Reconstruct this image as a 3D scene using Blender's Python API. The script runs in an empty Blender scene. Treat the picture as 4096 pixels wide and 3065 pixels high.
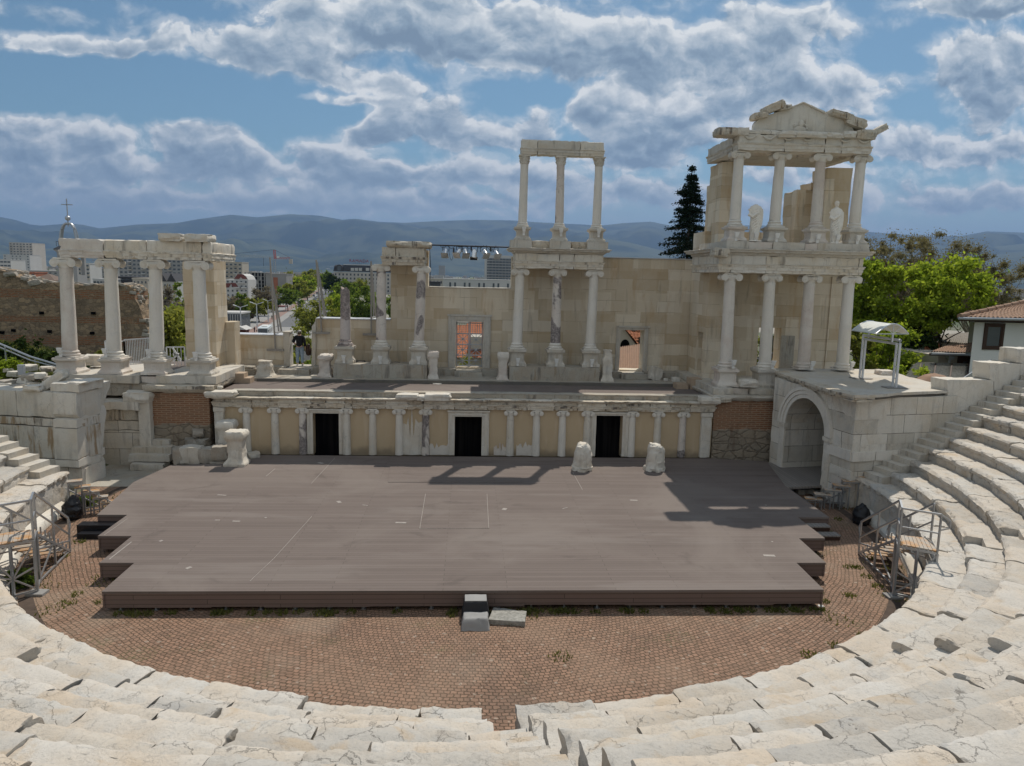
import bpy, bmesh, math, random
import numpy as np
from mathutils import Vector, Matrix, noise as mnoise
R = math.radians
sc = bpy.context.scene
COL = sc.collection
random.seed(7)

# ------------------------------------------------------------------ camera
CAM = Vector((0.0, -23.84, 7.8))
PITCH, ROLL, YAW, FPX = 0.14575603, 0.02271964, 0.06157646, 2900.0
F_ = Vector((math.sin(YAW)*math.cos(PITCH), math.cos(YAW)*math.cos(PITCH), -math.sin(PITCH)))
r0 = Vector((math.cos(YAW), -math.sin(YAW), 0)); u0 = r0.cross(F_)
R_ = math.cos(ROLL)*r0 + math.sin(ROLL)*u0
U_ = math.cos(ROLL)*u0 - math.sin(ROLL)*r0
cd = bpy.data.cameras.new("camera"); cam = bpy.data.objects.new("camera", cd); COL.objects.link(cam)
cd.sensor_fit = 'HORIZONTAL'; cd.sensor_width = 36.0; cd.lens = FPX/4096*36.0
cd.clip_start = 0.1; cd.clip_end = 80000
m = Matrix((R_, U_, -F_)).transposed().to_4x4(); m.translation = CAM
cam.matrix_world = m
sc.camera = cam
sc.render.resolution_x, sc.render.resolution_y = 1024, 766

# survey helpers: where the sight line through a photo point meets a plane of the site
def ray(x, y): return F_ + R_*((x-2048)/FPX) - U_*((y-1532.5)/FPX)
def oy(x, y, Y): d = ray(x, y); return CAM + d*((Y-CAM.y)/d.y)
def oz(x, y, Z): d = ray(x, y); return CAM + d*((Z-CAM.z)/d.z)
def ox(x, y, X): d = ray(x, y); return CAM + d*((X-CAM.x)/d.x)

# ------------------------------------------------------------------ light
SUN_EL, SUN_AZ = R(55.5), R(23.0)          # azimuth measured from +Y towards +X
sv = Vector((math.sin(SUN_AZ)*math.cos(SUN_EL), math.cos(SUN_AZ)*math.cos(SUN_EL), math.sin(SUN_EL)))
sl = bpy.data.lights.new("sun", 'SUN'); sl.energy = 3.5; sl.angle = R(0.5); sl.color = (1.0, 0.93, 0.83)
so = bpy.data.objects.new("sun", sl); COL.objects.link(so); so.location = (0, 0, 60)
so.rotation_euler = sv.to_track_quat('Z', 'Y').to_euler()
sc.view_settings.view_transform = 'Standard'; sc.view_settings.look = 'None'
sc.view_settings.exposure = 0.2; sc.view_settings.gamma = 1.0

# ------------------------------------------------------------------ node shorthand
class NT:
    def __init__(s, tree): s.t = tree; s.n = tree.nodes; s.l = tree.links; s._pos = None
    def put(s, sock, val):
        if val is None: return
        if hasattr(val, 'is_output') or hasattr(val, 'links'): s.l.new(val, sock)
        else:
            if isinstance(val, tuple) and len(val) == 3 and sock.type == 'RGBA': val = (*val, 1)
            sock.default_value = val
    def node(s, typ, **props):
        n = s.n.new(typ)
        for k, v in props.items(): setattr(n, k, v)
        return n
    def pos(s):
        if s._pos is None: s._pos = s.node('ShaderNodeNewGeometry').outputs['Position']
        return s._pos
    def vec(s, v, scale=(1, 1, 1), loc=(0, 0, 0), rot=(0, 0, 0)):
        n = s.node('ShaderNodeMapping'); s.put(n.inputs[0], v); n.inputs['Scale'].default_value = scale
        n.inputs['Location'].default_value = loc; n.inputs['Rotation'].default_value = rot; return n.outputs[0]
    def noise(s, v, scale=1.0, detail=4, rough=.55, dist=0.0, lac=2.0, out='Fac', dim='3D'):
        n = s.node('ShaderNodeTexNoise', noise_dimensions=dim); s.put(n.inputs['Vector'], v)
        for k, x in (('Scale', scale), ('Detail', detail), ('Roughness', rough), ('Distortion', dist), ('Lacunarity', lac)): s.put(n.inputs[k], x)
        return n.outputs[out]
    def vor(s, v, scale=1.0, feature='F1', rnd=1.0, out='Distance', dim='3D'):
        n = s.node('ShaderNodeTexVoronoi', feature=feature, voronoi_dimensions=dim); s.put(n.inputs['Vector'], v)
        n.inputs['Scale'].default_value = scale
        if 'Randomness' in n.inputs: n.inputs['Randomness'].default_value = rnd
        return n.outputs[out]
    def math(s, op, a, b=0.0, c=None, clamp=False):
        n = s.node('ShaderNodeMath', operation=op, use_clamp=clamp); s.put(n.inputs[0], a); s.put(n.inputs[1], b)
        if c is not None: s.put(n.inputs[2], c)
        return n.outputs[0]
    def vmath(s, op, a, b=(0, 0, 0)):
        n = s.node('ShaderNodeVectorMath', operation=op); s.put(n.inputs[0], a); s.put(n.inputs[1], b); return n.outputs[0]
    def step(s, v, lo, hi, a=0.0, b=1.0):
        n = s.node('ShaderNodeMapRange', interpolation_type='SMOOTHSTEP'); s.put(n.inputs[0], v)
        for i, x in enumerate((lo, hi, a, b)): s.put(n.inputs[i+1], x)
        return n.outputs[0]
    def mix(s, f, a, b, mode='MIX'):
        n = s.node('ShaderNodeMix', data_type='RGBA', blend_type=mode); s.put(n.inputs[0], f)
        s.put(n.inputs[6], a); s.put(n.inputs[7], b); return n.outputs[2]
    def ramp(s, f, stops):
        n = s.node('ShaderNodeValToRGB'); s.put(n.inputs[0], f); e = n.color_ramp.elements
        while len(e) < len(stops): e.new(.5)
        for k, (p, c) in zip(e, stops): k.position = p; k.color = (*c, 1)
        return n.outputs[0]
    def sep(s, v): return s.node('ShaderNodeSeparateXYZ'), s.put
    def xyz(s, v):
        n = s.node('ShaderNodeSeparateXYZ'); s.put(n.inputs[0], v); return n.outputs
    def comb(s, x=0.0, y=0.0, z=0.0):
        n = s.node('ShaderNodeCombineXYZ'); s.put(n.inputs[0], x); s.put(n.inputs[1], y); s.put(n.inputs[2], z); return n.outputs[0]
    def brick(s, v, w, h, mortar, c1, c2, cm, off=.5, squash=1.0, bias=0.0, smooth=.1, out='Color'):
        n = s.node('ShaderNodeTexBrick'); s.put(n.inputs['Vector'], v); n.offset = off
        for k, x in (('Color1', c1), ('Color2', c2), ('Mortar', cm), ('Scale', 1.0), ('Mortar Size', mortar), ('Mortar Smooth', smooth), ('Bias', bias), ('Brick Width', w), ('Row Height', h)): s.put(n.inputs[k], x)
        return n.outputs[out] if out else n.outputs
    def bump(s, h, strength=.3, dist=.02):
        n = s.node('ShaderNodeBump'); s.put(n.inputs['Height'], h); n.inputs['Strength'].default_value = strength
        n.inputs['Distance'].default_value = dist; return n.outputs[0]

# ------------------------------------------------------------------ sky
def make_world():
    w = bpy.data.worlds.new("World"); sc.world = w; w.use_nodes = True
    T = NT(w.node_tree); T.n.clear()
    outn = T.node('ShaderNodeOutputWorld'); bg = T.node('ShaderNodeBackground')
    T.l.new(bg.outputs[0], outn.inputs[0]); bg.inputs[1].default_value = 0.1
    sky = T.node('ShaderNodeTexSky', sky_type='NISHITA'); sky.sun_disc = False
    sky.sun_elevation = SUN_EL; sky.sun_rotation = SUN_AZ; sky.altitude = 200; sky.air_density = 1.0; sky.dust_density = 0.6; sky.ozone_density = 2.0
    d = T.node('ShaderNodeTexCoord').outputs['Generated']
    x, y, z = T.xyz(d)
    den = T.math('MAXIMUM', T.math('ABSOLUTE', y), .08)
    u = T.math('DIVIDE', x, den); v = T.math('DIVIDE', z, den)
    p = T.comb(u, v, 0.0)
    def uv(px, py): k = ray(px, py); return k.x/k.y, k.z/k.y
    # cloud banks (+) and clear areas (-): sight point, half width, half height, amount
    areas = [(240, 560, 330, 115, .30), (800, 560, 270, 115, .30), (-60, 600, 200, 100, .26), (-100, 700, 420, 60, .24), (620, 690, 420, 60, .26), (300, 790, 520, 55, .25), (1000, 800, 480, 60, .25), (1190, 660, 350, 95, .28),
             (1650, 450, 185, 125, .34), (1490, 535, 150, 75, .28), (1960, 545, 280, 95, .30), (2130, 470, 90, 120, .2), (2370, 430, 110, 90, .24), (1500, 720, 360, 60, .25), (1950, 690, 330, 60, .26), (1700, 820, 620, 55, .25),
             (230, 180, 380, 52, .24), (110, 60, 330, 42, .20), (560, 180, 110, 40, .14), (860, 160, 270, 80, .28), (1180, 260, 330, 78, .30), (1450, 320, 220, 50, .26), (1330, 388, 210, 22, .26),
             (1650, 90, 640, 150, .34), (2300, 190, 520, 170, .34), (2640, 470, 300, 180, .32), (2960, 300, 270, 210, .26), (3120, 120, 420, 130, .26), (3380, 330, 330, 120, .24),
             (3960, 350, 270, 170, .34), (3900, 190, 220, 90, .26), (3950, 35, 330, 62, .34), (3900, 600, 330, 100, .24), (3500, 560, 270, 120, .22), (3250, 700, 420, 60, .22), (3750, 800, 620, 70, .24), (3050, 830, 420, 50, .2), (2480, 640, 330, 60, .26), (2500, 780, 620, 70, .26),
             (480, 340, 620, 105, -.40), (1020, 430, 430, 75, -.34), (1085, 560, 60, 60, -.14), (2170, 372, 170, 42, -.26), (3560, 235, 130, 60, -.20), (3650, 430, 110, 60, -.14)]
    warp = T.noise(p, 9.0, 4, .6, out='Color', dim='2D')
    pw = T.vmath('ADD', p, T.vmath('MULTIPLY', T.vmath('SUBTRACT', warp, (.5, .5, .5)), (.045, .035, 0)))
    bias = None; shade = None
    for (px, py, rx, ry, a) in areas:
        cu, cv = uv(px, py); ku, kv = FPX/rx, FPX/ry
        q = T.vmath('MULTIPLY', T.vmath('SUBTRACT', pw, (cu, cv, 0)), (ku, kv, 0))
        n = T.node('ShaderNodeVectorMath', operation='LENGTH'); T.put(n.inputs[0], q)
        b = T.step(n.outputs['Value'], 0.2, 1.3, a, 0.0)
        bias = b if bias is None else T.math('ADD', bias, b)
        if a > 0:
            g = T.math('MULTIPLY', T.xyz(q)[1], b); shade = g if shade is None else T.math('ADD', shade, g)
    # the same weather carries on round the rest of the sky
    rest = T.noise(T.vec(p, (1, 1.6, 1), (3, 1, 0)), 1.6, 2, .5, dim='2D')
    away = T.step(y, .1, -.05)
    bias = T.math('ADD', bias, T.math('MULTIPLY', away, T.math('MULTIPLY_ADD', rest, .5, -.05)))
    bias = T.math('MINIMUM', bias, .31)
    # banks flatten and crowd together towards the horizon
    wx, wy, wz = T.xyz(pw); fl = T.math('LOGARITHM', T.math('ADD', T.math('MAXIMUM', wy, 0.0), .06), 2.71828); pn = T.comb(wx, T.math('MULTIPLY_ADD', fl, .05, wy), 0.0)
    def dens(off):
        q = T.vmath('ADD', pn, off) if off else pn
        b = T.noise(T.vec(q, (1, 1.3, 1)), 10.0, 9, .60, .0, dim='2D')
        l1 = T.vor(T.vec(q, (1, 1.15, 1)), 17.0, 'F1', dim='2D'); l2 = T.vor(T.vec(q, (1, 1.1, 1), (.3, .7, 0)), 40.0, 'F1', dim='2D')
        l = T.math('MULTIPLY_ADD', l1, -.26, .13); l = T.math('MULTIPLY_ADD', l2, -.11, T.math('ADD', l, .05))
        return T.math('ADD', b, l)
    d0 = dens(None); d1 = dens((.004, .011, 0))
    D = T.math('MULTIPLY_ADD', d0, .72, T.math('MULTIPLY', bias, 1.25))
    mask = T.step(D, .50, .60)
    wisp = T.math('MULTIPLY', T.step(D, .36, .58), .5)
    mask = T.math('MAXIMUM', mask, wisp)
    core = T.step(D, .54, .82)
    lit = T.math('MULTIPLY', T.math('SUBTRACT', d0, d1), T.math('MULTIPLY_ADD', core, -1.3, 3.4))
    tone = T.math('ADD', T.math('MULTIPLY_ADD', core, -.55, .84), lit)
    tone = T.math('ADD', tone, T.math('MULTIPLY', shade, 1.7), clamp=True)
    ccol = T.ramp(tone, [(0.0, (1.75, 2.4, 3.15)), (.3, (2.55, 3.3, 4.05)), (.64, (4.5, 5.05, 5.5)), (1.0, (7.5, 7.6, 7.55))])
    hz = T.step(v, .17, .03)
    skyc = T.mix(1.0, sky.outputs[0], (.50, .64, .63), 'MULTIPLY')
    col = T.mix(mask, skyc, ccol)
    col = T.mix(T.math('MULTIPLY', hz, .85), col, (3.2, 3.85, 4.5))
    T.l.new(col, bg.inputs[0])
make_world()
# ------------------------------------------------------------------ scene bookkeeping
OFF = {}
def tag(o, label=None, cat=None, group=None, kind=None):
    for k, v in (('label', label), ('category', cat), ('group', group), ('kind', kind)):
        if v: o[k] = v
    return o
def thing(name, label, cat, loc=(0, 0, 0), group=None):
    o = bpy.data.objects.new(name, None); COL.objects.link(o); o.location = loc; o.empty_display_size = .2
    OFF[o.name] = Vector(loc); return tag(o, label, cat, group)
def copy_tree(o, parent=None):
    c = o.copy(); COL.objects.link(c)
    if parent: c.parent = parent; c.matrix_parent_inverse = o.matrix_parent_inverse
    for ch in o.children: copy_tree(ch, c)
    return c

def nz(v): return mnoise.noise(v)
class MB:
    def __init__(s): s.v = []; s.f = []
    def add(s, vs, fs):
        n = len(s.v); s.v += [tuple(v) for v in vs]; s.f += [tuple(i+n for i in f) for f in fs]; return s
    def box(s, x0, x1, y0, y1, z0, z1):
        return s.add([(x, y, z) for z in (z0, z1) for y in (y0, y1) for x in (x0, x1)],
                     [(0, 2, 3, 1), (4, 5, 7, 6), (0, 1, 5, 4), (2, 6, 7, 3), (0, 4, 6, 2), (1, 3, 7, 5)])
    def xbox(s, M, sx, sy, sz):          # box of full size sx,sy,sz centred on matrix M
        vs = [M @ Vector((x*sx/2, y*sy/2, z*sz/2)) for z in (-1, 1) for y in (-1, 1) for x in (-1, 1)]
        return s.add(vs, [(0, 2, 3, 1), (4, 5, 7, 6), (0, 1, 5, 4), (2, 6, 7, 3), (0, 4, 6, 2), (1, 3, 7, 5)])
    def bar(s, p, q, w, h=None, up=(0, 0, 1)):
        p, q = Vector(p), Vector(q); d = q-p; L = d.length; d.normalize(); up = Vector(up)
        if abs(d.dot(up)) > .99: up = Vector((0, 1, 0))
        a = d.cross(up).normalized(); b = a.cross(d)
        M = Matrix((a, d, b)).transposed().to_4x4(); M.translation = (p+q)/2
        return s.xbox(M, w, L, h or w)
    def rings(s, rings, cap=True):       # stacked rectangles (x0,x1,y0,y1,z)
        vs = []; fs = []
        for (x0, x1, y0, y1, z) in rings: vs += [(x0, y0, z), (x1, y0, z), (x1, y1, z), (x0, y1, z)]
        for k in range(len(rings)-1):
            for i in range(4): fs.append((4*k+i, 4*k+(i+1) % 4, 4*k+4+(i+1) % 4, 4*k+4+i))
        if cap: fs += [(3, 2, 1, 0), tuple(4*(len(rings)-1)+i for i in range(4))]
        return s.add(vs, fs)
    def mould(s, x0, x1, y0, y1, prof):  # prof: (outset, z)
        return s.rings([(x0-o, x1+o, y0-o, y1+o, z) for o, z in prof])
    def lathe(s, c, prof, n=24, a0=0.0, a1=2*math.pi, cap=True):
        full = abs(a1-a0-2*math.pi) < 1e-6; k = n if full else n+1; vs = []; fs = []
        for r, z in prof:
            for i in range(k):
                a = a0+(a1-a0)*i/n; vs.append((c[0]+r*math.cos(a), c[1]+r*math.sin(a), c[2]+z))
        for j in range(len(prof)-1):
            for i in range(n): fs.append((j*k+i, j*k+(i+1) % k, (j+1)*k+(i+1) % k, (j+1)*k+i))
        if cap and full: fs += [tuple(range(n-1, -1, -1)), tuple((len(prof)-1)*k+i for i in range(n))]
        return s.add(vs, fs)
    def tube(s, pts, r, n=8, cap=True):
        pts = [Vector(p) for p in pts]; rs = r if isinstance(r, (list, tuple)) else [r]*len(pts); vs = []; fs = []
        for i, p in enumerate(pts):
            d = (pts[min(i+1, len(pts)-1)]-pts[max(i-1, 0)]).normalized()
            a = d.cross(Vector((0, 0, 1)) if abs(d.z) < .95 else Vector((0, 1, 0))).normalized(); b = d.cross(a)
            for k in range(n): t = 2*math.pi*k/n; vs.append(p+(a*math.cos(t)+b*math.sin(t))*rs[i])
        for i in range(len(pts)-1):
            for k in range(n): fs.append((i*n+k, i*n+(k+1) % n, (i+1)*n+(k+1) % n, (i+1)*n+k))
        if cap: fs += [tuple(range(n-1, -1, -1)), tuple((len(pts)-1)*n+k for k in range(n))]
        return s.add(vs, fs)
    def prism(s, poly, lo, hi, axis='y'):  # poly in (x,z) / (y,z) / (x,y)
        n = len(poly)
        def P(a, b, t): return (a, t, b) if axis == 'y' else ((t, a, b) if axis == 'x' else (a, b, t))
        vs = [P(a, b, lo) for a, b in poly]+[P(a, b, hi) for a, b in poly]
        fs = [tuple(range(n)), tuple(range(2*n-1, n-1, -1))]+[(i, i+n, (i+1) % n+n, (i+1) % n) for i in range(n)]
        return s.add(vs, fs)
    def ico(s, c, rx, ry, rz, sub=2, M=None):
        bm = bmesh.new(); bmesh.ops.create_icosphere(bm, subdivisions=sub, radius=1)
        vs = []
        for v in bm.verts:
            p = Vector((v.co.x*rx, v.co.y*ry, v.co.z*rz)); p = (M @ p) if M else p; vs.append(p+Vector(c))
        s.add(vs, [tuple(x.index for x in f.verts) for f in bm.faces]); bm.free(); return s
    def build(s, name, mat, parent=None, rough=None, smooth=35, seed=0):
        me = bpy.data.meshes.new(name); off = OFF.get(parent.name, Vector()) if parent else Vector()
        bm = bmesh.new(); bv = [bm.verts.new(v) for v in s.v]
        for f in s.f:
            try: bm.faces.new([bv[i] for i in f])
            except ValueError: pass
        bmesh.ops.recalc_face_normals(bm, faces=bm.faces)
        if rough: roughen(bm, *rough, seed=seed)
        for v in bm.verts: v.co -= off
        bm.to_mesh(me); bm.free()
        me.materials.append(mat)
        if smooth:
            me.polygons.foreach_set('use_smooth', [True]*len(me.polygons)); me.set_sharp_from_angle(angle=R(smooth))
        o = bpy.data.objects.new(name, me); COL.objects.link(o)
        if parent: o.parent = parent
        OFF[o.name] = off
        return o
def roughen(bm, L, amp, freq=1.5, chip=0.0, seed=0):
    for _ in range(6):
        es = [e for e in bm.edges if e.calc_length() > L]
        if not es: break
        bmesh.ops.subdivide_edges(bm, edges=es, cuts=1, use_grid_fill=True)
    bm.normal_update()
    sh = set()
    if chip:
        for e in bm.edges:
            if len(e.link_faces) == 2 and e.calc_face_angle(0) > .7: sh.add(e.verts[0].index); sh.add(e.verts[1].index)
        bm.verts.index_update()
        sh = set()
        for e in bm.edges:
            if len(e.link_faces) == 2 and e.calc_face_angle(0) > .7: sh.add(e.verts[0].index); sh.add(e.verts[1].index)
    sd = Vector((seed*7.31, seed*3.17, seed*1.7)); new = []
    for v in bm.verts:
        p = v.co*freq+sd; d = v.normal*(amp*(nz(p)+.55*nz(p*2.7)+.38*nz(p*6.1)))
        if chip and v.index in sh:
            c = max(0.0, nz(v.co*freq*1.9+sd*1.3)+.5*nz(v.co*freq*5+sd)+.12)
            d = d-v.normal*chip*c
        new.append(v.co+d)
    for v, c in zip(bm.verts, new): v.co = c
def pointmesh(name, mat, V, F, parent=None):
    me = bpy.data.meshes.new(name); off = OFF.get(parent.name, Vector()) if parent else Vector()
    V = np.asarray(V, np.float32)-np.array(off, np.float32); F = np.asarray(F, np.int32)
    me.vertices.add(len(V)); me.vertices.foreach_set('co', V.ravel())
    k = F.shape[1]; me.loops.add(F.size); me.loops.foreach_set('vertex_index', F.ravel())
    me.polygons.add(len(F)); me.polygons.foreach_set('loop_start', np.arange(0, F.size, k, dtype=np.int32))
    me.update(calc_edges=True); me.materials.append(mat)
    o = bpy.data.objects.new(name, me); COL.objects.link(o)
    if parent: o.parent = parent
    OFF[o.name] = off
    return o
def rock(c, sx, sy, sz, seed=0, rz=0.0, tilt=0.0, amp=.12, sub=3):
    """a broken block: a squared-off, chipped boulder"""
    mb = MB(); bm = bmesh.new(); bmesh.ops.create_cube(bm, size=2)
    bmesh.ops.subdivide_edges(bm, edges=bm.edges, cuts=(2**sub)-1, use_grid_fill=True)
    M = Matrix.Rotation(rz, 3, 'Z') @ Matrix.Rotation(tilt, 3, 'Y'); sd = Vector((seed*5.3, seed*2.1, seed*9.7))
    vs = []
    for v in bm.verts:
        p = v.co.copy(); q = p.normalized()*1.35; p = p.lerp(q, .28)
        k = 1+amp*(1.4*nz(p*1.1+sd)+.8*nz(p*2.6+sd)+.35*nz(p*6+sd))
        p = p*k; vs.append(M @ Vector((p.x*sx/2, p.y*sy/2, p.z*sz/2))+Vector(c))
    bm.verts.index_update(); mb.add(vs, [tuple(x.index for x in f.verts) for f in bm.faces]); bm.free(); return mb

# ------------------------------------------------------------------ materials
MATS = {}
def mat(name, rough=.8, spec=.3):
    def deco(fn):
        mt = bpy.data.materials.new(name); mt.use_nodes = True; T = NT(mt.node_tree); b = T.n['Principled BSDF']
        b.inputs['Roughness'].default_value = rough; b.inputs['Specular IOR Level'].default_value = spec
        res = fn(T, b); col, nrm = res if isinstance(res, tuple) else (res, None)
        if isinstance(col, list): col = tuple(col)
        T.put(b.inputs['Base Color'], col)
        if nrm is not None: T.l.new(nrm, b.inputs['Normal'])
        MATS[name] = mt; return mt
    return deco
def flat(name, c, rough=.7, metal=0.0, var=.12, scale=3.0):
    @mat(name, rough)
    def f(T, b):
        b.inputs['Metallic'].default_value = metal
        n = T.noise(T.pos(), scale, 5)
        return T.mix(n, tuple(x*(1-var*1.6) for x in c), tuple(min(1, x*(1+var*1.4)) for x in c))
    return MATS[name]
def stone(name, base, warm, grey, crack=.6, speck=.3, stain=0.0, scale=1.0, bumpk=.4, patch=0.0, patchcol=(.2, .17, .16), veins=1.3, tint=0.0, rust=0.0, joints=None):
    @mat(name, .85, .2)
    def f(T, b):
        isl = T.node('ShaderNodeNewGeometry').outputs['Random Per Island']; P = T.vmath('ADD', T.vec(T.pos(), (scale,)*3), T.vmath('MULTIPLY', T.comb(isl, isl, 0.0), (37.0, 91.0, 0)))
        n1 = T.noise(P, .9, 5, .6, .3); n2 = T.noise(T.vec(P, loc=(9, 3, 5)), 2.3, 6, .65, .4); n3 = T.noise(P, 22, 4, .7)
        c = T.mix(T.step(n1, .38, .66), base, warm)
        c = T.mix(T.math('MULTIPLY', T.step(n2, .52, .72), .75), c, grey)
        c = T.mix(T.math('MULTIPLY', T.step(n3, .45, .75), speck), c, tuple(x*.55 for x in grey))
        if tint:
            rnd = isl; c = T.mix(tint, c, T.mix(1.0, c, T.ramp(rnd, [(0, (.74, .725, .70)), (.3, (.97, .95, .91)), (.65, (1.06, 1.05, 1.03)), (1, (1.0, .91, .80))]), 'MULTIPLY'))
        # hairline cracks
        w = T.vmath('ADD', P, T.vmath('MULTIPLY', T.noise(P, 3.0, 5, .65, out='Color'), (.45, .45, .45)))
        e = T.vor(w, veins, 'DISTANCE_TO_EDGE'); cm = T.step(T.noise(P, .8, 2), .42, .62)
        line = T.math('MULTIPLY', T.math('MULTIPLY', T.step(e, .016, .002), cm), crack)
        c = T.mix(line, c, (.10, .09, .08))
        if tint:
            e2 = T.vor(T.vmath('ADD', T.vec(P, (2.7, 2.7, 2.7)), T.vmath('MULTIPLY', T.noise(P, 6.0, 5, .7, out='Color'), (.9, .9, .9))), 1.5, 'DISTANCE_TO_EDGE'); l2 = T.math('MULTIPLY', T.step(e2, .05, .0), T.step(T.noise(T.vec(P, loc=(3, 3, 3)), 1.4, 3), .5, .65)); c = T.mix(T.math('MULTIPLY', l2, .45), c, (.24, .215, .19))
            pit = T.step(T.noise(P, 11, 5, .8), .60, .70); c = T.mix(T.math('MULTIPLY', pit, .6), c, (.27, .25, .225))
            wst = T.step(T.noise(T.vec(P, loc=(7, 1, 2)), 1.1, 6, .65, .6), .55, .68); c = T.mix(T.math('MULTIPLY', wst, .55), c, (.47, .36, .24))
            gr = T.step(T.noise(T.vec(P, loc=(1, 9, 2)), 1.7, 7, .72, .8), .64, .70); c = T.mix(T.math('MULTIPLY', gr, .75), c, (.15, .135, .12))
        if joints:
            jx, jy, jz = T.xyz(T.pos()); jw = T.math('MULTIPLY', T.math('SUBTRACT', T.noise(T.pos(), 1.6, 4, .6), .5), .07)
            jv = T.comb(T.math('ADD', T.math('ADD', jx, T.math('MULTIPLY', jy, .87)), T.math('ADD', jw, 50.0)), T.math('ADD', jz, T.math('MULTIPLY', jw, .5)), 0.0)
            tone = T.brick(jv, joints[0], joints[1], .0, (.80, .78, .74), (1.08, 1.07, 1.05), (1, 1, 1), .43); c = T.mix(1.0, c, tone, 'MULTIPLY')
            jl = T.brick(jv, joints[0], joints[1], .013, (0, 0, 0), (0, 0, 0), (1, 1, 1), .43, smooth=.5); c = T.mix(T.math('MULTIPLY', jl, T.step(T.noise(T.pos(), 1.3, 4), .25, .55)), c, (.13, .115, .095))
        if patch:
            pn = T.step(T.noise(T.vec(P, (1, 1, .8), (2, 2, 7)), 1.0, 3, .5, .5), .5, .54)
            sp = T.mix(T.step(T.noise(P, 9, 6, .75, 1.5), .42, .58), patchcol, tuple(x*.45 for x in patchcol))
            c = T.mix(T.math('MULTIPLY', pn, patch), c, sp)
        if stain:
            g = T.node('ShaderNodeNewGeometry').outputs['Normal']; nzv = T.xyz(g)[2]
            side = T.step(T.math('ABSOLUTE', nzv), .75, .35)
            s1 = T.step(T.noise(T.vec(P, (2.2, 2.2, .35)), 1.6, 5, .6, .2), .52, .72)
            s2 = T.step(T.noise(T.vec(P, (5, 5, .5), (4, 4, 4)), 1.3, 4, .6), .58, .72)
            c = T.mix(T.math('MULTIPLY', T.math('MULTIPLY', s1, side), stain), c, (.16, .14, .12))
            c = T.mix(T.math('MULTIPLY', T.math('MULTIPLY', s2, side), stain*.8), c, (.28, .2, .12))
            if rust:
                s3 = T.step(T.noise(T.vec(P, (3.5, 3.5, .5), (1, 7, 4)), 1.2, 5, .6), .50, .62); c = T.mix(T.math('MULTIPLY', T.math('MULTIPLY', s3, side), .75), c, (.30, .175, .065))
        h = T.math('ADD', T.math('MULTIPLY', n2, .6), T.math('MULTIPLY', n3, .35)); h = T.math('SUBTRACT', h, T.math('MULTIPLY', line, .5))
        return c, T.bump(h, bumpk, .05)
    return MATS[name]
stone('marble_seat', (.53, .51, .475), (.53, .475, .405), (.44, .437, .425), crack=.5, speck=.3, bumpk=.8, veins=1.9, tint=.75)
stone('marble_white', (0.646, 0.611, 0.543), (0.600, 0.539, 0.449), (0.521, 0.501, 0.460), crack=.3, speck=.2, stain=.3)
stone('marble_grey', (0.542, 0.510, 0.452), (0.519, 0.459, 0.372), (0.427, 0.409, 0.372), crack=.22, speck=.25, stain=.5, bumpk=.3)
stone('marble_column', (0.680, 0.643, 0.580), (0.651, 0.605, 0.528), (0.589, 0.567, 0.522), crack=.07, speck=.12, stain=.18, bumpk=.2, scale=.8)
stone('marble_pink', (0.634, 0.589, 0.523), (0.556, 0.475, 0.410), (0.556, 0.524, 0.477), crack=.2, speck=.2, stain=.15, bumpk=.25)
stone('breccia', (0.634, 0.582, 0.521), (0.577, 0.504, 0.447), (0.485, 0.448, 0.415), crack=.4, speck=.2, bumpk=.35, patch=1.0, patchcol=(.35, .31, .295))
stone('breccia_pink', (.54, .48, .445), (.49, .42, .385), (.46, .42, .40), crack=.5, speck=.3, bumpk=.4, patch=.9, patchcol=(.33, .28, .265))
stone('entablature', (0.658, 0.610, 0.527), (0.611, 0.532, 0.415), (0.496, 0.476, 0.436), crack=.3, speck=.2, stain=.7, bumpk=.35)
stone('weathered', (0.567, 0.520, 0.436), (0.515, 0.433, 0.329), (0.315, 0.296, 0.262), crack=.4, speck=.45, stain=1.6, bumpk=.7)
stone('marble_rust', (0.646, 0.611, 0.543), (0.600, 0.539, 0.449), (0.521, 0.501, 0.460), crack=.3, speck=.2, stain=1.1, rust=1.0)
stone('kerb_stone', (0.408, 0.380, 0.324), (0.385, 0.330, 0.261), (0.261, 0.253, 0.230), crack=.5, speck=.3, stain=.9, bumpk=.4)
stone('field_stone', (.40, .37, .32), (.36, .31, .25), (.27, .26, .24), crack=.7, speck=.4, stain=.3, bumpk=.7)
stone('dark_stone', (.15, .14, .125), (.17, .15, .12), (.09, .09, .085), crack=.5, speck=.3, bumpk=.6)
stone('marble_blocks', (.64, .615, .565), (.60, .545, .465), (.50, .49, .465), crack=.3, speck=.22, stain=.35, bumpk=.35, joints=(1.25, .66))
stone('statue_marble', (0.762, 0.725, 0.655), (0.721, 0.660, 0.570), (0.639, 0.620, 0.570), crack=.2, speck=.1, bumpk=.2)

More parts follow.
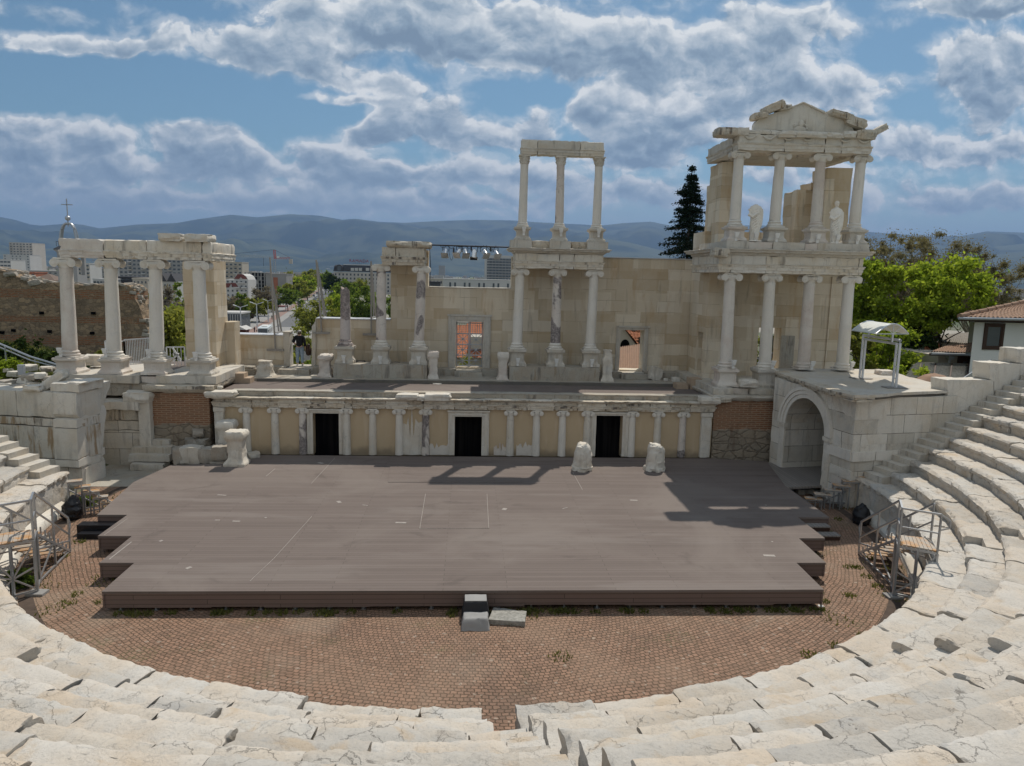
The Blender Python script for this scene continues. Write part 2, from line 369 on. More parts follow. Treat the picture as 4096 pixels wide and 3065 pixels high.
@mat('limestone_wall', .9, .15)
def _(T, b):
    x, y, z = T.xyz(T.pos()); P = T.pos()
    wv = T.math('MULTIPLY', T.math('SUBTRACT', T.noise(P, 1.3, 3), .5), .05)
    v = T.comb(T.math('ADD', T.math('ADD', x, T.math('MULTIPLY', y, .83)), wv), T.math('ADD', z, wv), 0.0)
    br = T.brick(v, 1.25, .52, .006, (.76, .675, .54), (.60, .515, .385), (.80, .73, .61), .37, bias=-.15, smooth=.6)
    br2 = T.brick(T.vec(v, loc=(.4, .13, 0)), .62, 1.04, .0, (1, 1, 1), (.76, .72, .66), (1, 1, 1), .5)
    c = T.mix(1.0, br, br2, 'MULTIPLY')
    rk = T.brick(v, 1.25, .52, .0, (0, 0, 0), (1, 1, 1), (0, 0, 0), .37); c = T.mix(T.math('MULTIPLY', T.step(rk, .70, .82), .6), c, (.50, .385, .25)); c = T.mix(T.math('MULTIPLY', T.step(rk, .22, .10), .5), c, (.72, .66, .56))
    jn = T.brick(v, 1.25, .52, .011, (0, 0, 0), (0, 0, 0), (1, 1, 1), .37, smooth=.4); c = T.mix(T.math('MULTIPLY', jn, T.step(T.noise(P, 1.1, 4), .42, .62)), c, (.33, .255, .165))
    n1 = T.noise(P, .55, 5, .6, .5); c = T.mix(T.math('MULTIPLY', T.step(n1, .42, .7), .55), c, (.60, .545, .45))
    n2 = T.noise(T.vec(P, (1.6, 1.6, .35)), 1.5, 6, .65, .3); c = T.mix(T.math('MULTIPLY', T.step(n2, .5, .75), .6), c, (.47, .31, .16))
    n4 = T.noise(T.vec(P, (2.4, 2.4, .3), (5, 8, 1)), 1.7, 5, .6); c = T.mix(T.math('MULTIPLY', T.step(n4, .57, .75), .55), c, (.25, .22, .18))
    n3 = T.noise(P, 2.2, 6, .7, .6); hol = T.step(n3, .70, .75); c = T.mix(T.math('MULTIPLY', hol, .7), c, (.26, .20, .14))
    n5 = T.noise(P, 18, 4, .7); c = T.mix(T.math('MULTIPLY', n5, .22), c, (.40, .32, .22))
    h = T.math('SUBTRACT', T.math('MULTIPLY', n5, .4), T.math('MULTIPLY', hol, .8))
    return c, T.bump(h, .35, .03)
@mat('plaster', .9, .15)
def _(T, b):
    P = T.pos(); z = T.xyz(P)[2]
    n1 = T.noise(P, .8, 5, .6, .4); c = T.mix(n1, (.45, .34, .215), (.545, .435, .295))
    st = T.step(T.noise(T.vec(P, (4, 4, .6)), 1.0, 4), .5, .75); c = T.mix(T.math('MULTIPLY', st, .25), c, (.66, .56, .43))
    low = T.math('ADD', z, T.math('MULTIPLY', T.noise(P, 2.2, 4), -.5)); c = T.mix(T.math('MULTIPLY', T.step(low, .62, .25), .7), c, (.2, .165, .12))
    return c, T.bump(T.noise(P, 30, 3), .12, .01)
@mat('brick_pier', .9, .15)
def _(T, b):
    P = T.pos(); x, y, z = T.xyz(P)
    w = T.math('MULTIPLY', T.math('SUBTRACT', T.noise(P, 5, 3), .5), .035)
    v = T.comb(T.math('ADD', T.math('ADD', x, y), w), T.math('ADD', z, w), 0.0)
    br = T.brick(v, .36, .085, .022, (.26, .105, .055), (.18, .085, .055), (.33, .235, .155), .5, smooth=.2)
    br = T.mix(T.math('MULTIPLY', T.noise(P, 3, 5), .5), br, (.30, .19, .12))
    # rubble footing below
    q = T.vmath('ADD', T.vec(P, (1, 1, 1.7)), T.vmath('MULTIPLY', T.noise(P, 3.5, 5, .65, out='Color'), (.30, .30, .30)))
    e = T.vor(q, 2.1, 'DISTANCE_TO_EDGE'); cc = T.vor(q, 2.1, out='Color')
    rb = T.mix(T.xyz(cc)[0], (.30, .235, .17), (.20, .17, .135)); rb = T.mix(T.noise(P, 8, 5), rb, (.32, .28, .22))
    rb = T.mix(T.math('MULTIPLY', T.step(e, .09, .0), T.noise(P, 1.5, 4)), rb, (.10, .08, .06)); rb = T.mix(T.math('MULTIPLY', T.step(T.noise(P, 3, 6, .7), .5, .66), .5), rb, (.33, .28, .21))
    hgt = T.math('ADD', z, T.math('MULTIPLY', T.noise(P, 1.5, 3), .5)); low = T.step(hgt, 1.98, 1.9)
    c = T.mix(low, br, rb)
    grime = T.step(T.noise(T.vec(P, (2, 2, .5)), 1.2, 4), .55, .72); c = T.mix(T.math('MULTIPLY', grime, .6), c, (.13, .085, .06))
    h = T.mix(low, T.math('MULTIPLY', T.noise(P, 25, 3), .3), T.step(e, .0, .12))
    return c, T.bump(h, .6, .05)
@mat('ruin_wall', .95, .1)
def _(T, b):
    P = T.pos(); x, y, z = T.xyz(P); big = T.noise(P, .7, 6, .65)
    q = T.vmath('ADD', T.vec(P, (1, 1, 1.5)), T.vmath('MULTIPLY', T.noise(P, 4.5, 4, .65, out='Color'), (.30, .30, .30)))
    e = T.vor(q, 3.6, 'DISTANCE_TO_EDGE'); cc = T.xyz(T.vor(q, 3.6, out='Color'))
    rb = T.mix(cc[0], (.34, .245, .16), (.19, .145, .105)); rb = T.mix(T.step(cc[1], .6, .9), rb, (.42, .30, .19)); rb = T.mix(T.math('MULTIPLY', T.noise(P, 14, 5, .7), .6), rb, (.23, .185, .135))
    rb = T.mix(T.math('MULTIPLY', T.step(e, .07, .0), T.math('ADD', T.math('MULTIPLY', big, 1.1), .0)), rb, (.13, .10, .07)); rb = T.mix(T.math('MULTIPLY', T.step(T.noise(P, 2.2, 6, .7), .52, .66), .6), rb, (.34, .27, .19))
    zz = T.math('ADD', z, T.math('MULTIPLY', T.math('SUBTRACT', T.noise(T.vec(P, (1, 1, 3)), 1.4, 5, .65), .5), .16))
    br = T.brick(T.comb(T.math('ADD', x, y), zz, 0.0), .40, .105, .036, (.36, .135, .065), (.21, .095, .055), (.27, .19, .125), .5, smooth=.2); br = T.mix(T.step(T.noise(P, 2.6, 6, .72), .54, .66), br, rb)
    band = None
    for lo, hi in ((3.35, 3.85), (4.62, 4.98), (6.0, 6.48)):
        k = T.math('MULTIPLY', T.step(zz, lo-.03, lo+.03), T.step(zz, hi+.03, hi-.03)); band = k if band is None else T.math('ADD', band, k)
    c = T.mix(band, rb, br); c = T.mix(T.math('MULTIPLY', T.step(big, .48, .7), .45), c, (.16, .125, .09))
    return c, T.bump(T.math('ADD', T.math('MULTIPLY', T.step(e, 0, .10), .7), T.noise(P, 12, 4, .7)), .6, .06)
@mat('deck_boards', .85, .12)
def _(T, b):
    P = T.pos(); x, y, z = T.xyz(P)
    v = T.comb(T.math('ADD', x, 40.0), T.math('ADD', T.math('ADD', y, z), 40.0), 0.0)
    br = T.brick(v, 4.1, .145, .007, (.172, .140, .125), (.140, .113, .101), (.068, .055, .049), .37, smooth=.5)
    n = T.noise(T.vec(P, (.35, 3.5, 1)), 1.5, 6, .65); c = T.mix(T.math('MULTIPLY', n, .35), br, (.218, .187, .166))
    big = T.noise(P, .22, 5, .6, .6); c = T.mix(T.math('MULTIPLY', T.step(big, .45, .7), .6), c, (.215, .184, .163))
    dk = T.step(T.noise(T.vec(P, (1, 1.6, 1), (4, 2, 0)), .55, 6, .68, .8), .56, .70); c = T.mix(T.math('MULTIPLY', dk, .45), c, (.10, .082, .074))
    fd = T.step(T.noise(T.vec(P, (.16, .9, 1), (1, 7, 0)), 1.0, 4, .6), .54, .66); c = T.mix(T.math('MULTIPLY', fd, .35), c, (.235, .205, .185))
    sc_ = T.step(T.noise(T.vec(P, (9, .9, 1), rot=(0, 0, .35)), 1.3, 6, .7), .72, .76); c = T.mix(T.math('MULTIPLY', sc_, .35), c, (.36, .33, .30))
    return c, T.bump(T.noise(T.vec(P, (.3, 8, 1)), 3, 3), .06, .01)
@mat('deck_fascia', .6, .3)
def _(T, b):
    P = T.pos(); x, y, z = T.xyz(P)
    v = T.comb(T.math('ADD', T.math('ADD', x, y), 40.0), T.math('ADD', z, .16), 0.0)
    br = T.brick(v, 3.3, .112, .006, (.165, .118, .10), (.145, .104, .09), (.025, .02, .016), .5)
    return T.mix(T.math('MULTIPLY', T.noise(P, 1.2, 6), .35), br, (.20, .155, .135))
@mat('grey_planks', .8, .2)
def _(T, b):
    P = T.pos(); x, y, z = T.xyz(P)
    br = T.brick(T.comb(T.math('ADD', y, 40.0), T.math('ADD', x, 40.0), 0.0), 3.0, .13, .008, (.25, .225, .20), (.20, .18, .165), (.07, .06, .055), .4)
    return T.mix(T.math('MULTIPLY', T.noise(T.vec(P, (6, .5, 1)), 2, 5), .4), br, (.31, .28, .25))
@mat('cobbles', .8, .25)
def _(T, b):
    P = T.pos(); x, y, z = T.xyz(P)
    n = T.noise(P, .22, 2, .5, out='Color'); n = T.vmath('MULTIPLY', T.vmath('SUBTRACT', n, (.5, .5, .5)), (.8, .8, 0))
    n2 = T.noise(P, 6.0, 3, .65, out='Color'); n2 = T.vmath('MULTIPLY', T.vmath('SUBTRACT', n2, (.5, .5, .5)), (.12, .10, 0))
    q = T.vmath('ADD', T.vmath('ADD', P, n), n2); X, Y, Z = T.xyz(q)
    cx = T.math('SUBTRACT', X, .3); cy = T.math('SUBTRACT', Y, 1.0)
    r = T.math('SQRT', T.math('ADD', T.math('MULTIPLY', cx, cx), T.math('MULTIPLY', cy, cy)))
    th = T.math('ARCTAN2', cx, T.math('MULTIPLY', cy, -1.0))
    v = T.comb(T.math('ADD', T.math('MULTIPLY', th, 11.0), 60.0), r, 0.0)
    br = T.brick(v, .115, .103, .0085, (.285, .172, .115), (.185, .115, .078), (.078, .056, .034), .5, smooth=.35, bias=-.1)
    rnd = T.brick(v, .115, .103, .0, (0, 0, 0), (1, 1, 1), (0, 0, 0), .5)
    c = T.mix(T.math('MULTIPLY', T.step(T.noise(P, .5, 4), .4, .7), .5), br, (.285, .195, .135))
    du = T.step(T.noise(P, .33, 6, .66, .5), .52, .68); c = T.mix(T.math('MULTIPLY', du, .45), c, (.30, .235, .175)); dm = T.step(T.noise(T.vec(P, (1, 1, 1), (8, 3, 0)), .45, 6, .66, .5), .54, .70); c = T.mix(T.math('MULTIPLY', dm, .5), c, (.12, .082, .06))
    one = T.step(T.noise(T.vec(P, (8, 8, 1)), 1.0, 0), .74, .78); c = T.mix(T.math('MULTIPLY', one, .55), c, (.42, .34, .27))
    moss = T.math('MULTIPLY', T.step(T.noise(P, .7, 5, .6), .56, .72), .65); mort = T.step(T.noise(P, 14, 3), .45, .6)
    c = T.mix(T.math('MULTIPLY', moss, mort), c, (.105, .105, .045))
    f = T.brick(v, .115, .103, .014, (1, 1, 1), (.85, .85, .85), (0, 0, 0), .5, smooth=.8)
    return c, T.bump(f, .7, .03)
@mat('roof_tiles', .85, .2)
def _(T, b):
    P = T.pos(); return T.mix(T.noise(P, 3, 5), T.mix(T.noise(P, 14, 3), (.30, .165, .105), (.42, .27, .18)), (.24, .17, .125))
@mat('orange_tiles', .85, .2)
def _(T, b):
    P = T.pos(); x, y, z = T.xyz(P)
    br = T.brick(T.comb(T.math('ADD', x, 90.0), T.math('ADD', T.math('MULTIPLY', z, 1.2), T.math('MULTIPLY', y, .4)), 0.0), .23, .30, .03, (.44, .15, .065), (.36, .125, .06), (.16, .06, .035), .0, smooth=.9)
    return T.mix(T.math('MULTIPLY', T.noise(P, 1.0, 5), .35), br, (.48, .24, .13))
@mat('wood_orange', .65, .3)
def _(T, b):
    P = T.pos(); n = T.noise(T.vec(P, (1, 1, 1)), 2.5, 5, .7); return T.mix(T.step(n, .4, .62), (.40, .36, .31), (.46, .25, .10))
@mat('grass_ground', .95, .1)
def _(T, b):
    P = T.pos(); n = T.noise(P, .8, 6, .65); c = T.mix(T.step(n, .35, .65), (.060, .088, .028), (.115, .115, .055))
    return T.mix(T.math('MULTIPLY', T.step(T.noise(P, 3, 4), .55, .7), .6), c, (.17, .14, .10))
@mat('city_ground', .95, .1)
def _(T, b):
    P = T.pos(); x, y, z = T.xyz(P)
    n = T.noise(P, .004, 6, .6); c = T.mix(T.step(n, .4, .62), (.085, .105, .06), (.17, .165, .13))
    cc = T.xyz(T.vor(T.vec(P, (1, 1, 0)), .02, out='Color')); c = T.mix(T.math('MULTIPLY', T.step(cc[0], .55, .8), .8), c, (.36, .33, .29))
    near = T.noise(P, .9, 6, .65); ng = T.mix(T.step(near, .4, .62), (.075, .10, .035), (.19, .165, .12))
    return T.mix(T.step(y, 70, 30), c, ng)
@mat('asphalt', .9, .2)
def _(T, b): return T.mix(T.noise(T.pos(), .3, 5), (.115, .118, .122), (.15, .152, .155))
@mat('paving', .9, .2)
def _(T, b): return T.mix(T.noise(T.pos(), .3, 5), (.25, .245, .235), (.31, .30, .285))
@mat('mountain_forest', .95, .1)
def _(T, b):
    P = T.pos(); n = T.noise(P, .0011, 8, .62); c = T.mix(T.step(n, .42, .6), (.024, .040, .034), (.070, .085, .055))
    z = T.xyz(P)[2]; spots = T.math('MULTIPLY', T.step(T.noise(P, .006, 5, .7), .62, .72), T.step(z, 420, 40))
    return T.mix(T.math('MULTIPLY', spots, .8), c, (.34, .31, .27))
def leafmat(name, c1, c2, trans=.35):
    mt = bpy.data.materials.new(name); mt.use_nodes = True; T = NT(mt.node_tree); T.n.clear()
    g = T.node('ShaderNodeNewGeometry'); rnd = g.outputs['Random Per Island']; n = T.noise(g.outputs['Position'], .55, 3)
    c = T.mix(T.math('ADD', T.math('MULTIPLY', rnd, .55), T.math('MULTIPLY', T.step(n, .35, .65), .45)), c1, c2)
    d = T.node('ShaderNodeBsdfDiffuse'); t = T.node('ShaderNodeBsdfTranslucent'); T.l.new(c, d.inputs[0])
    T.put(t.inputs[0], T.mix(1.0, c, (1.0, 1.0, .6), 'MULTIPLY')); mx = T.node('ShaderNodeMixShader'); mx.inputs[0].default_value = trans
    T.l.new(d.outputs[0], mx.inputs[1]); T.l.new(t.outputs[0], mx.inputs[2]); o = T.node('ShaderNodeOutputMaterial'); T.l.new(mx.outputs[0], o.inputs[0])
    MATS[name] = mt
leafmat('leaf_bright', (.18, .27, .03), (.40, .47, .07), .58)
leafmat('leaf_green', (.11, .17, .035), (.23, .295, .06), .5)
leafmat('leaf_olive', (.18, .205, .05), (.33, .335, .085), .5)
leafmat('leaf_dark', (.022, .042, .016), (.06, .088, .027), .25)
leafmat('leaf_conifer', (.010, .020, .015), (.030, .046, .032), .1)
leafmat('leaf_brown', (.165, .145, .09), (.27, .235, .145), .4)
leafmat('leaf_bare', (.19, .16, .13), (.28, .235, .185), .4)
leafmat('grass_blade', (.09, .105, .03), (.21, .21, .07), .4)
flat('bark', (.085, .068, .052), .9, 0, .3, 9); flat('bark_pale', (.24, .21, .175), .9, 0, .3, 6)
flat('galvanised', (.42, .43, .44), .42, .75, .15, 6); flat('grey_paint', (.35, .37, .40), .5, .2); flat('pale_metal', (.62, .63, .64), .45, .3)
flat('dark_metal', (.03, .03, .033), .5, .4); flat('black_plastic', (.012, .012, .014), .35); flat('black_cloth', (.03, .03, .033), .8)
flat('rust_metal', (.30, .28, .255), .6, .3); flat('grey_cloth', (.30, .295, .285), .85); flat('canopy_white', (.62, .62, .56), .4)
flat('chrome', (.75, .75, .74), .22, .9, .2, 12); flat('white_paint', (.72, .71, .68), .7); flat('house_wall', (.70, .70, .67), .85, 0, .05, .8)
flat('dark_wood', (.055, .028, .018), .6); flat('gutter', (.36, .38, .40), .45, .5); flat('concrete', (.27, .262, .25), .9, 0, .15, .2)
flat('pale_block', (.46, .43, .39), .9, 0, .08, .15); flat('beige_block', (.43, .39, .33), .9, 0, .08, .15); flat('white_block', (.50, .49, .47), .9, 0, .06, .15)
flat('grey_block', (.31, .305, .295), .9, 0, .1, .15); flat('brick_block', (.33, .13, .08), .9, 0, .15, .5); flat('brown_roof', (.16, .115, .09), .85); flat('dark_roof', (.055, .055, .06), .7)
flat('red_roof', (.17, .06, .05), .8); flat('metal_roof', (.50, .51, .52), .5, .3); flat('crane_red', (.45, .06, .04), .6); flat('crane_grey', (.33, .36, .40), .6)

@mat('city_mix', .9, .1)
def _(T, b):
    r = T.node('ShaderNodeNewGeometry').outputs['Random Per Island']; z = T.xyz(T.node('ShaderNodeNewGeometry').outputs['Normal'])[2]
    w = T.ramp(r, [(0, (.46, .43, .38)), (.3, (.50, .49, .46)), (.55, (.36, .33, .30)), (.8, (.44, .36, .29)), (1, (.56, .55, .53))]); rf = T.ramp(T.math('FRACT', T.math('MULTIPLY', r, 7.3)), [(0, (.30, .15, .10)), (.45, (.24, .14, .10)), (.55, (.30, .29, .28)), (1, (.18, .17, .17))])
    P = T.pos(); br = T.brick(T.comb(T.xyz(P)[0], T.xyz(P)[2], 0.0), 3.2, 3.0, .9, (.12, .13, .14), (.2, .2, .2), (1, 1, 1), .0)
    return T.mix(T.step(z, .4, .6), T.mix(.75, w, T.mix(1.0, w, br, 'MULTIPLY')), rf)
flat('sign_red', (.22, .035, .045), .5); flat('bus_white', (.62, .66, .66), .35); flat('car_green', (.22, .62, .10), .35); flat('car_white', (.7, .7, .7), .3); flat('car_dark', (.05, .052, .06), .3); flat('car_silver', (.38, .39, .4), .3, .4)
flat('tyre', (.015, .015, .015), .9); flat('red_paving', (.25, .17, .145), .9); flat('skin', (.50, .31, .23), .6, 0, .05); flat('hair', (.10, .065, .04), .7)
flat('jeans', (.30, .37, .45), .85, 0, .15, 25); flat('black_shirt', (.014, .014, .017), .85); flat('white_shoe', (.65, .64, .6), .7); flat('patterned_bag', (.42, .42, .42), .8, 0, .7, 60)
flat('gutter_dirt', (.085, .062, .048), .95, 0, .4, 5); flat('lichen', (.30, .29, .26), .9, 0, .5, 14); flat('wood_step', (.42, .32, .23), .7, 0, .12, 5); flat('hatch_panel', (.155, .126, .11), .6, 0, .12, 1.5); flat('tape_white', (.34, .305, .275), .7, 0, .5, 30); flat('awning', (.5, .5, .48), .7)
@mat('window_glass', .12, .6)
def _(T, b): return T.mix(T.noise(T.pos(), .6, 2), (.035, .042, .05), (.12, .14, .16))
@mat('doorway_shade', 1.0, 0.0)
def _(T, b): return T.mix(T.step(T.noise(T.vec(T.pos(), (9, 9, .3)), 1.0, 3), .4, .7), (.006, .006, .007), (.016, .0145, .014))  # streaky near-black colour stands in for the shade inside the proscenium doorways
@mat('dark_opening', 1.0, 0.0)
def _(T, b): return [.006, .006, .007]
CX, CYC = 0.30, 0.0                      # centre of the orchestra
M = MATS
def st(o): o['kind'] = 'structure'; return o

# ================================================================== orchestra floor
mb = MB(); mb.lathe((CX, 0, 0), [(0.01, 0), (13.9, 0)], 96, cap=False); st(mb.build('orchestra_paving', M['cobbles'], smooth=0))
# gutter channel round the orchestra
mb = MB(); mb.lathe((CX, 0, 0), [(12.6, .006), (12.9, .006)], 96, R(150), R(390), cap=False); st(mb.build('gutter_floor', M['gutter_dirt'], smooth=0))

# ================================================================== seating wedges
LED_Z, RISE, RUN, R1 = 1.15, .37, .72, 14.16
RS = random.Random(11)
def polar(r, a, z): return (CX+r*math.cos(a), r*math.sin(a), z)
def seat_row(mb, n, a0, a1, lastr=None):
    """one tier of separate marble blocks between two angles"""
    r0 = R1+RUN*(n-1) if n else 13.33; r1 = r0+RUN+.10 if n else R1+.12
    z1 = LED_Z+RISE*n; z0 = z1-RISE-.25 if n else -.05
    a = a0
    while a < a1-1e-4:
        w = RS.uniform(.95, 2.1)/r0; b = min(a+w, a1)
        if a1-b < .35/r0: b = a1
        dz = RS.uniform(-.03, .025); dr = RS.uniform(-.05, .04); g = .006/r0; k = max(2, int((b-a)*r0/.22)+1)
        tl = RS.uniform(-.02, .02); er = RS.uniform(.01, .05)
        vs = []; fs = []
        for i in range(k+1):
            t = a+g+(b-a-2*g)*i/k; zz = z1+dz+tl*(i/k-.5)
            wv = .035*nz(Vector((t*r0*.8, n*3.7, 1.0)))+.02*nz(Vector((t*r0*2.6, n*3.7, 5.0))); rr = r0+dr+wv; dd = .012+er*.35
            vs += [polar(rr+.03, t, z0), polar(rr+.02, t, zz-.19), polar(rr-.03, t, zz-.16), polar(rr-.035, t, zz-.075), polar(rr-.01, t, zz-.03), polar(rr+.06, t, zz-.004), polar(rr+.15, t, zz), polar(rr+.40, t, zz-dd), polar(r1, t, zz-dd*.5), polar(r1, t, z0)]
        for i in range(k):
            for j in range(10): fs.append((10*i+j, 10*i+(j+1) % 10, 10*i+10+(j+1) % 10, 10*i+10+j))
        fs += [tuple(range(9, -1, -1)), tuple(10*k+j for j in range(10))]
        mb.add(vs, fs); a = b
AIS = .34                                # half width of an aisle in metres
wedges = [(-180, -150, 'leftmost wedge of marble seating, beside the tall broken parodos wall'), (-150, -120, 'left wedge of worn marble seating in the lower left corner'),
          (-120, -90, 'lower wedge of worn marble seating just left of the paved middle passage'), (-90, -60, 'lower wedge of worn marble seating just right of the paved middle passage'),
          (-60, -30, 'right wedge of marble seating in front of the right metal stair'), (-30, 0, 'rightmost wedge of marble seating rising beside the arched wall')]
def in_view_rows(a): return 12
for wi, (d0, d1, lab) in enumerate(wedges):
    am = R((d0+d1)/2)
    t = thing('seating_wedge', lab, 'seating', polar(13.4, am, 0), 'wedges of marble theatre seating')
    for n in range(0, 13):
        r0 = R1+RUN*(n-1) if n else 13.33
        h = AIS/r0
        a0, a1 = R(d0)+h, R(d1)-h
        if n == 0:
            a0, a1 = R(d0), R(d1)
            if d1 == -90: a1 = R(-90)+.0/r0
            if d0 == -90: a0 = R(-90)+.51/r0
        elif d1 == -90: a1 = R(-90)+(.0+.055*n)/r0
        elif d0 == -90: a0 = R(-90)+(.52+.125*n)/r0
        end = math.asin((.05+.194*(r0-13.1)-.88)/r0)
        if d0 == -180 and n: a0 = R(-180)-end
        if d1 == 0 and n: a1 = end+RS.uniform(-.08, .08)/r0
        if d0 == -180 and n == 0: a0 = R(-180.5)
        if d1 == 0 and n == 0: a1 = R(1)
        mb = MB(); seat_row(mb, n, a0, a1)
        far = n > 9
        mb.build('podium_ledge' if n == 0 else 'seat_row', M['marble_seat'], t, rough=(.3 if far else (.10 if n < 8 else .14), .026, 2.8, .08), smooth=32, seed=n+wi*17)
# aisle stairs: two steps for each seat tier
def aisle(deg, lab, off=0.0, w=.36, n0=1):
    a = R(deg); t = thing('aisle_stair', lab, 'stairs', polar(14.2, a, 0), 'stairs between the seating wedges'); mb = MB()
    for n in range(n0, 12):
        for hlf in (0, 1):
            r0 = R1+RUN*(n-1)+hlf*RUN/2+.02; z = LED_Z+RISE*(n-1)+(hlf+1)*RISE/2
            d = Vector((math.cos(a), math.sin(a), 0)); s = Vector((-d.y, d.x, 0)); c = Vector((CX, 0, 0))+d*(r0+.3)+s*off
            Mx = Matrix((s, d, Vector((0, 0, 1)))).transposed().to_4x4(); Mx.translation = (c.x, c.y, z-.2+RS.uniform(-.01, .01))
            mb.xbox(Mx, w*2, .6, .4)
    mb.build('step', M['marble_seat'], t, rough=(.2, .012, 2.0, .03), seed=int(deg)); return t
aisle(-30, 'narrow worn stair crossing the seats right of the right metal stair')
aisle(-60, 'narrow worn stair dividing the seating at the lower right')
aisle(-120, 'narrow worn stair dividing the seating at the lower left')
aisle(-150, 'narrow worn stair by the left metal landing')
aisle(-83.3, 'worn stair above the paved middle passage, centre bottom', off=-1.40, w=.36)
def wall_stair(sd, lab):
    e1 = Vector((.982*sd, .191, 0)); e2 = Vector((-.191*sd, .982, 0)); t = thing('aisle_stair', lab, 'stairs', (13.4*sd+CX, 0, 0), 'stairs between the seating wedges'); mb = MB()
    for k in range(26):
        z = LED_Z+(k+1)*RISE/2; c = Vector((13.38*sd+(.1 if sd > 0 else .5), .03, 0))+e1*(.75+k*RUN/2*.985)-e2*.44
        Mx = Matrix((e1, e2, Vector((0, 0, 1)))).transposed().to_4x4(); Mx.translation = (c.x, c.y, z-.3); mb.xbox(Mx, .62, .86, .6)
    mb.build('step', M['marble_grey'], t, rough=(.22, .008, 2.0, .025), seed=sd+4)
wall_stair(1, 'pale grey stair running up along the arched wall on the right'); wall_stair(-1, 'pale grey stair running up along the broken wall on the left')
# paving carried into the middle passage and its end sill
mb = MB(); mb.prism([(-13.0, 0.02), (-13.35, .42), (-14.1, .70), (-14.1, .1), (-13.0, -.1)], CX-.06, CX+.56, 'x'); st(mb.build('passage_paving', M['cobbles'], smooth=0))
mb = MB()
for k in range(4): mb.box(CX-.04+.02*k, CX+.50, -14.20-k*.05+.12, -14.16-k*.05+.12, .66, .80+.03*k)
tag(mb.build('plank_sill', M['lichen'], smooth=0), 'grey weathered planks closing the paved middle passage at bottom', 'planks')
# podium base moulding
for a0, a1, nm in ((-178, -128, 'left'), (-50, -2, 'right')):
    mb = MB(); mb.lathe((CX, 0, 0), [(13.05, 0), (13.05, .12), (13.12, .22), (13.34, .30)], 60, R(a0), R(a1), cap=False)
    tag(mb.build('podium_plinth', M['marble_white'], rough=(.3, .02, 2, .03), seed=3), f'long low moulded marble plinth at the foot of the {nm} seating podium', 'plinth')

# ================================================================== timber stage
sx0, sx1 = .19, .19
t = thing('stage_platform', 'large brown boarded stage platform with stepped corners filling the orchestra', 'stage', (0, -1, 0))
L = [(-8.5, 5.02), (-8.52, 3.9), (-11.1, 3.35), (-11.45, 1.1), (-10.98, -2.35), (-10.10, -2.35), (-10.08, -4.14), (-9.17, -4.14), (-9.12, -6.03), (-8.27, -6.03), (-8.25, -7.70)]
Rr = [(8.64, -7.74), (8.72, -6.08), (9.52, -6.08), (9.62, -4.27), (10.40, -4.27), (10.44, -2.42), (11.46, -2.42), (11.58, 1.1), (12.35, 4.6), (10.2, 5.02)]
poly = L+Rr
# the deck stands a few millimetres proud of its fascia boards
mb = MB(); mb.prism(poly, .44, .50, 'z'); mb.build('deck', M['deck_boards'], t, smooth=0)
mb = MB()
for (a, b) in zip(poly, poly[1:]):
    a, b = Vector((*a, 0)), Vector((*b, 0)); d = (b-a); n = Vector((-d.y, d.x, 0)).normalized()
    if max(a.y, b.y) > 3.3 and a.x < -8: continue
    a2, b2 = a+n*.02, b+n*.02
    front = abs(d.y) < .1 and d.length > 5
    segs = 14 if front else 1
    for k in range(segs):
        p, q = a2.lerp(b2, k/segs), a2.lerp(b2, (k+1)/segs)
        sag = RS.uniform(-.02, .025) if front else 0
        mb.add([(p.x, p.y, .11+sag), (q.x, q.y, .11+sag), (q.x, q.y, .438), (p.x, p.y, .438), (p.x+n.x*.03, p.y+n.y*.03, .11+sag), (q.x+n.x*.03, q.y+n.y*.03, .11+sag), (q.x+n.x*.03, q.y+n.y*.03, .438), (p.x+n.x*.03, p.y+n.y*.03, .438)],
               [(0, 1, 2, 3), (7, 6, 5, 4), (0, 4, 5, 1), (3, 2, 6, 7), (0, 3, 7, 4), (1, 5, 6, 2)])
mb.build('fascia', M['deck_fascia'], t, smooth=0)
for i in range(22):
    mb = MB(); x = -7.9+i*.79; mb.box(x-.02, x+.02, -7.6, -7.56, 0, .43); mb.box(x-.06, x+.06, -7.64, -7.52, .0, .012); mb.build('leg', M['galvanised'], t, smooth=0)
def panel(name, pts, z, mt, parent, h=.006):
    P = [oz(x, y, .5) for x, y in pts]; mb = MB(); mb.prism([(p.x, p.y) for p in P], .5004, .5+h, 'z'); return mb.build(name, mt, parent, smooth=0)
panel('hatch', [(1560, 1864), (2062, 1868), (2090, 1930), (1552, 1930)], .5, M['deck_boards'], t, .018)
panel('hatch', [(1702, 1975), (1948, 1976), (1955, 2113), (1679, 2115)], .5, M['deck_boards'], t, .012)
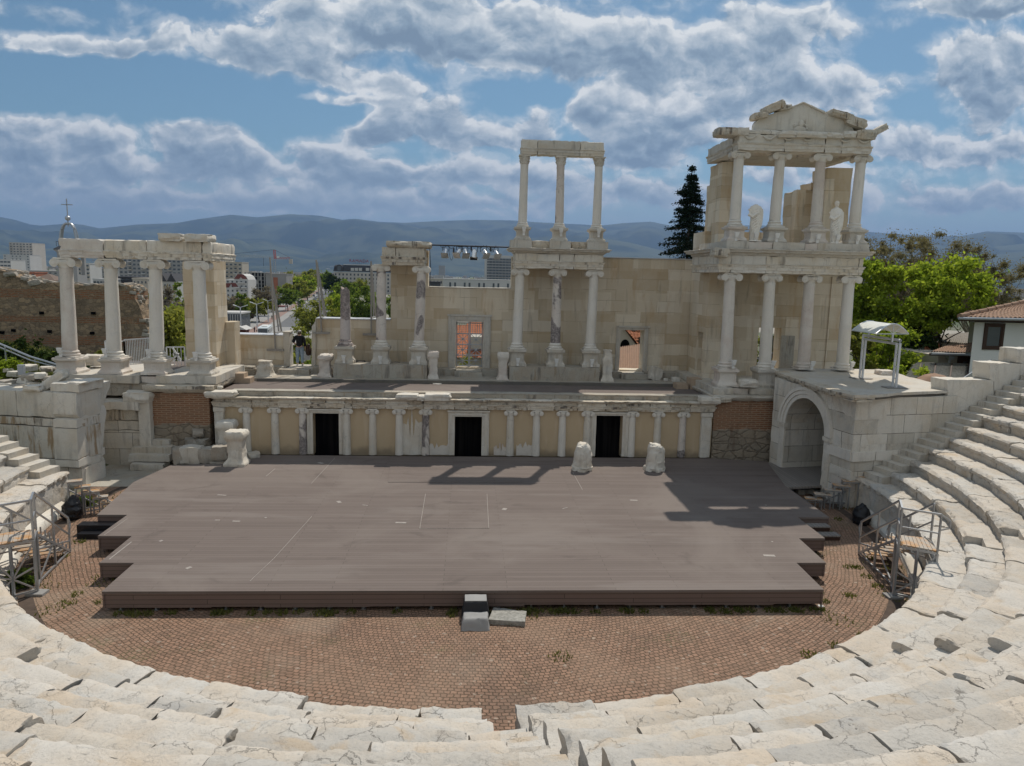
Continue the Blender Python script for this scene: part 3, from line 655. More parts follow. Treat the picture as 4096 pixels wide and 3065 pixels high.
# pale tape and scuff marks on the boards
def mark(x0, y0, x1, y1, w=.022):
    tp = MB()
    p, q = oz(x0, y0, .5), oz(x1, y1, .5); d = (q-p); n = Vector((-d.y, d.x, 0)).normalized()*w/2
    tp.prism([(p.x-n.x, p.y-n.y), (q.x-n.x, q.y-n.y), (q.x+n.x, q.y+n.y), (p.x+n.x, p.y+n.y)], .501, .505, 'z'); tp.build('tape_mark', M['tape_white'], t, smooth=0)
for a in [(1248, 2065, 1100, 2230, .012), (1100, 2230, 1000, 2325, .011), (1065, 1905, 1100, 1876, .02), (415, 2142, 510, 2075, .014), (437, 2238, 526, 2168, .03), (1245, 1935, 1340, 1832, .014), (2291, 1890, 2330, 1960, .014), (870, 1980, 905, 1982, .07), (880, 2081, 860, 2081, .05), (1352, 2005, 1360, 2012, .12), (1450, 2020, 1472, 2023, .04), (2250, 2036, 2270, 2030, .03),
          (2520, 2001, 2550, 2002, .10), (3054, 2222, 3100, 2224, .13), (1582, 2091, 1625, 2092, .10), (930, 2085, 960, 2086, .08), (1275, 1850, 1290, 1855, .15), (2010, 2036, 2026, 2038, .18), (1852, 1998, 1858, 1998, .06), (1060, 2070, 1066, 2072, .06), (3085, 2166, 3092, 2168, .06), (3060, 2020, 3066, 2022, .06), (750, 2270, 760, 2274, .14), (640, 2163, 648, 2165, .1)]: mark(*a)
for a in [(1702, 1976, 1679, 2115, .02), (1948, 1977, 1955, 2113, .03), (1679, 2115, 1955, 2113, .03)]:
    p, q = oz(a[0], a[1], .512), oz(a[2], a[3], .512); tp = MB(); tp.bar((p.x, p.y, .515), (q.x, q.y, .515), .014, .006); tp.build('tape_mark', M['tape_white'], t, smooth=0)

# ================================================================== proscenium
px0, px1, PY = -10.05, 10.2, 5.30
t = thing('proscenium_wall', 'long low proscenium wall of ochre panels between small marble half columns', 'wall', (0, PY, 0))
doors = [(1229.6, 1253, 1357, 1375, 1653), (1792, 1818.5, 1926.8, 1955.5, 1666), (2360, 2382.5, 2488, 2515.7, 1662)]
dx = [(oy(a, 1740, PY).x, oy(b, 1740, PY).x, oy(c, 1740, PY).x, oy(d, 1740, PY).x, oy((b+c)/2, e, PY).z) for a, b, c, d, e in doors]
mb = MB(); xs = [px0]
for a, b, c, d, zt in dx: xs += [b, c]
xs.append(px1)
for k in range(0, len(xs), 2): mb.box(xs[k], xs[k+1], PY, PY+.45, .45, 2.42)
for a, b, c, d, zt in dx: mb.box(b, c, PY, PY+.45, zt, 2.42)
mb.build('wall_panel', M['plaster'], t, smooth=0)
mb = MB(); mb.box(px0-.2, px1+.2, PY+.452, PY+2.4, .3, 2.84); mb.build('core', M['doorway_shade'], t, smooth=0)
for a, b, c, d, zt in dx:
    mb = MB(); zz = 2.37
    for (q0, q1) in ((a, b), (c, d)):
        mb.box(q0, q1, PY-.07, PY+.12, .5, zz); mb.box(q0+(.06 if q0 == a else .12), q1-(.12 if q0 == a else .06), PY-.10, PY-.068, .5, zt+.06)
    mb.box(b, c, PY-.07, PY+.12, zt, zz); mb.box(a+.06, d-.06, PY-.10, PY-.068, zt+.06, zt+.12); mb.box(a-.03, d+.03, PY-.13, PY-.072, zz-.06, zz-.005)
    mb.build('door_frame', M['marble_white'], t, rough=(.3, .006, 2, .012), smooth=0, seed=int(a*3))
def ionic_cap(mb, x, y, zt, r, h, front=-1, deep=None):
    """volute capital: echinus, two scrolls, abacus; zt is its top"""
    d = deep or r*1.05; vr = h*.42
    mb.lathe((x, y, zt-h), [(r*.98, 0), (r*1.02, h*.2), (r*1.28, h*.5), (r*1.3, h*.62)], 20)
    mb.box(x-r*1.32, x+r*1.32, y-d, y+d, zt-h*.62, zt-h*.22)
    mb.box(x-r*1.42, x+r*1.42, y-d*1.06, y+d*1.06, zt-h*.2, zt)
    for s in (-1, 1):
        cx = x+s*r*1.36; cz = zt-h*.5
        prof = [(vr, -d), (vr*.72, -d*.5), (vr*.66, 0), (vr*.72, d*.5), (vr, d)]
        n = 14; vs = []; fs = []
        for rr, yy in prof:
            for i in range(n): a = 2*math.pi*i/n; vs.append((cx+rr*math.cos(a), y+yy, cz+rr*math.sin(a)))
        for j in range(4):
            for i in range(n): fs.append((j*n+i, j*n+(i+1) % n, (j+1)*n+(i+1) % n, (j+1)*n+i))
        fs += [tuple(range(n)), tuple(range(5*n-1, 4*n-1, -1))]; mb.add(vs, fs)
        for rr, p in ((vr*.70, .018), (vr*.36, .032)):
            for f in (-1, 1):
                vs = [(cx+rr*math.cos(2*math.pi*i/12), y+f*(d+e), cz+rr*math.sin(2*math.pi*i/12)) for e in (-.01, p) for i in range(12)]
                mb.add(vs, [tuple(range(12)), tuple(range(23, 11, -1))]+[(i, (i+1) % 12, 12+(i+1) % 12, 12+i) for i in range(12)])
def attic(r): return [(r*1.30, 0), (r*1.30, .07), (r*1.36, .10), (r*1.34, .15), (r*1.14, .18), (r*1.12, .21), (r*1.22, .24), (r*1.20, .27), (r*1.04, .30), (r, .34)]
pcols = [(987.6, 0), (1100.7, 1), (1211.7, 2), (1387.3, 1), (1490.6, 1), (1596.7, 0), (1702.7, 2), (2040.8, 1), (2145, 0), (2248.5, 0), (2348, 1), (2526, 0), (2629, 1), (2728.7, 2)]
cmats = ['marble_column', 'marble_white', 'breccia']
for px, k in pcols:
    x = oy(px, 1730, PY-.03).x; c = thing_part = None
    mb = MB(); mb.lathe((x, PY-.02, 0), [(.165, .5), (.16, .9), (.155, 1.4), (.14, 2.16)], 16); o = mb.build('half_column', M[cmats[k]], t, rough=(.25, .006, 3), seed=int(px))
    mb = MB(); ionic_cap(mb, x, PY-.02, 2.405, .13, .24, deep=.13); mb.build('capital', M['marble_column'], o, smooth=30)
for x0, x1 in ((px0, px0+.36), (px1-.5, px1-.08)):
    mb = MB(); mb.mould(x0, x1, PY-.16, PY+.1, [(0, .5), (0, 2.2), (.03, 2.23), (.03, 2.40)]); mb.build('pilaster', M['marble_white'], t, rough=(.2, .01, 2, .03))
# worn patches of rough old masonry showing through the plaster
for (xa, xb, ztop, sd) in ((1700, 1793, 1.05, 3), (1975, 2035, 1.0, 5), (2065, 2140, 1.12, 6), (1605, 1690, 2.32, 8)):
    X0, X1 = oy(xa, 1780, PY).x, oy(xb, 1780, PY).x; n = 12; pts = [(X0, .5)]+[(X0+(X1-X0)*i/n, .5+(ztop-.5)*(.72+.55*nz(Vector((i*.9, sd, 1))))) for i in range(n+1)]+[(X1, .5)]
    mb = MB(); mb.prism(pts, PY-.035, PY+.02, 'y'); mb.build('masonry_patch', M['marble_pink' if sd != 8 else 'marble_white'], t, rough=(.12, .02, 4), seed=sd)
for xa, xb, h in ((2172, 2230, .62), (2262, 2330, .45)):
    X0, X1 = oy(xa, 1800, PY).x, oy(xb, 1800, PY).x; pts = [(X0+(X1-X0)*i/10, .5+h*math.sin(math.pi*i/10)) for i in range(11)]; mb = MB(); mb.prism(pts, PY-.012, PY+.02, 'y'); mb.build('niche_fill', M['plaster'], t, smooth=0)
# architrave in separate battered blocks, broken cornice above
cuts = [px0-.05]+[oy(p, 1610, PY).x for p in (1010, 1116, 1245, 1305, 1380, 1412, 1545, 1632, 1695, 1818, 1950, 2108, 2215, 2310, 2422, 2520, 2600, 2680, 2760)]+[px1+.05]
for k, (a, b) in enumerate(zip(cuts, cuts[1:])):
    dzz = RS.uniform(-.02, .015); dy = RS.uniform(-.025, .02); mb = MB()
    mb.mould(a+.008, b-.008, PY-.14+dy, PY+.40, [(0, 2.412), (0, 2.49), (.02, 2.495), (.02, 2.575), (.04, 2.58), (.05, 2.63), (.0, 2.64), (.0, 2.72+dzz), (.07, 2.76+dzz), (.12, 2.80+dzz), (.12, 2.842+dzz)])
    mb.build('entablature_block', M['weathered' if k % 5 not in (2, 4) else 'entablature'], t, rough=(.13, .022, 3.0, .07 if k % 5 not in (2,) else .02), seed=k)
def corn(a, b, z, h, sd, y0=PY-.42, y1=PY+.2):
    X0, X1 = oy(a, 1585, PY).x, oy(b, 1585, PY).x
    mb = rock(((X0+X1)/2, (y0+y1)/2, z), (X1-X0)*1.05, y1-y0, h, sd, amp=.10); mb.build('cornice_block', M['marble_white'], t, smooth=40)
for a, b, z, h, sd in ((835, 942, 2.93, .26, 1), (1590, 1672, 2.93, .22, 2), (1672, 1700, 2.90, .18, 3), (1705, 1798, 2.94, .26, 4), (2795, 2868, 2.95, .26, 5)): corn(a, b, z, h, sd)
mb = MB(); mb.mould(px0+.6, px1-.1, PY+.12, PY+.55, [(0, 2.84), (0, 3.0), (.02, 3.02), (.02, 3.06)]); mb.build('coping', M['kerb_stone'], t, rough=(.5, .012, 1.5, .03))
# upper walkway and its back kerb
mb = MB(); mb.box(-10.0, 10.35, PY+.575, 8.62, 2.5, 2.97); tag(mb.build('upper_stage_deck', M['deck_boards'], smooth=0), 'narrow brown boarded walkway on top of the proscenium', 'deck')
mb = MB(); mb.box(-11.6, 10.6, 8.625, 11.0, 2.4, 3.10); st(mb.build('terrace_paving', M['kerb_stone'], rough=(.6, .02, 1.0, .05)))
mb = MB(); mb.box(-9.3, 9.9, 8.45, 8.62, 2.9, 3.10); tag(mb.build('terrace_kerb', M['dark_stone'], rough=(.6, .02, 1.4, .05)), 'low dark stone kerb along the back of the boarded walkway', 'kerb')

# ================================================================== stage back wall
WY = 11.05
t = thing('stage_back_wall', 'tall beige limestone back wall of the stage with doorways and a window gap', 'wall', (0, WY, 3.1))
def X(px, py=1300): return oy(px, py, WY).x
def Zz(py, px): return oy(px, py, WY).z
def grid_wall(rects, holes, y0, y1):
    xs = sorted({round(v, 4) for r in rects+holes for v in r[:2]}); zs = sorted({round(v, 4) for r in rects+holes for v in r[2:]}); vid = {}; mb = MB()
    def solid(i, j):
        if i < 0 or j < 0 or i >= len(xs)-1 or j >= len(zs)-1: return False
        x = (xs[i]+xs[i+1])/2; z = (zs[j]+zs[j+1])/2
        return any(r[0] < x < r[1] and r[2] < z < r[3] for r in rects) and not any(h[0] < x < h[1] and h[2] < z < h[3] for h in holes)
    def V(i, j, k):
        if (i, j, k) not in vid: vid[(i, j, k)] = len(mb.v); mb.v.append((xs[i], (y0, y1)[k], zs[j]))
        return vid[(i, j, k)]
    for i in range(len(xs)-1):
        for j in range(len(zs)-1):
            if not solid(i, j): continue
            mb.f += [(V(i, j, 0), V(i+1, j, 0), V(i+1, j+1, 0), V(i, j+1, 0)), (V(i, j+1, 1), V(i+1, j+1, 1), V(i+1, j, 1), V(i, j, 1))]
            if not solid(i-1, j): mb.f.append((V(i, j, 0), V(i, j+1, 0), V(i, j+1, 1), V(i, j, 1)))
            if not solid(i+1, j): mb.f.append((V(i+1, j, 0), V(i+1, j, 1), V(i+1, j+1, 1), V(i+1, j+1, 0)))
            if not solid(i, j-1): mb.f.append((V(i, j, 0), V(i, j, 1), V(i+1, j, 1), V(i+1, j, 0)))
            if not solid(i, j+1): mb.f.append((V(i, j+1, 0), V(i+1, j+1, 0), V(i+1, j+1, 1), V(i, j+1, 1)))
    return mb
zl1, zl2, zs_, zr = Zz(1341, 1010), Zz(1278, 1400), Zz(1153, 1870), Zz(1036, 2600)
xA, xB, xC, xD, xE, xF, xG, xH = X(905), X(1133), X(1262), X(1563), X(1713, 1200), X(2045, 1150), X(2412, 1100), X(2778, 1150)
zB = 2.9
rects = [(xA-.6, xB, zB, zl1), (xC, xD, zB, zl2), (xD, xE, zB, Zz(1000, 1640)), (xE, xF, zB, zs_), (xF, xG, zB, Zz(1032, 2230)), (xG, xH+.5, zB, zr)]
dh = [(X(1824), X(1933), 3.40, Zz(1288, 1880)), (X(2483), X(2577), 3.40, Zz(1321, 2530))]
grid_wall(rects, dh, WY, WY+.75).build('wall', M['limestone_wall'], t, rough=(.45, .012, .9, .03), smooth=0)
def coping(a, b, z, mt='pale_metal', y0=WY-.05, y1=WY+.8, h=.05):
    mb = MB(); mb.box(a, b, y0, y1, z+.002, z+h); mb.build('coping', M[mt], t, rough=(.4, .012, 2), smooth=0)
coping(xA-.6, xB-.01, zl1); coping(xC+.03, xD-.02, zl2); coping(xE+.02, xF-.02, zs_, 'marble_white', h=.04); coping(xG+.02, xH+.4, zr, 'metal_roof', h=.045)
# bench-like stone footing along the wall, with the door sills
for a, b in ((xA-.4, X(1160)-.05), (X(1262), X(1826)), (X(1930), X(2484)), (X(2576), xH+.3)):
    mb = MB(); mb.box(a, b, 10.25, WY-.003, 3.0, 3.40); mb.build('footing', M['kerb_stone'], t, rough=(.35, .025, 1.2, .06), smooth=40)
for a, b in ((X(1160)-.04, X(1262)-.01), (X(1827), X(1929)), (X(2485), X(2575))):
    mb = MB(); mb.box(a, b, 10.45, WY+.76, 3.0, 3.335); mb.build('threshold', M['marble_grey'], t, rough=(.35, .01, 2, .02))
def jamb_frame(a, b, c, d, zt, ztop):
    mb = MB(); y0, y1 = WY-.08, WY+.3
    mb.box(a, b, y0, y1, 3.36, ztop); mb.box(c, d, y0, y1, 3.36, ztop); mb.box(b, c, y0, y1, zt, ztop)
    mb.box(a+.05, b-.10, y0-.03, y0-.001, 3.36, ztop-.08); mb.box(c+.10, d-.05, y0-.03, y0-.001, 3.36, ztop-.08); mb.box(b-.08, c+.08, y0-.03, y0-.001, zt+.10, ztop-.08)
    mb.box(a-.05, d+.05, y0-.07, y0-.031, ztop-.075, ztop+.01)
    mb.build('door_frame', M['marble_grey'], t, rough=(.3, .008, 2, .02), smooth=0)
jamb_frame(X(1793), X(1824), X(1933), X(1963), dh[0][3], Zz(1259, 1880)); jamb_frame(X(2466), X(2483), X(2577), X(2594), dh[1][3], Zz(1304, 2530))
# iron lattice gate in the middle doorway
g0, g1, gz0, gz1 = dh[0][0]+.01, dh[0][1]-.01, 3.40, dh[0][3]-.02; gy = WY+.25; mb = MB()
gm = (g0+g1)/2
for x in (g0+.03, gm-.03, gm+.03, g1-.03): mb.bar((x, gy, gz0), (x, gy, gz1), .05)
for k in range(5):
    z = gz0+.05+(gz1-gz0-.1)*k/4
    for a, b in ((g0, gm-.03), (gm+.03, g1)): mb.bar((a, gy, z), (b, gy, z), .045)
for a, b in ((g0+.05, gm-.05), (gm+.05, g1-.05)):
    for k in range(4):
        z0, z1 = gz0+.05+(gz1-gz0-.1)*k/4, gz0+.05+(gz1-gz0-.1)*(k+1)/4
        if k in (0, 1, 2): mb.bar((a, gy-.004, z0), (b, gy-.004, z1), .028); mb.bar((a, gy+.004, z1), (b, gy+.004, z0), .028); mb.bar(((a+b)/2, gy+.01, z0), ((a+b)/2, gy+.01, z1), .026); mb.bar((a, gy+.016, (z0+z1)/2), (b, gy+.016, (z0+z1)/2), .026)
        else:
            for q in range(1, 5): mb.bar((a+(b-a)*q/5, gy, z0), (a+(b-a)*q/5, gy, z1), .022)
    for k in (0, 1, 2):
        z = gz0+.05+(gz1-gz0-.1)*(k+.5)/4; mb.ico(((a+b)/2, gy, z), .07, .03, .07, 1)
mb.build('gate', M['grey_paint'], t, smooth=0)
# marble gate posts of the gap where the visitor stands
mb = MB(); mb.mould(X(1133)+.005, X(1159), WY-.1, WY+.55, [(0, 3.3), (0, Zz(1326, 1145)-.06), (.03, Zz(1326, 1145)-.05), (.03, Zz(1326, 1145))]); mb.build('door_post', M['marble_grey'], t, rough=(.2, .01, 2, .02))
P = [(1245, 1470), (1262, 1470), (1264, 1276), (1257, 1292), (1247, 1306)]; mb = MB(); mb.prism([(oy(x, y, WY-.1).x, oy(x, y, WY-.1).z) for x, y in P], WY-.1, WY+.55, 'y'); mb.build('door_post', M['marble_grey'], t, rough=(.2, .012, 2, .02))
# steps up to the openings
for a, b, nm in ((1133, 1255, 'the gap where the visitor stands'), (1822, 1932, 'the lattice gate'), (2474, 2590, 'the right doorway with red roofs behind')):
    mb = MB(); mb.box(X(a), X(b), 9.85, 10.24, 3.0, 3.33); tag(mb.build('stone_step', M['kerb_stone'], rough=(.25, .015, 2, .04)), f'low grey stone step below {nm}', 'step')
# wall stub that closes the left end, beside the left colonnade
mb = MB(); mb.box(xA-.55, xA-.02, 9.2, WY-.003, 2.9, zl1-.05); mb.build('return_wall', M['limestone_wall'], t, rough=(.4, .01, 1, .02), smooth=0)
# ================================================================== free-standing columns
def floodlight(x, y, z, label, group='small white floodlights at the column feet', s=1.0):
    t = thing('floodlight', label, 'lamp', (x, y, z), group)
    mb = MB(); mb.box(x-.05*s, x+.05*s, y-.02, y+.03, z, z+.22*s); mb.build('bracket', M['white_paint'], t, smooth=0)
    mb = MB(); mb.rings([(x-.055*s, x+.055*s, y-.09, y-.021, z+.15*s), (x-.09*s, x+.09*s, y-.13, y-.021, z+.34*s), (x-.09*s, x+.09*s, y-.13, y-.021, z+.36*s)]); mb.build('lamp_head', M['white_paint'], t, smooth=0)
def corinth_cap(mb, x, y, zt, r, h):
    mb.lathe((x, y, zt-h), [(r, 0), (r*1.12, .03), (r*1.0, .05), (r*1.06, h*.4), (r*1.3, h*.75), (r*1.45, h*.84)], 16)
    for tier, (zz, rr, n) in enumerate(((.10, 1.05, 8), (.42, 1.16, 8))):
        for i in range(n):
            a = 2*math.pi*(i+.5*tier)/n; c, s_ = math.cos(a), math.sin(a); b = zt-h+h*zz
            mb.tube([(x+c*r*rr, y+s_*r*rr, b), (x+c*r*(rr+.12), y+s_*r*(rr+.12), b+h*.22), (x+c*r*(rr+.32), y+s_*r*(rr+.32), b+h*.30), (x+c*r*(rr+.36), y+s_*r*(rr+.36), b+h*.22)], [r*.22, r*.2, r*.15, r*.08], 5)
    for i in range(4):
        a = math.pi/4+i*math.pi/2; c, s_ = math.cos(a), math.sin(a)
        mb.tube([(x+c*r*1.1, y+s_*r*1.1, zt-h*.45), (x+c*r*1.65, y+s_*r*1.65, zt-h*.17)], [r*.15, r*.17], 6)
    mb.rings([(x-r*1.45, x+r*1.45, y-r*1.45, y+r*1.45, zt-h*.16), (x-r*1.55, x+r*1.55, y-r*1.55, y+r*1.55, zt)])
def column(label, x, y, z0, zb, zt, r, mt='marble_column', cap='ionic', pm=None, sd=0, broken=False, tx=None, ped=True, group='standing columns of the stage front'):
    """pedestal z0..zb, moulded base, tapering shaft (leaning to tx at the top), capital ending at zt"""
    t = thing('column', label, 'column', (x, y, z0), group); tx = x if tx is None else tx; pm = pm or 'marble_grey'; w = r*1.42
    if ped:
        mb = MB(); hh = zb-z0; mb.mould(x-w, x+w, y-w, y+w, [(.09, z0), (.09, z0+hh*.14), (.05, z0+hh*.2), (.0, z0+hh*.30), (-.01, z0+hh*.5), (.0, z0+hh*.72), (.06, z0+hh*.82), (.09, z0+hh*.85), (.09, zb)])
        mb.build('pedestal', M[pm], t, rough=(.13, .012, 2.5, .05 if pm in ('marble_pink', 'marble_white') else .022), seed=sd)
    ch = 0 if not cap else (.36 if cap == 'ionic' else .5)*r/.25
    b = attic(r); bh = .30 if r > .2 else .24; k = bh/.34
    mb = MB(); mb.mould(x-r*1.4, x+r*1.4, y-r*1.4, y+r*1.4, [(0, zb+.001), (0, zb+.07*k)]); mb.lathe((x, y, zb+.001), [(q, z*k) for q, z in b[1:]], 28); mb.build('base', M[mt if mt != 'breccia' else 'marble_column'], t, rough=(.12, .006, 3, .02), seed=sd)
    zs0, zs1 = zb+bh, zt-ch; mb = MB(); prof = []; n = 9; vs = []; fs = []; seg = 26
    for j in range(n+1):
        f = j/n; rr = r*(1-.16*f**1.4)
        if j == n and cap: rr = r*.90
        for i in range(seg):
            a = 2*math.pi*i/seg; zz = zs0+(zs1-zs0)*f
            if broken and j == n: zz += .30*nz(Vector((math.cos(a)*.9, math.sin(a)*.9, 3)))+.12*math.cos(a+2.6)
            vs.append((x+(tx-x)*f+rr*math.cos(a), y+rr*math.sin(a), zz))
    for j in range(n):
        for i in range(seg): fs.append((j*seg+i, j*seg+(i+1) % seg, (j+1)*seg+(i+1) % seg, (j+1)*seg+i))
    fs += [tuple(range(seg-1, -1, -1)), tuple(n*seg+i for i in range(seg))]; mb.add(vs, fs)
    mb.build('shaft', M[mt], t, rough=(.16, .007 if mt.startswith('marble') else .014, 2.2), smooth=45, seed=sd)
    if cap:
        mb = MB()
        if cap == 'ionic': ionic_cap(mb, tx, y, zt-.002, r*.88, ch)
        else: corinth_cap(mb, tx, y, zt-.002, r*.85, ch)
        mb.build('capital', M['marble_white' if sd % 3 else 'marble_column'], t, rough=(.09, .012, 5, .02), smooth=40, seed=sd)
    return t
def XY(px, py, Y): return oy(px, py, Y).x
# --- left colonnade
LY = 6.0; zL = 8.14
for i, (pb, pt, lab, pm) in enumerate([(280, 263, 'leftmost plain white column, carrying the left end of the left beam', 'marble_pink'), (457, 441, 'second white column from the left, in front of the old stone and brick wall', 'marble_pink'),
        (628, 620, 'third white column from the left, beside the pale metal railing', 'marble_pink'), (810, 794, 'fourth white column from the left, in front of the tall beige corner pillar', 'marble_grey')]):
    x = XY(pb, 1400, LY); column(lab, x, LY, 3.60, 4.22, zL, .275, 'marble_column' if i != 0 else 'marble_pink', 'ionic', pm, i, tx=XY(pt, 1045, LY))
    fx = x-(.12 if i < 3 else .1); floodlight(fx, LY-.47, 4.28 if i < 3 else 4.2, f'small white floodlight clipped to the base of the {("first", "second", "third", "fourth")[i]} column of the left colonnade')
# --- middle group: broken column, two columns, three columns
CYY = 9.65
for i, (pb, pt, zt, lab, mt, cap) in enumerate([(1382, 1380, 7.08, 'broken column without capital in front of the low wall, pinkish and blotched', 'breccia_pink', None), (1525, 1525, 8.22, 'column with blotchy brown upper shaft next to the broken column', 'breccia', 'ionic'),
        (1676, 1686, 8.18, 'column with rough dark upper shaft left of the lattice gate', 'breccia', 'ionic'), (2068, 2080, 8.18, 'plain white column under the left end of the central entablature', 'marble_column', 'ionic'),
        (2221, 2230, 8.18, 'patched column with a grey weathered band, middle of the three central columns', 'breccia', 'ionic'), (2361, 2376, 8.18, 'plain white column under the right end of the central entablature', 'marble_column', 'ionic')]):
    x = XY(pb, 1375, CYY); column(lab, x, CYY, 3.72, 4.50, zt, .235, mt, cap, 'marble_grey', i+10, broken=cap is None, tx=XY(pt, 1100, CYY))
    floodlight(x+(.02 if i else 0), CYY-.50, 3.75, ('small white floodlight at the foot of the broken column', 'small white floodlight at the foot of the blotchy column beside the broken one', 'small white floodlight at the foot of the column left of the lattice gate', 'small white floodlight at the foot of the left central column', 'small white floodlight at the foot of the middle central column', 'small white floodlight at the foot of the right central column')[i])
for a, b, lab in ((1333, 1707.6, 'long low grey stone plinth carrying three columns, with a carved ring'), (2037, 2398, 'long low grey stone plinth carrying the three central columns')):
    mb = MB(); mb.box(XY(a, 1500, 9.0), XY(b, 1500, 9.0), 9.02, 10.2, 2.95, 3.72); tag(mb.build('stone_plinth', M['kerb_stone'], rough=(.35, .012, 1.5, .03)), lab, 'plinth')
# --- upper central columns and their beam
UZ0 = 9.22
for i, (pb, pt, lab, mt) in enumerate([(2090, 2098, 'slender upper column at the left end of the high central beam', 'marble_column'), (2237, 2243, 'slender upper column with flaked dark surface in the middle under the high central beam', 'breccia'), (2386, 2396, 'slender upper column at the right end of the high central beam', 'marble_column')]):
    x = XY(pb, 900, CYY); column(lab, x, CYY, UZ0+.22, 10.02, 13.18, .20, mt, 'corinth', 'marble_grey', i+20, tx=XY(pt, 660, CYY))
    floodlight(x+.04, CYY-.42, UZ0+.42, f'small white floodlight on the pedestal of the {("left", "middle", "right")[i]} slender upper column')
for i, px in enumerate((2082, 2236, 2384)):
    x = XY(px, 985, CYY); mb = MB(); mb.mould(x-.48, x+.48, CYY-.48, CYY+.48, [(0, 9.10), (0, UZ0+.215)]); tag(mb.build('base_block', M['marble_grey'], rough=(.25, .01, 2, .025)), f'square stone block under the {("left", "middle", "right")[i]} slender upper column', 'block')
for i, (a, b) in enumerate(((2125, 2200), (2282, 2350))):
    X0, X1 = XY(a, 980, CYY), XY(b, 980, CYY); mb = rock(((X0+X1)/2, CYY, 9.25), X1-X0, .7, .34, 40+i, amp=.06); tag(mb.build('loose_block', M['weathered'], smooth=40), f'dark weathered block lying on the central entablature between its {("left and middle", "middle and right")[i]} upper columns', 'block')
def blocks(cuts, y0, y1, prof, mt, t, name='beam_block', amp=.014, chip=.05, sd=0, gap=.008, L=.16):
    for k, (a, b) in enumerate(zip(cuts, cuts[1:])):
        mb = MB(); mb.mould(a+gap, b-gap, y0, y1, [(o, z) for o, z in prof]); mb.build(name, M[mt if isinstance(mt, str) else mt[k % len(mt)]], t, rough=(L, amp, 2.3, chip), seed=sd+k)
t = thing('upper_beam', 'high marble beam carried by three slender columns against the sky', 'beam', (XY(2240, 600, CYY), CYY, 13.18))
cu = [XY(2083, 600, CYY), XY(2148, 600, CYY), XY(2318, 600, CYY), XY(2413, 600, CYY)]
blocks(cu, CYY-.28, CYY+.28, [(0, 13.183), (0, 13.29), (.02, 13.295), (.02, 13.40), (.04, 13.41), (.05, 13.45), (0, 13.47), (.0, 13.78), (-.02, 13.82)], ['marble_white', 'marble_grey', 'entablature'], t, sd=50)
# --- central entablature
def entab(label, x0, x1, y0, y1, z0, zc, zt, cuts=(), mt='entablature', out=.30, sd=0, broken=()):
    t = thing('entablature', label, 'entablature', ((x0+x1)/2, (y0+y1)/2, z0), 'stone entablatures over the columns'); h = zc-z0
    prof = [(0, z0), (0, z0+h*.16), (.025, z0+h*.165), (.025, z0+h*.33), (.05, z0+h*.335), (.06, z0+h*.44), (.085, z0+h*.47), (.085, z0+h*.5), (.0, z0+h*.52), (.0, zc)]
    blocks([x0]+list(cuts)+[x1], y0, y1, prof, [mt, 'marble_white' if mt == 'entablature' else mt, mt], t, 'architrave_block', sd=sd)
    ch = zt-zc; mb = MB(); mb.mould(x0, x1, y0, y1, [(0.0, zc+.003), (.05, zc+ch*.15), (.08, zc+ch*.35), (out*.75, zc+ch*.45), (out*.8, zc+ch*.7), (out, zc+ch*.82), (out, zt)]); mb.build('cornice', M['marble_grey'], t, rough=(.16, .014, 2.2, .05), seed=sd+7)
    return t
entab('entablature with streaked cornice over the three central columns', XY(2058, 1078, CYY), XY(2408, 1082, CYY), CYY-.32, WY+.3, 8.19, 8.86, 9.10, [XY(2235, 1050, CYY), XY(2292, 1050, CYY)], sd=60)
# --- left-middle entablature stub
t = thing('entablature', 'short broken entablature with black streaks over the pillar left of the spotlights', 'entablature', (XY(1620, 1050, CYY), CYY, 8.2), 'stone entablatures over the columns')
x0, x1 = XY(1530, 1040, CYY), XY(1700, 1040, CYY)
blocks([x0, XY(1585, 1030, CYY), x1], CYY-.32, WY-.02, [(0, 8.19), (0, 8.32), (.025, 8.325), (.025, 8.45), (.05, 8.455), (.06, 8.54), (.085, 8.57), (0, 8.60), (0, 8.98)], 'weathered', t, 'architrave_block', sd=70)
for k, (a, b) in enumerate(((1548, 1640), (1636, 1722))):
    mb = rock(((XY(a, 990, CYY)+XY(b, 990, CYY))/2, CYY+.45, 9.12), XY(b, 990, CYY)-XY(a, 990, CYY), 1.75, .28, 71+k, amp=.05); mb.build('cornice_block', M['weathered'], t, smooth=40)
# --- left beam
t = thing('left_beam', 'cracked marble beam of three blocks on the left colonnade', 'beam', (-13, LY, zL))
cu = [XY(252, 990, LY), XY(428, 990, LY), XY(600, 990, LY), XY(818, 1000, LY)]
prof = [(0, zL+.003), (0, zL+.10), (.02, zL+.105), (.02, zL+.22), (.035, zL+.23), (.05, zL+.30), (0, zL+.33), (0, zL+.69), (-.02, zL+.74)]
blocks(cu, LY-.30, LY+.32, prof, ['marble_pink', 'entablature', 'entablature'], t, sd=80, gap=.012, chip=.09)
mb = MB(); mb.mould(XY(820, 1000, LY), XY(850, 1000, LY)+.05, LY-.30, 8.6, prof); mb.build('return_block', M['entablature'], t, rough=(.16, .014, 2.3, .05))
for k, (a, b) in enumerate(((653, 740), (757, 848))):
    mb = rock(((XY(a, 950, LY)+XY(b, 950, LY))/2, LY, zL+.87), XY(b, 950, LY)-XY(a, 950, LY), 1.0, .30, 84+k, amp=.09); tag(mb.build('cornice_block', M['marble_white'], smooth=40), f'broken cornice block lying on the left beam, the {("left", "right")[k]} one of the two', 'block')
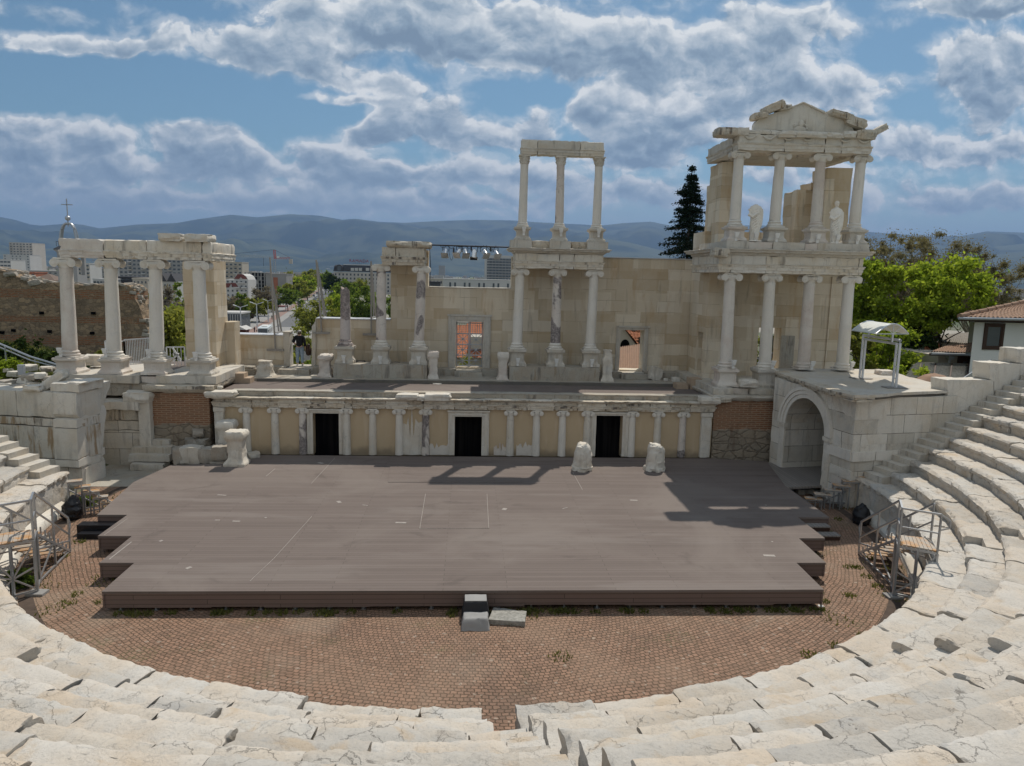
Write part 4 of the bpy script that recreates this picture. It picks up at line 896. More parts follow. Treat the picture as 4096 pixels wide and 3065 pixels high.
# tall corner pillar behind the left colonnade
pz = oy(840, 975, 8.3).z; a, b = XY(735, 1200, 8.3), XY(859, 1200, 8.3)
t = thing('corner_pillar', 'tall beige stone pillar behind the fourth column on the left', 'pillar', ((a+b)/2, 9, 3.6))
mb = MB(); mb.box(a, b, 8.3, 9.15, 3.3, zL-.01); mb.box(b-.45, b, 9.152, 9.9, 3.3, pz); mb.box(a+.8, b-.01, 8.65, 9.15, zL, pz); mb.build('shaft', M['limestone_wall'], t, rough=(.35, .012, 1.2, .04), smooth=0)
mb = MB(); mb.box(b+.003, b+.42, 9.5, 10.3, 3.1, oy(900, 1288, 9.5).z); mb.build('low_return', M['limestone_wall'], t, rough=(.35, .012, 1.2, .04), smooth=0)
# plinth, brick pier and vault wall below the left colonnade
xl, xr = XY(233, 1500, 5.45), XY(866, 1510, 5.45)
t = thing('left_tower_base', 'base of the left colonnade: stone plinth over a brick and rubble pier', 'base', (-11.6, 6, 0))
cu = [xl, xl+3.1, xl+3.75, xr]
for k, (q0, q1) in enumerate(zip(cu, cu[1:])):
    mb = MB(); mb.box(q0+.01, q1-.01, 5.42+(.12 if k == 1 else 0), 9.2 if k != 1 else 8, 3.27, 3.60-(.06 if k == 1 else 0)); mb.build('plinth_block', M['marble_grey' if k != 1 else 'marble_pink'], t, rough=(.25, .012, 1.6, .05), seed=k)
bx0, bx1 = XY(613, 1680, 5.3), XY(840, 1680, 5.3)
mb = MB(); mb.box(bx0, bx1, 5.3, 9.5, -.3, 2.93); mb.build('brick_pier', M['brick_pier'], t, rough=(.16, .022, 3, .03), smooth=0)
mb = MB(); mb.mould(bx0-.05, bx1+.05, 5.25, 9.6, [(0, 2.935), (.04, 2.97), (.12, 3.03), (.20, 3.12), (.20, 3.26)]); mb.build('moulding', M['weathered'], t, rough=(.18, .016, 2, .06))
mb = MB(); mb.box(xl, bx0-.25, 5.55, 9.0, 2.75, 3.265); mb.build('course_block', M['kerb_stone'], t, rough=(.25, .02, 1.6, .06))
vt = thing('vault_wall', 'block of white marble masonry with corbelled top behind the left stone steps', 'wall', (-14, 5.4, 0), None)
vx0, vx1 = -15.3, XY(600, 1700, 5.25)
for k, (z0, z1, yo, q) in enumerate(((-.1, 1.42, 0, 0), (1.43, 1.82, 0, .0), (1.83, 2.28, -.05, -.1), (2.29, 2.62, -.35, -.25))):
    mb = MB(); mb.box(vx0, vx1+q, 5.2+yo, 7.0, z0, z1); mb.build('course', M['marble_blocks' if k != 2 else 'weathered'], vt, rough=(.2, .015, 1.4, .06), seed=k)
mb = rock((vx1-.35, 5.5, 2.78), 1.0, 1.2, .42, 91, amp=.1); mb.build('top_block', M['marble_white'], vt, smooth=40)
mb = MB(); mb.box(vx1-.32, vx1+.12, 5.0, 6.6, -.1, 2.6); mb.build('end_block', M['marble_white'], vt, rough=(.2, .015, 1.4, .05))
# stone steps beside it
for i, (a, b, py) in enumerate(((518, 652, 1858), (510, 676, 1820), (522, 684, 1788), (536, 678, 1758), (555, 716, 1722), (572, 660, 1690))):
    Yf = 4.30+i*.27; p, q = oy(a, py, Yf), oy(b, py, Yf); mb = MB(); mb.box(p.x, q.x, Yf, Yf+.62, p.z-.27, p.z)
    tag(mb.build('stone_step', M['marble_grey'], rough=(.13, .022, 2, .06), seed=i), f'{("lowest", "second lowest", "third", "fourth", "wide fifth", "topmost")[i]} rough stone slab of the left steps by the brick pier', 'step', 'rough stone slabs of the left steps')
mb = MB(); mb.box(-17.5, -10.2, 2.2, 5.3, -.2, .012); st(mb.build('parodos_paving', M['kerb_stone'], rough=(.5, .01, 1)))
rb = thing('rubble_core', 'dark mossy rubble between the left steps and the brick pier', 'rubble', (-11.4, 5.0, 0)); k = 0
for (x, y, z, s) in ((-10.75, 4.95, .55, .6), (-10.55, 5.05, .95, .5), (-10.9, 5.1, 1.0, .45), (-10.4, 4.95, .5, .5), (-10.7, 5.15, 1.35, .4)):
    k += 1; rock((x, y, z), s, .5, s*.7, 100+k, k*.7, amp=.15).build('stone', M['field_stone'], rb, smooth=40)

# ================================================================== right tower
RY = 6.0
t = thing('right_tower_base', 'base of the right tower: brick and rubble pier with a moulded marble course', 'base', (11.5, 6, 0))
b0, b1 = XY(2852, 1700, 5.25), XY(3092, 1700, 5.25)
mb = MB(); mb.box(b0, b1+.3, 5.25, 10.9, -.3, 2.90); mb.build('brick_pier', M['brick_pier'], t, rough=(.16, .022, 3, .03), smooth=0)
mb = MB(); mb.mould(b0-.03, b1+4.5, 5.2, 11.2, [(0, 2.905), (.03, 2.94), (.10, 3.0), (.16, 3.06), (.16, 3.14)]); mb.build('moulding', M['marble_grey'], t, rough=(.2, .014, 2, .05))
for k, (x0, x1, mt, y0) in enumerate(((b0-.05, XY(2938, 1530, 5.3)-.02, 'marble_grey', 5.32), (XY(2940, 1530, 5.3), XY(3004, 1530, 5.3), 'marble_pink', 5.5), (XY(3007, 1530, 5.3), b1+.02, 'marble_grey', 5.32), (b1+.04, b1+4.4, 'marble_grey', 5.9))):
    mb = MB(); mb.box(x0, x1, y0, 11.1, 3.145, 3.42-(.04 if k == 1 else 0)); mb.build('plinth_block', M[mt], t, rough=(.22, .014 if k != 1 else .04, 1.8, .05), seed=k)
mb = rock((XY(2860, 1560, 5.2)+.25, 5.3, 3.0), .9, .5, .26, 95, amp=.14); mb.build('broken_moulding', M['weathered'], t, smooth=40)
for i, (pb, pt, zb, ped, lab, mt) in enumerate([(2904, 2921, 4.18, True, 'lower tower column at the left, on a tall pink pedestal', 'marble_pink'), (3060, 3081, 4.18, True, 'lower tower column in front of the dark doorway with railing', 'marble_column'), (3215, 3240, 4.20, False, 'lower tower column with pink veining, second from the right', 'marble_pink'), (3371, 3398, 4.20, False, 'lower tower column at the right end, against the green trees', 'marble_column')]):
    x = XY(pb, 1437, RY); column(lab, x, RY, 3.42 if ped else 4.12, zb, 8.16, .255, mt, 'ionic', 'marble_pink' if i == 0 else 'marble_grey', i+30, tx=XY(pt, 1110, RY), ped=ped)
    floodlight(x+.16, RY-.46, 4.22, f'small white floodlight at the base of the {("first", "second", "third", "fourth")[i]} lower tower column from the left')
ex0, ex1 = XY(2862, 1085, RY), XY(3432, 1095, RY)
entab('long entablature with broken left corner over the four lower tower columns', ex0, ex1, RY-.34, 9.25, 8.165, 8.86, 9.14, [XY(2912, 1050, RY), XY(3052, 1040, RY), XY(3420, 1050, RY)], sd=110, out=.32)
mb = rock((ex0-.02, 5.55, 8.93), .62, .6, .34, 97, amp=.15); tag(mb.build('cornice_block', M['weathered'], smooth=40), 'broken corner lump on the cornice at the left of the tower', 'block')
# tower walls
t = thing('tower_wall', 'beige stone walls of the right tower behind its columns, with two doorways', 'wall', (13.5, 9.3, 3.4))
sx = 10.72
def swapxy(mb):
    mb.v = [(y, x, z) for x, y, z in mb.v]; return mb
d0, d1 = ox(2808, 1400, sx), ox(2786, 1400, sx)
ztop = oy(2800, 930, 10.2).z
swapxy(grid_wall([(8.35, WY-.02, 3.0, 8.85), (9.3, WY-.02, 8.85, ztop)], [(d0.y, d1.y, 3.45, 5.45)], sx, sx+.72)).build('wall', M['limestone_wall'], t, rough=(.4, .014, 1, .05), smooth=0)
wx1 = XY(3372, 1300, 9.3); h0, h1 = XY(3030, 1400, 9.3), XY(3120, 1400, 9.3)
grid_wall([(sx+.73, wx1, 3.0, 8.86)], [(h0, h1, 3.44, oy(3100, 1312, 9.3).z)], 9.3, 10.1).build('porch_wall', M['limestone_wall'], t, rough=(.4, .014, 1, .04), smooth=0)
mb = MB(); mb.box(wx1-.75, wx1, 9.22, 9.298, 3.4, 8.12); mb.build('pilaster', M['limestone_wall'], t, rough=(.35, .01, 1, .02), smooth=0)
mb = MB(); mb.box(h1-.02, h1+.62, 9.18, 9.297, 3.44, 5.35); mb.build('door_jamb', M['kerb_stone'], t, rough=(.35, .01, 1, .02), smooth=0)
# upper storey
UZ = 9.44
mb = MB(); cu = [XY(2890, 980, RY), XY(2978, 980, RY), XY(3074, 980, RY), XY(3200, 980, RY), XY(3250, 980, RY), XY(3456, 980, RY)]
t2 = thing('upper_plinth', 'course of grey plinth blocks under the statues and upper tower columns', 'plinth', (13.5, RY, 9.14))
for k, (a, b) in enumerate(zip(cu, cu[1:])):
    mb = MB(); mb.box(a+.006, b-.006, RY-.48+(.03 if k in (1, 3) else 0), 9.1, 9.145, UZ-(.02 if k in (1, 3) else 0)); mb.build('plinth_block', M['marble_grey' if k not in (1, 3) else 'marble_pink'], t2, rough=(.22, .014, 1.8, .05), seed=k+3)
for i, (pb, pt, lab, pm) in enumerate([(2938, 2957, 'upper tower column at the left, below the overhanging cornice corner', 'marble_pink'), (3097, 3122, 'upper tower column just right of the headless statue', 'marble_grey'), (3262, 3285, 'upper tower column on a cracked pedestal between the two statues', 'marble_pink'), (3417, 3446, 'upper tower column at the right end, right of the statue with a head', 'marble_grey')]):
    x = XY(pb, 906, RY); column(lab, x, RY, UZ+.002, 10.02, 13.02, .225, 'marble_column' if i != 2 else 'marble_pink', 'ionic', pm, i+40, tx=XY(pt, 620, RY))
for i, px in enumerate((2944, 3021, 3106, 3270, 3349, 3430)):
    x = XY(px, 965, RY-.45); floodlight(x, RY-.44, UZ+.0, ('small white floodlight at the foot of the left upper tower column', 'small white floodlight in front of the headless statue', 'small white floodlight at the foot of the second upper tower column', 'small white floodlight in front of the cracked pedestal', 'small white floodlight in front of the statue with a head', 'small white floodlight at the foot of the right upper tower column')[i], s=.95)
ux0, ux1 = XY(2942, 575, RY), XY(3470, 590, RY)
t = thing('upper_entablature', 'carved garland entablature with broken cornice at the top of the right tower', 'entablature', (13.5, RY, 13.02), 'stone entablatures over the columns')
prof = [(0, 13.025), (0, 13.12), (.02, 13.125), (.02, 13.24), (.045, 13.25), (.07, 13.33), (.0, 13.35), (-.02, 13.50), (0, 13.66)]
blocks([ux0, XY(3128, 570, RY), XY(3288, 570, RY), XY(3354, 570, RY), ux1], RY-.32, RY+.30, prof, 'marble_white', t, 'architrave_block', sd=120, chip=.07)
# carved garlands on the frieze
for c in range(7):
    gm = MB()
    gx = ux0+.45+c*(ux1-ux0-.8)/6
    if c in (4,): continue
    pts = [(gx-.25+.5*i/8, RY-.33-.03*math.sin(math.pi*i/8), 13.60-.13*math.sin(math.pi*i/8)) for i in range(9)]; gm.tube(pts, [.025+.02*math.sin(math.pi*i/8) for i in range(9)], 6); gm.ico((gx+.25, RY-.345, 13.60), .05, .04, .05, 1); gm.build('garland', M['marble_white'], t, rough=(.08, .012, 8))
mb = MB(); mb.mould(ux0-.02, ux0+.50, RY+.31, 9.4, prof); mb.build('side_beam', M['marble_grey'], t, rough=(.18, .014, 2.2, .04))
mb = MB(); mb.mould(ux1-.52, ux1, RY+.31, 9.4, prof); mb.build('side_beam', M['marble_grey'], t, rough=(.18, .014, 2.2, .04))
mb = MB(); mb.box(ux0+.5, ux1-.53, RY+.7, 9.2, 12.98, 13.3); mb.build('ceiling_slab', M['kerb_stone'], t, smooth=0)
mb = MB(); mb.mould(ux0, ux1, RY-.30, RY+.32, [(0, 13.665), (0, 13.78), (-.04, 13.85)]); mb.build('course', M['marble_blocks'], t, rough=(.16, .014, 2, .05))
for k, (a, b, py, h, yo, dn) in enumerate(((2868, 2952, 536, .30, -.2, -.02), (2945, 2990, 535, .30, -.22, .0), (3110, 3178, 540, .24, -.34, -.08), (3178, 3302, 540, .24, -.36, -.06), (3300, 3368, 545, .20, -.30, -.05), (3368, 3420, 542, .25, -.36, .0), (3420, 3500, 533, .36, -.30, .03))):
    X0, X1 = XY(a, py, RY+yo), XY(b, py, RY+yo); mb = rock(((X0+X1)/2, RY+yo+.2, 13.74+dn), X1-X0, .75, h, 130+k, amp=.08); mb.build('cornice_block', M['weathered' if k in (0, 6) else 'marble_white'], t, smooth=40)
p = oy(3505, 525, RY); mb = rock((p.x, RY-.1, p.z), .62, .55, .24, 139, 0, -.5, amp=.1); mb.build('cornice_block', M['weathered'], t, smooth=40)
# dentils under the broken cornice
mb = MB()
for a, b in ((3182, 3300), (3115, 3175), (3372, 3460)):
    X0, X1 = XY(a, 547, RY-.36), XY(b, 547, RY-.36); n = int((X1-X0)/.085)
    for i in range(n): mb.box(X0+i*.085, X0+i*.085+.05, RY-.43, RY-.28, 13.60, 13.665)
mb.build('dentil_row', M['marble_white'], t, smooth=0)
# pediment
ped = [(3019, 524), (3020, 497), (3030, 482), (3050, 470), (3085, 455), (3130, 445), (3164, 431), (3211, 411), (3255, 433), (3300, 453), (3345, 470), (3400, 496), (3416, 520), (3413, 530)]
P = [(oy(x, y, RY-.1).x, oy(x, y, RY-.1).z) for x, y in ped]; P[0] = (P[0][0], 13.86); P[-1] = (P[-1][0], 13.86)
t = thing('pediment', 'triangular marble pediment with a faded carved figure crowning the right tower', 'pediment', (P[7][0], RY, 13.86))
mb = MB(); mb.prism(P, RY-.12, RY+.3, 'y'); mb.build('gable', M['marble_white'], t, rough=(.16, .010, 2, .04))
mb = MB()
for a, b in ((P[6], P[7]), (P[7], P[9])): mb.bar((a[0], RY-.13, a[1]), (b[0], RY-.13, b[1]), .10, .06)
mb.build('raking_moulding', M['marble_white'], t, rough=(.15, .01, 3, .03))
mb = MB(); c = oy(3205, 505, RY-.12)
mb.ico((c.x-.05, RY-.13, c.z-.15), .28, .07, .16, 2); mb.ico((c.x-.02, RY-.13, c.z+.08), .12, .06, .17, 2); mb.tube([(c.x+.05, RY-.15, c.z+.1), (c.x+.25, RY-.15, c.z-.02), (c.x+.22, RY-.15, c.z-.12), (c.x+.16, RY-.15, c.z+.25)], .04, 6); mb.ico((c.x-.27, RY-.13, c.z+.02), .07, .05, .09, 1)
mb.build('relief', M['marble_white'], t, rough=(.06, .012, 6))
for k, (x, y, w, h, rz) in enumerate(((3035, 466, .52, .24, -.15), (3090, 432, .85, .30, -.42), (3131, 436, .48, .18, -.2), (3357, 466, .95, .24, .22), (3412, 494, .85, .36, .30))):
    p = oy(x, y, RY); mb = rock((p.x, RY, p.z), w, .7, h, 150+k, 0, rz, amp=.10); mb.build('raking_cornice_block', M['weathered'], t, smooth=40)
# piers of the upper storey
for (a, b, top, lab, y0, y1) in ((2874, 2936, 590, 'tall beige pier at the left back of the upper tower storey', 8.3, 9.9), (3290, 3392, 600, 'tall beige pier at the right back of the upper tower storey', 8.9, 10.3)):
    t = thing('upper_pier', lab, 'pier', (XY(a, 900, y0), y0, 9.15)); mb = MB(); mb.box(XY(a, 900, y0), XY(b, 900, y0), y0, y1, 8.9, 12.97); mb.build('shaft', M['limestone_wall'], t, rough=(.35, .016, 1.1, .06), smooth=0)
t = thing('side_pier', 'lower beige pier stepping down left of the tall left pier', 'pier', (XY(2868, 850, 9.95), 10, 9)); mb = MB(); mb.box(XY(2850, 850, 9.95), XY(2892, 850, 9.95), 9.95, 11.0, 8.85, oy(2860, 735, 9.95).z); mb.build('shaft', M['limestone_wall'], t, rough=(.35, .016, 1.1, .06), smooth=0)
t = thing('upper_wall_stub', 'broken beige wall stub standing between the upper tower columns', 'wall', (15, 10.5, 9))
mb = MB(); a, b, c = XY(3178, 900, 9.9), XY(3236, 900, 9.9), XY(3262, 900, 9.9); mb.box(a, c+.3, 9.9, 11.3, 8.5, oy(3210, 760, 9.9).z); mb.box(b, c+.3, 10.0, 11.2, oy(3210, 760, 9.9).z+.002, oy(3240, 728, 9.9).z); mb.build('masonry', M['limestone_wall'], t, rough=(.3, .02, 1.2, .08), smooth=0)
mb = MB(); a, b = XY(2960, 940, 10.5), XY(3062, 940, 10.5); mb.box(a, b, 10.5, 11, 8.6, oy(3000, 928, 10.5).z); tag(mb.build('low_wall', M['limestone_wall'], rough=(.3, .01, 1.2, .04), smooth=0), 'low beige wall behind the headless statue', 'wall')
t = thing('roof_railing', 'thin grey railing behind the statues on the tower', 'railing', (13, 11.2, 9)); mb = MB(); a, b = XY(2950, 930, 11.2), XY(3200, 930, 11.2)
for py in (921, 951): z = oy(3080, py, 11.2).z; mb.bar((a, 11.2, z), (b, 11.2, z), .05)
for i in range(4): x = a+(b-a)*i/3; mb.bar((x, 11.2, 8.6), (x, 11.2, oy(3080, 921, 11.2).z), .05)
mb.build('rail', M['grey_paint'], t, smooth=0)
mb = MB(); mb.box(sx+.75, wx1+.2, 9.35, 11.0, 8.87, 9.14); tag(mb.build('floor_slab', M['kerb_stone'], smooth=0), 'stone floor of the upper tower storey behind the cornice', 'slab')
# stair with railing glimpsed through the tower doorway
t = thing('iron_stair', 'dark iron stair seen through the lower tower doorway', 'stairs', (XY(3105, 1420, 12), 12, 3)); mb = MB()
for i in range(6): p = oy(3060+i*9, 1440-i*5, 12); mb.box(p.x-.2, p.x+.2, 12, 12.8, p.z-.05, p.z)
for py in (1345, 1375, 1405): p, q = oy(3090, py, 11.9), oy(3130, py-2, 11.9); mb.bar(p, q, .05)
for px in (3092, 3112, 3128): mb.bar(oy(px, 1470, 11.9), oy(px, 1345, 11.9), .05)
mb.build('stringer', M['dark_metal'], t, smooth=0)
# ================================================================== right parodos vault
E0 = Vector((13.36, .03, 0)); e1 = Vector((.982, .191, 0)); e2 = Vector((-.175, .985, 0)).normalized()
def hit(px, py, A, n):
    d = ray(px, py); return CAM+d*((A-CAM).dot(n)/d.dot(n))
n1 = Vector((.191, -.982, 0)); n2 = Vector((-e2.y, e2.x, 0))
def uF(px, py): h = hit(px, py, E0, n1); return (h-E0).dot(e1), h.z      # on the wall facing the seats
def uA(px, py): h = hit(px, py, E0, n2); return (h-E0).dot(e2), h.z      # on the arched face
def lift(mb, ax, flip=1):
    """turn (u, depth, z) coordinates into the site: u along ax, depth along its horizontal normal"""
    pr = Vector((-ax.y, ax.x, 0))*flip
    mb.v = [tuple(E0+ax*u+pr*d+Vector((0, 0, z))) for u, d, z in mb.v]; return mb
t = thing('vault_building', 'marble vaulted side entrance with a big moulded arch on the right', 'vault', tuple(E0+e2*2.4+e1*2))
zt = uF(3424, 1600)[1]
zt = 3.93
ul, zsl = uA(3146, 1672); ur, _ = uA(3291, 1800); cu_, zc = uA(3222, 1592)
ur = uA(3284, 1930)[0]
cu_ = (ul+ur)/2; rad = abs(ul-ur)/2; zsp = zc-rad
uend = uA(3086, 1700)[0]
# arched wall: band around the opening, cut as a polygon with the arch removed
arc = [(cu_+rad*math.cos(a), zsp+rad*math.sin(a)) for a in [math.pi*i/24 for i in range(25)]]   # from +u side to -u side
hi, lo = max(ul, ur), min(ul, ur)
mb = MB()
mb.prism([(-.0, -.1), (lo, -.1), (lo, zsp), (-.0, zsp)], 0, 4.2, 'y'); mb.prism([(hi, -.1), (uend, -.1), (uend, zsp), (hi, zsp)], 0, 4.2, 'y')
for i in range(24):
    a, b = arc[i], arc[i+1]; mb.add([(a[0], 0, a[1]), (b[0], 0, b[1]), (b[0], 0, zt), (a[0], 0, zt), (a[0], 4.2, a[1]), (b[0], 4.2, b[1]), (b[0], 4.2, zt), (a[0], 4.2, zt)], [(0, 1, 2, 3), (0, 4, 5, 1)])
mb.prism([(0, zsp), (lo, zsp), (lo, zt), (0, zt)], 0, 4.2, 'y'); mb.prism([(hi, zsp), (uend, zsp), (uend, zt), (hi, zt)], 0, 4.2, 'y')
lift(mb, e2, -1).build('arched_wall', M['marble_blocks'], t, rough=(.28, .012, 1.4, .03), smooth=30)
mb = MB(); mb.box(lo-.3, hi+.3, 4.21, 4.5, -.1, zt); lift(mb, e2, -1).build('vault_back', M['marble_blocks'], t, smooth=0)
# moulded archivolt in three stepped rings
for k, (r_in, r_out, pr_) in enumerate(((0, .15, .05), (.155, .30, .085), (.305, .43, .12))):
    mb = MB(); vs = []; fs = []; N = 28
    for i in range(N+1):
        a = math.pi*i/N; c, s_ = math.cos(a), math.sin(a)
        for rr, d in ((rad+r_in, .0), (rad+r_in, -pr_), (rad+r_out, -pr_), (rad+r_out, .0)): vs.append((cu_+rr*c, d, zsp+rr*s_))
    for i in range(N):
        for j in range(4): fs.append((4*i+j, 4*i+(j+1) % 4, 4*i+4+(j+1) % 4, 4*i+4+j))
    mb.add(vs, fs); lift(mb, e2, -1).build('archivolt', M['marble_column'], t, rough=(.25, .006, 2, .015), smooth=30)
for a, b, o, y1_, z0, z1 in ((lo-.44, lo+.02, -.10, .06, zsp-.16, zsp-.004), (hi-.02, hi+.40, -.10, .06, zsp-.16, zsp-.004), (lo-.38, lo-.02, -.05, .03, .3, zsp-.165), (hi+.02, hi+.36, -.05, .03, .3, zsp-.165), (-.1, lo-.45, -.04, .02, 1.02, 1.36)):
    mb = MB(); mb.box(a, b, o, y1_, z0, z1); lift(mb, e2, -1).build('impost' if o == -.10 else 'jamb_strip', M['marble_white'], t, rough=(.2, .012, 2, .03))
# string course of the arched face and courses of the wall facing the seats
uw = uF(3790, 1570)[0]
for k, (z0, z1, o) in enumerate(((-.1, .55, 0), (.56, 1.0, .0), (1.01, 1.68, .0), (1.69, 2.05, .06), (2.06, 3.15, .0), (3.16, zt, .0))):
    cuts = [0, uw] if k != 3 else [0, uw*.25, uw*.5, uw*.8, uw]
    if k in (2, 4, 1): cuts = [0, uw*(.33 if k == 2 else .20), uw*.62, uw]
    for a, b in zip(cuts, cuts[1:]):
        mb = MB(); mb.box(a+(.009 if a else -.0), b-.009, -o-.002*k-(.012 if (k+int(a*3)) % 2 else 0), .9, z0, z1-.016); lift(mb, e1, 1).build('wall_course', M[('marble_white', 'marble_pink', 'marble_blocks', 'marble_column', 'marble_blocks', 'marble_white')[k]], t, rough=(.25, .010, 1.2, .03), seed=k)
mb = MB(); mb.box(.0, lo-.02, -.05, 0, 1.69, 2.05); lift(mb, e2, -1).build('string_course', M['marble_column'], t, rough=(.25, .01, 1.2, .03))
# roof slabs with projecting cornice
zr_ = 4.12
def loc(px, py): p = oz(px, py, zr_); return (p.x, p.y)
roof = [loc(3090, 1482), loc(3160, 1508), loc(3260, 1542), loc(3340, 1566), loc(3418, 1582), loc(3505, 1580), loc(3604, 1570), loc(3794, 1563), loc(3786, 1546), loc(3700, 1522), loc(3640, 1508), (18.4, 6.9), (13.2, 6.8)]
mb = MB(); mb.prism([(x, y) for x, y in roof], zr_-.10, zr_, 'z'); mb.build('roof_slab', M['marble_grey'], t, rough=(.35, .01, 1.3, .03), smooth=30)
inn = [(x+.12, y+.14) for x, y in roof]
mb = MB(); mb.prism(inn, zt+.002, zr_-.102, 'z'); mb.build('roof_bed', M['dark_stone'], t, smooth=0)
for k, (p, q) in enumerate(zip(roof[:5], roof[1:6])):
    a, b = Vector((*p, 0)), Vector((*q, 0)); d = (b-a).normalized(); nn = Vector((-d.y, d.x, 0)); mb = MB()
    for (o, z0, z1) in ((-.02, zr_-.08, zr_+.012), (.05, zr_-.17, zr_-.081), (.12, zr_-.25, zr_-.171)):
        vs = [(a+nn*(o-.0)), (b+nn*o), (b+nn*(o+.55)), (a+nn*(o+.55))]; mb.prism([(v.x, v.y) for v in vs], z0, z1, 'z')
    mb.build('cornice', M['weathered' if k < 4 else 'marble_grey'], t, rough=(.16, .02, 2.2, .05), seed=k, smooth=40)
# stepped parapet climbing beside the seats
for k, (pts, mt) in enumerate((([(3790, 1519), (3974, 1521), (3975, 1640), (3790, 1660)], 'marble_white'), ([(3960, 1452), (4110, 1455), (4110, 1560), (3977, 1600), (3976, 1524), (3958, 1518)], 'marble_white'), ([(4066, 1394), (4200, 1396), (4200, 1452), (4064, 1452)], 'marble_white'), ([(3793, 1660), (3976, 1610), (4150, 1500), (4150, 1700), (3793, 1830)], 'marble_blocks'))):
    P = [uF(*q) for q in pts]; mb = MB(); mb.prism(P, -.0-.004*k, .75-.01*k, 'y'); lift(mb, e1, 1).build('parapet_block', M[mt], t, rough=(.2, .022, 1.6, .05), seed=k)
# timber ramp from the stage into the vault
pts = [(11.72, 4.72), (12.62, 4.66), (15.5, 5.0), (15.6, 1.9), (13.2, 1.35), (11.62, 1.05)]
mb = MB(); mb.prism(pts, .36, .44, 'z'); tag(mb.build('timber_ramp', M['grey_planks'], smooth=0), 'weathered grey plank floor leading from the stage into the arch', 'floor')
for i, (px, py) in enumerate(((3176, 1955), (3245, 1945))):
    pass
# black void below its edge and stones
for k, (px, py, s) in enumerate(((3200, 1965, .28), (3238, 1962, .35), (3262, 1968, .22))):
    p = oz(px, py, .1); tag(rock((p.x, p.y, .1), s, s, s*.7, 170+k, k, amp=.12).build('stone', M['field_stone'], smooth=40), f'{("left", "middle", "right")[k]} pale stone in the dark below the plank floor edge', 'stone')

# ================================================================== left broken parodos wall
f1 = Vector((-.982, .191, 0)); f2 = Vector((.12, .993, 0)).normalized(); G0 = oz(332, 1930, .15); G0.z = 0
m1 = Vector((.191, .982, 0)); m2 = Vector((f2.y, -f2.x, 0))
def vF(px, py): h = hit(px, py, G0, m1); return (h-G0).dot(f1), h.z
def vA(px, py): h = hit(px, py, G0, m2); return (h-G0).dot(f2), h.z
def liftL(mb, ax, pr): mb.v = [tuple(G0+ax*u+pr*d+Vector((0, 0, z))) for u, d, z in mb.v]; return mb
bk = Vector((.191, .982, 0)); sd_ = Vector((-f2.y, f2.x, 0))
t = thing('parodos_wall', 'broken wall of big white marble blocks at the left edge with rust streaks', 'wall', tuple(G0))
UL = vF(-250, 1640)[0]
rows_ = [(vF(320, 2030)[1], vF(312, 1872)[1], 'marble_pink', [0, .55, 1.1, UL]), (vF(312, 1872)[1], vF(310, 1842)[1], 'marble_white', [0, .28, .95, UL]), (vF(310, 1840)[1], vF(304, 1714)[1], 'marble_rust', [0, .34, vF(67, 1780)[0], UL]), (vF(304, 1712)[1], vF(303, 1680)[1], 'marble_rust', [0, .32, vF(135, 1700)[0], vF(60, 1700)[0], UL]), (vF(303, 1677)[1], vF(302, 1573)[1], 'marble_white', [0, .42, vF(66, 1620)[0], UL])]
for k, (z0, z1, mt, cuts) in enumerate(rows_):
    for j, (a, b) in enumerate(zip(cuts, cuts[1:])):
        mb = MB(); mb.box(a+.006, b-.006, .0+.012*(k % 2)-(.03 if k == 1 else 0), 1.1, z0+.008, z1-.008); liftL(mb, f1, bk).build('wall_block', M[mt], t, rough=(.22, .012, 1.3, .04), seed=k*5+j)
# springer blocks of the lost arch, facing the stage
for k, (pts, mt) in enumerate((([(302, 1575), (329, 1562), (441, 1523), (438, 1545), (404, 1640), (315, 1672), (304, 1660)], 'marble_white'), ([(303, 1680), (335, 1664), (395, 1640), (388, 1676), (305, 1714)], 'marble_column'), ([(402, 1622), (414, 1620), (423, 1648), (416, 1700), (409, 1790), (384, 1802), (388, 1700)], 'marble_column'), ([(305, 1716), (386, 1680), (382, 1800), (311, 1841)], 'marble_white'), ([(312, 1843), (416, 1788), (418, 1815), (402, 1828), (314, 1872)], 'marble_column'), ([(340, 1875), (410, 1825), (418, 1845), (425, 1945), (340, 1990)], 'marble_white'))):
    P = [vA(*q) for q in pts]; mb = MB(); mb.prism(P, -.02-.006*(k % 3), .85, 'y'); liftL(mb, f2, sd_).build('springer_block', M[mt], t, rough=(.16, .012, 1.6, .03), seed=k+30)
P = [vF(*q) for q in ((203, 1532), (300, 1534), (315, 1570), (203, 1570))]; zc0 = P[2][1]+.005
mb = MB(); mb.box(P[1][0]-.15, P[0][0], -.03, 1.25, zc0, P[0][1]); liftL(mb, f1, bk).build('cap_block', M['marble_white'], t, rough=(.16, .02, 1.6, .06))
mb = MB(); mb.box(P[1][0]-.25, P[1][0]+.35, .0, 1.15, P[0][1]+.003, P[0][1]+.05); liftL(mb, f1, bk).build('cap_block', M['marble_white'], t, rough=(.12, .02, 2.6, .05))
P = oy(200, 1535, 3.0); tag(rock((P.x, 3.0, P.z), 1.4, .5, .3, 190, 0, -.62, amp=.1).build('fallen_slab', M['marble_white'], smooth=40), 'pale slab leaning up behind the broken wall on the left', 'slab')
P = oy(135, 1553, 2.6); tag(rock((P.x, 2.6, P.z), .6, .4, .22, 191, 0, 0, amp=.14).build('fallen_stone', M['marble_white'], smooth=40), 'small pale stone lying behind the broken wall on the left', 'stone')

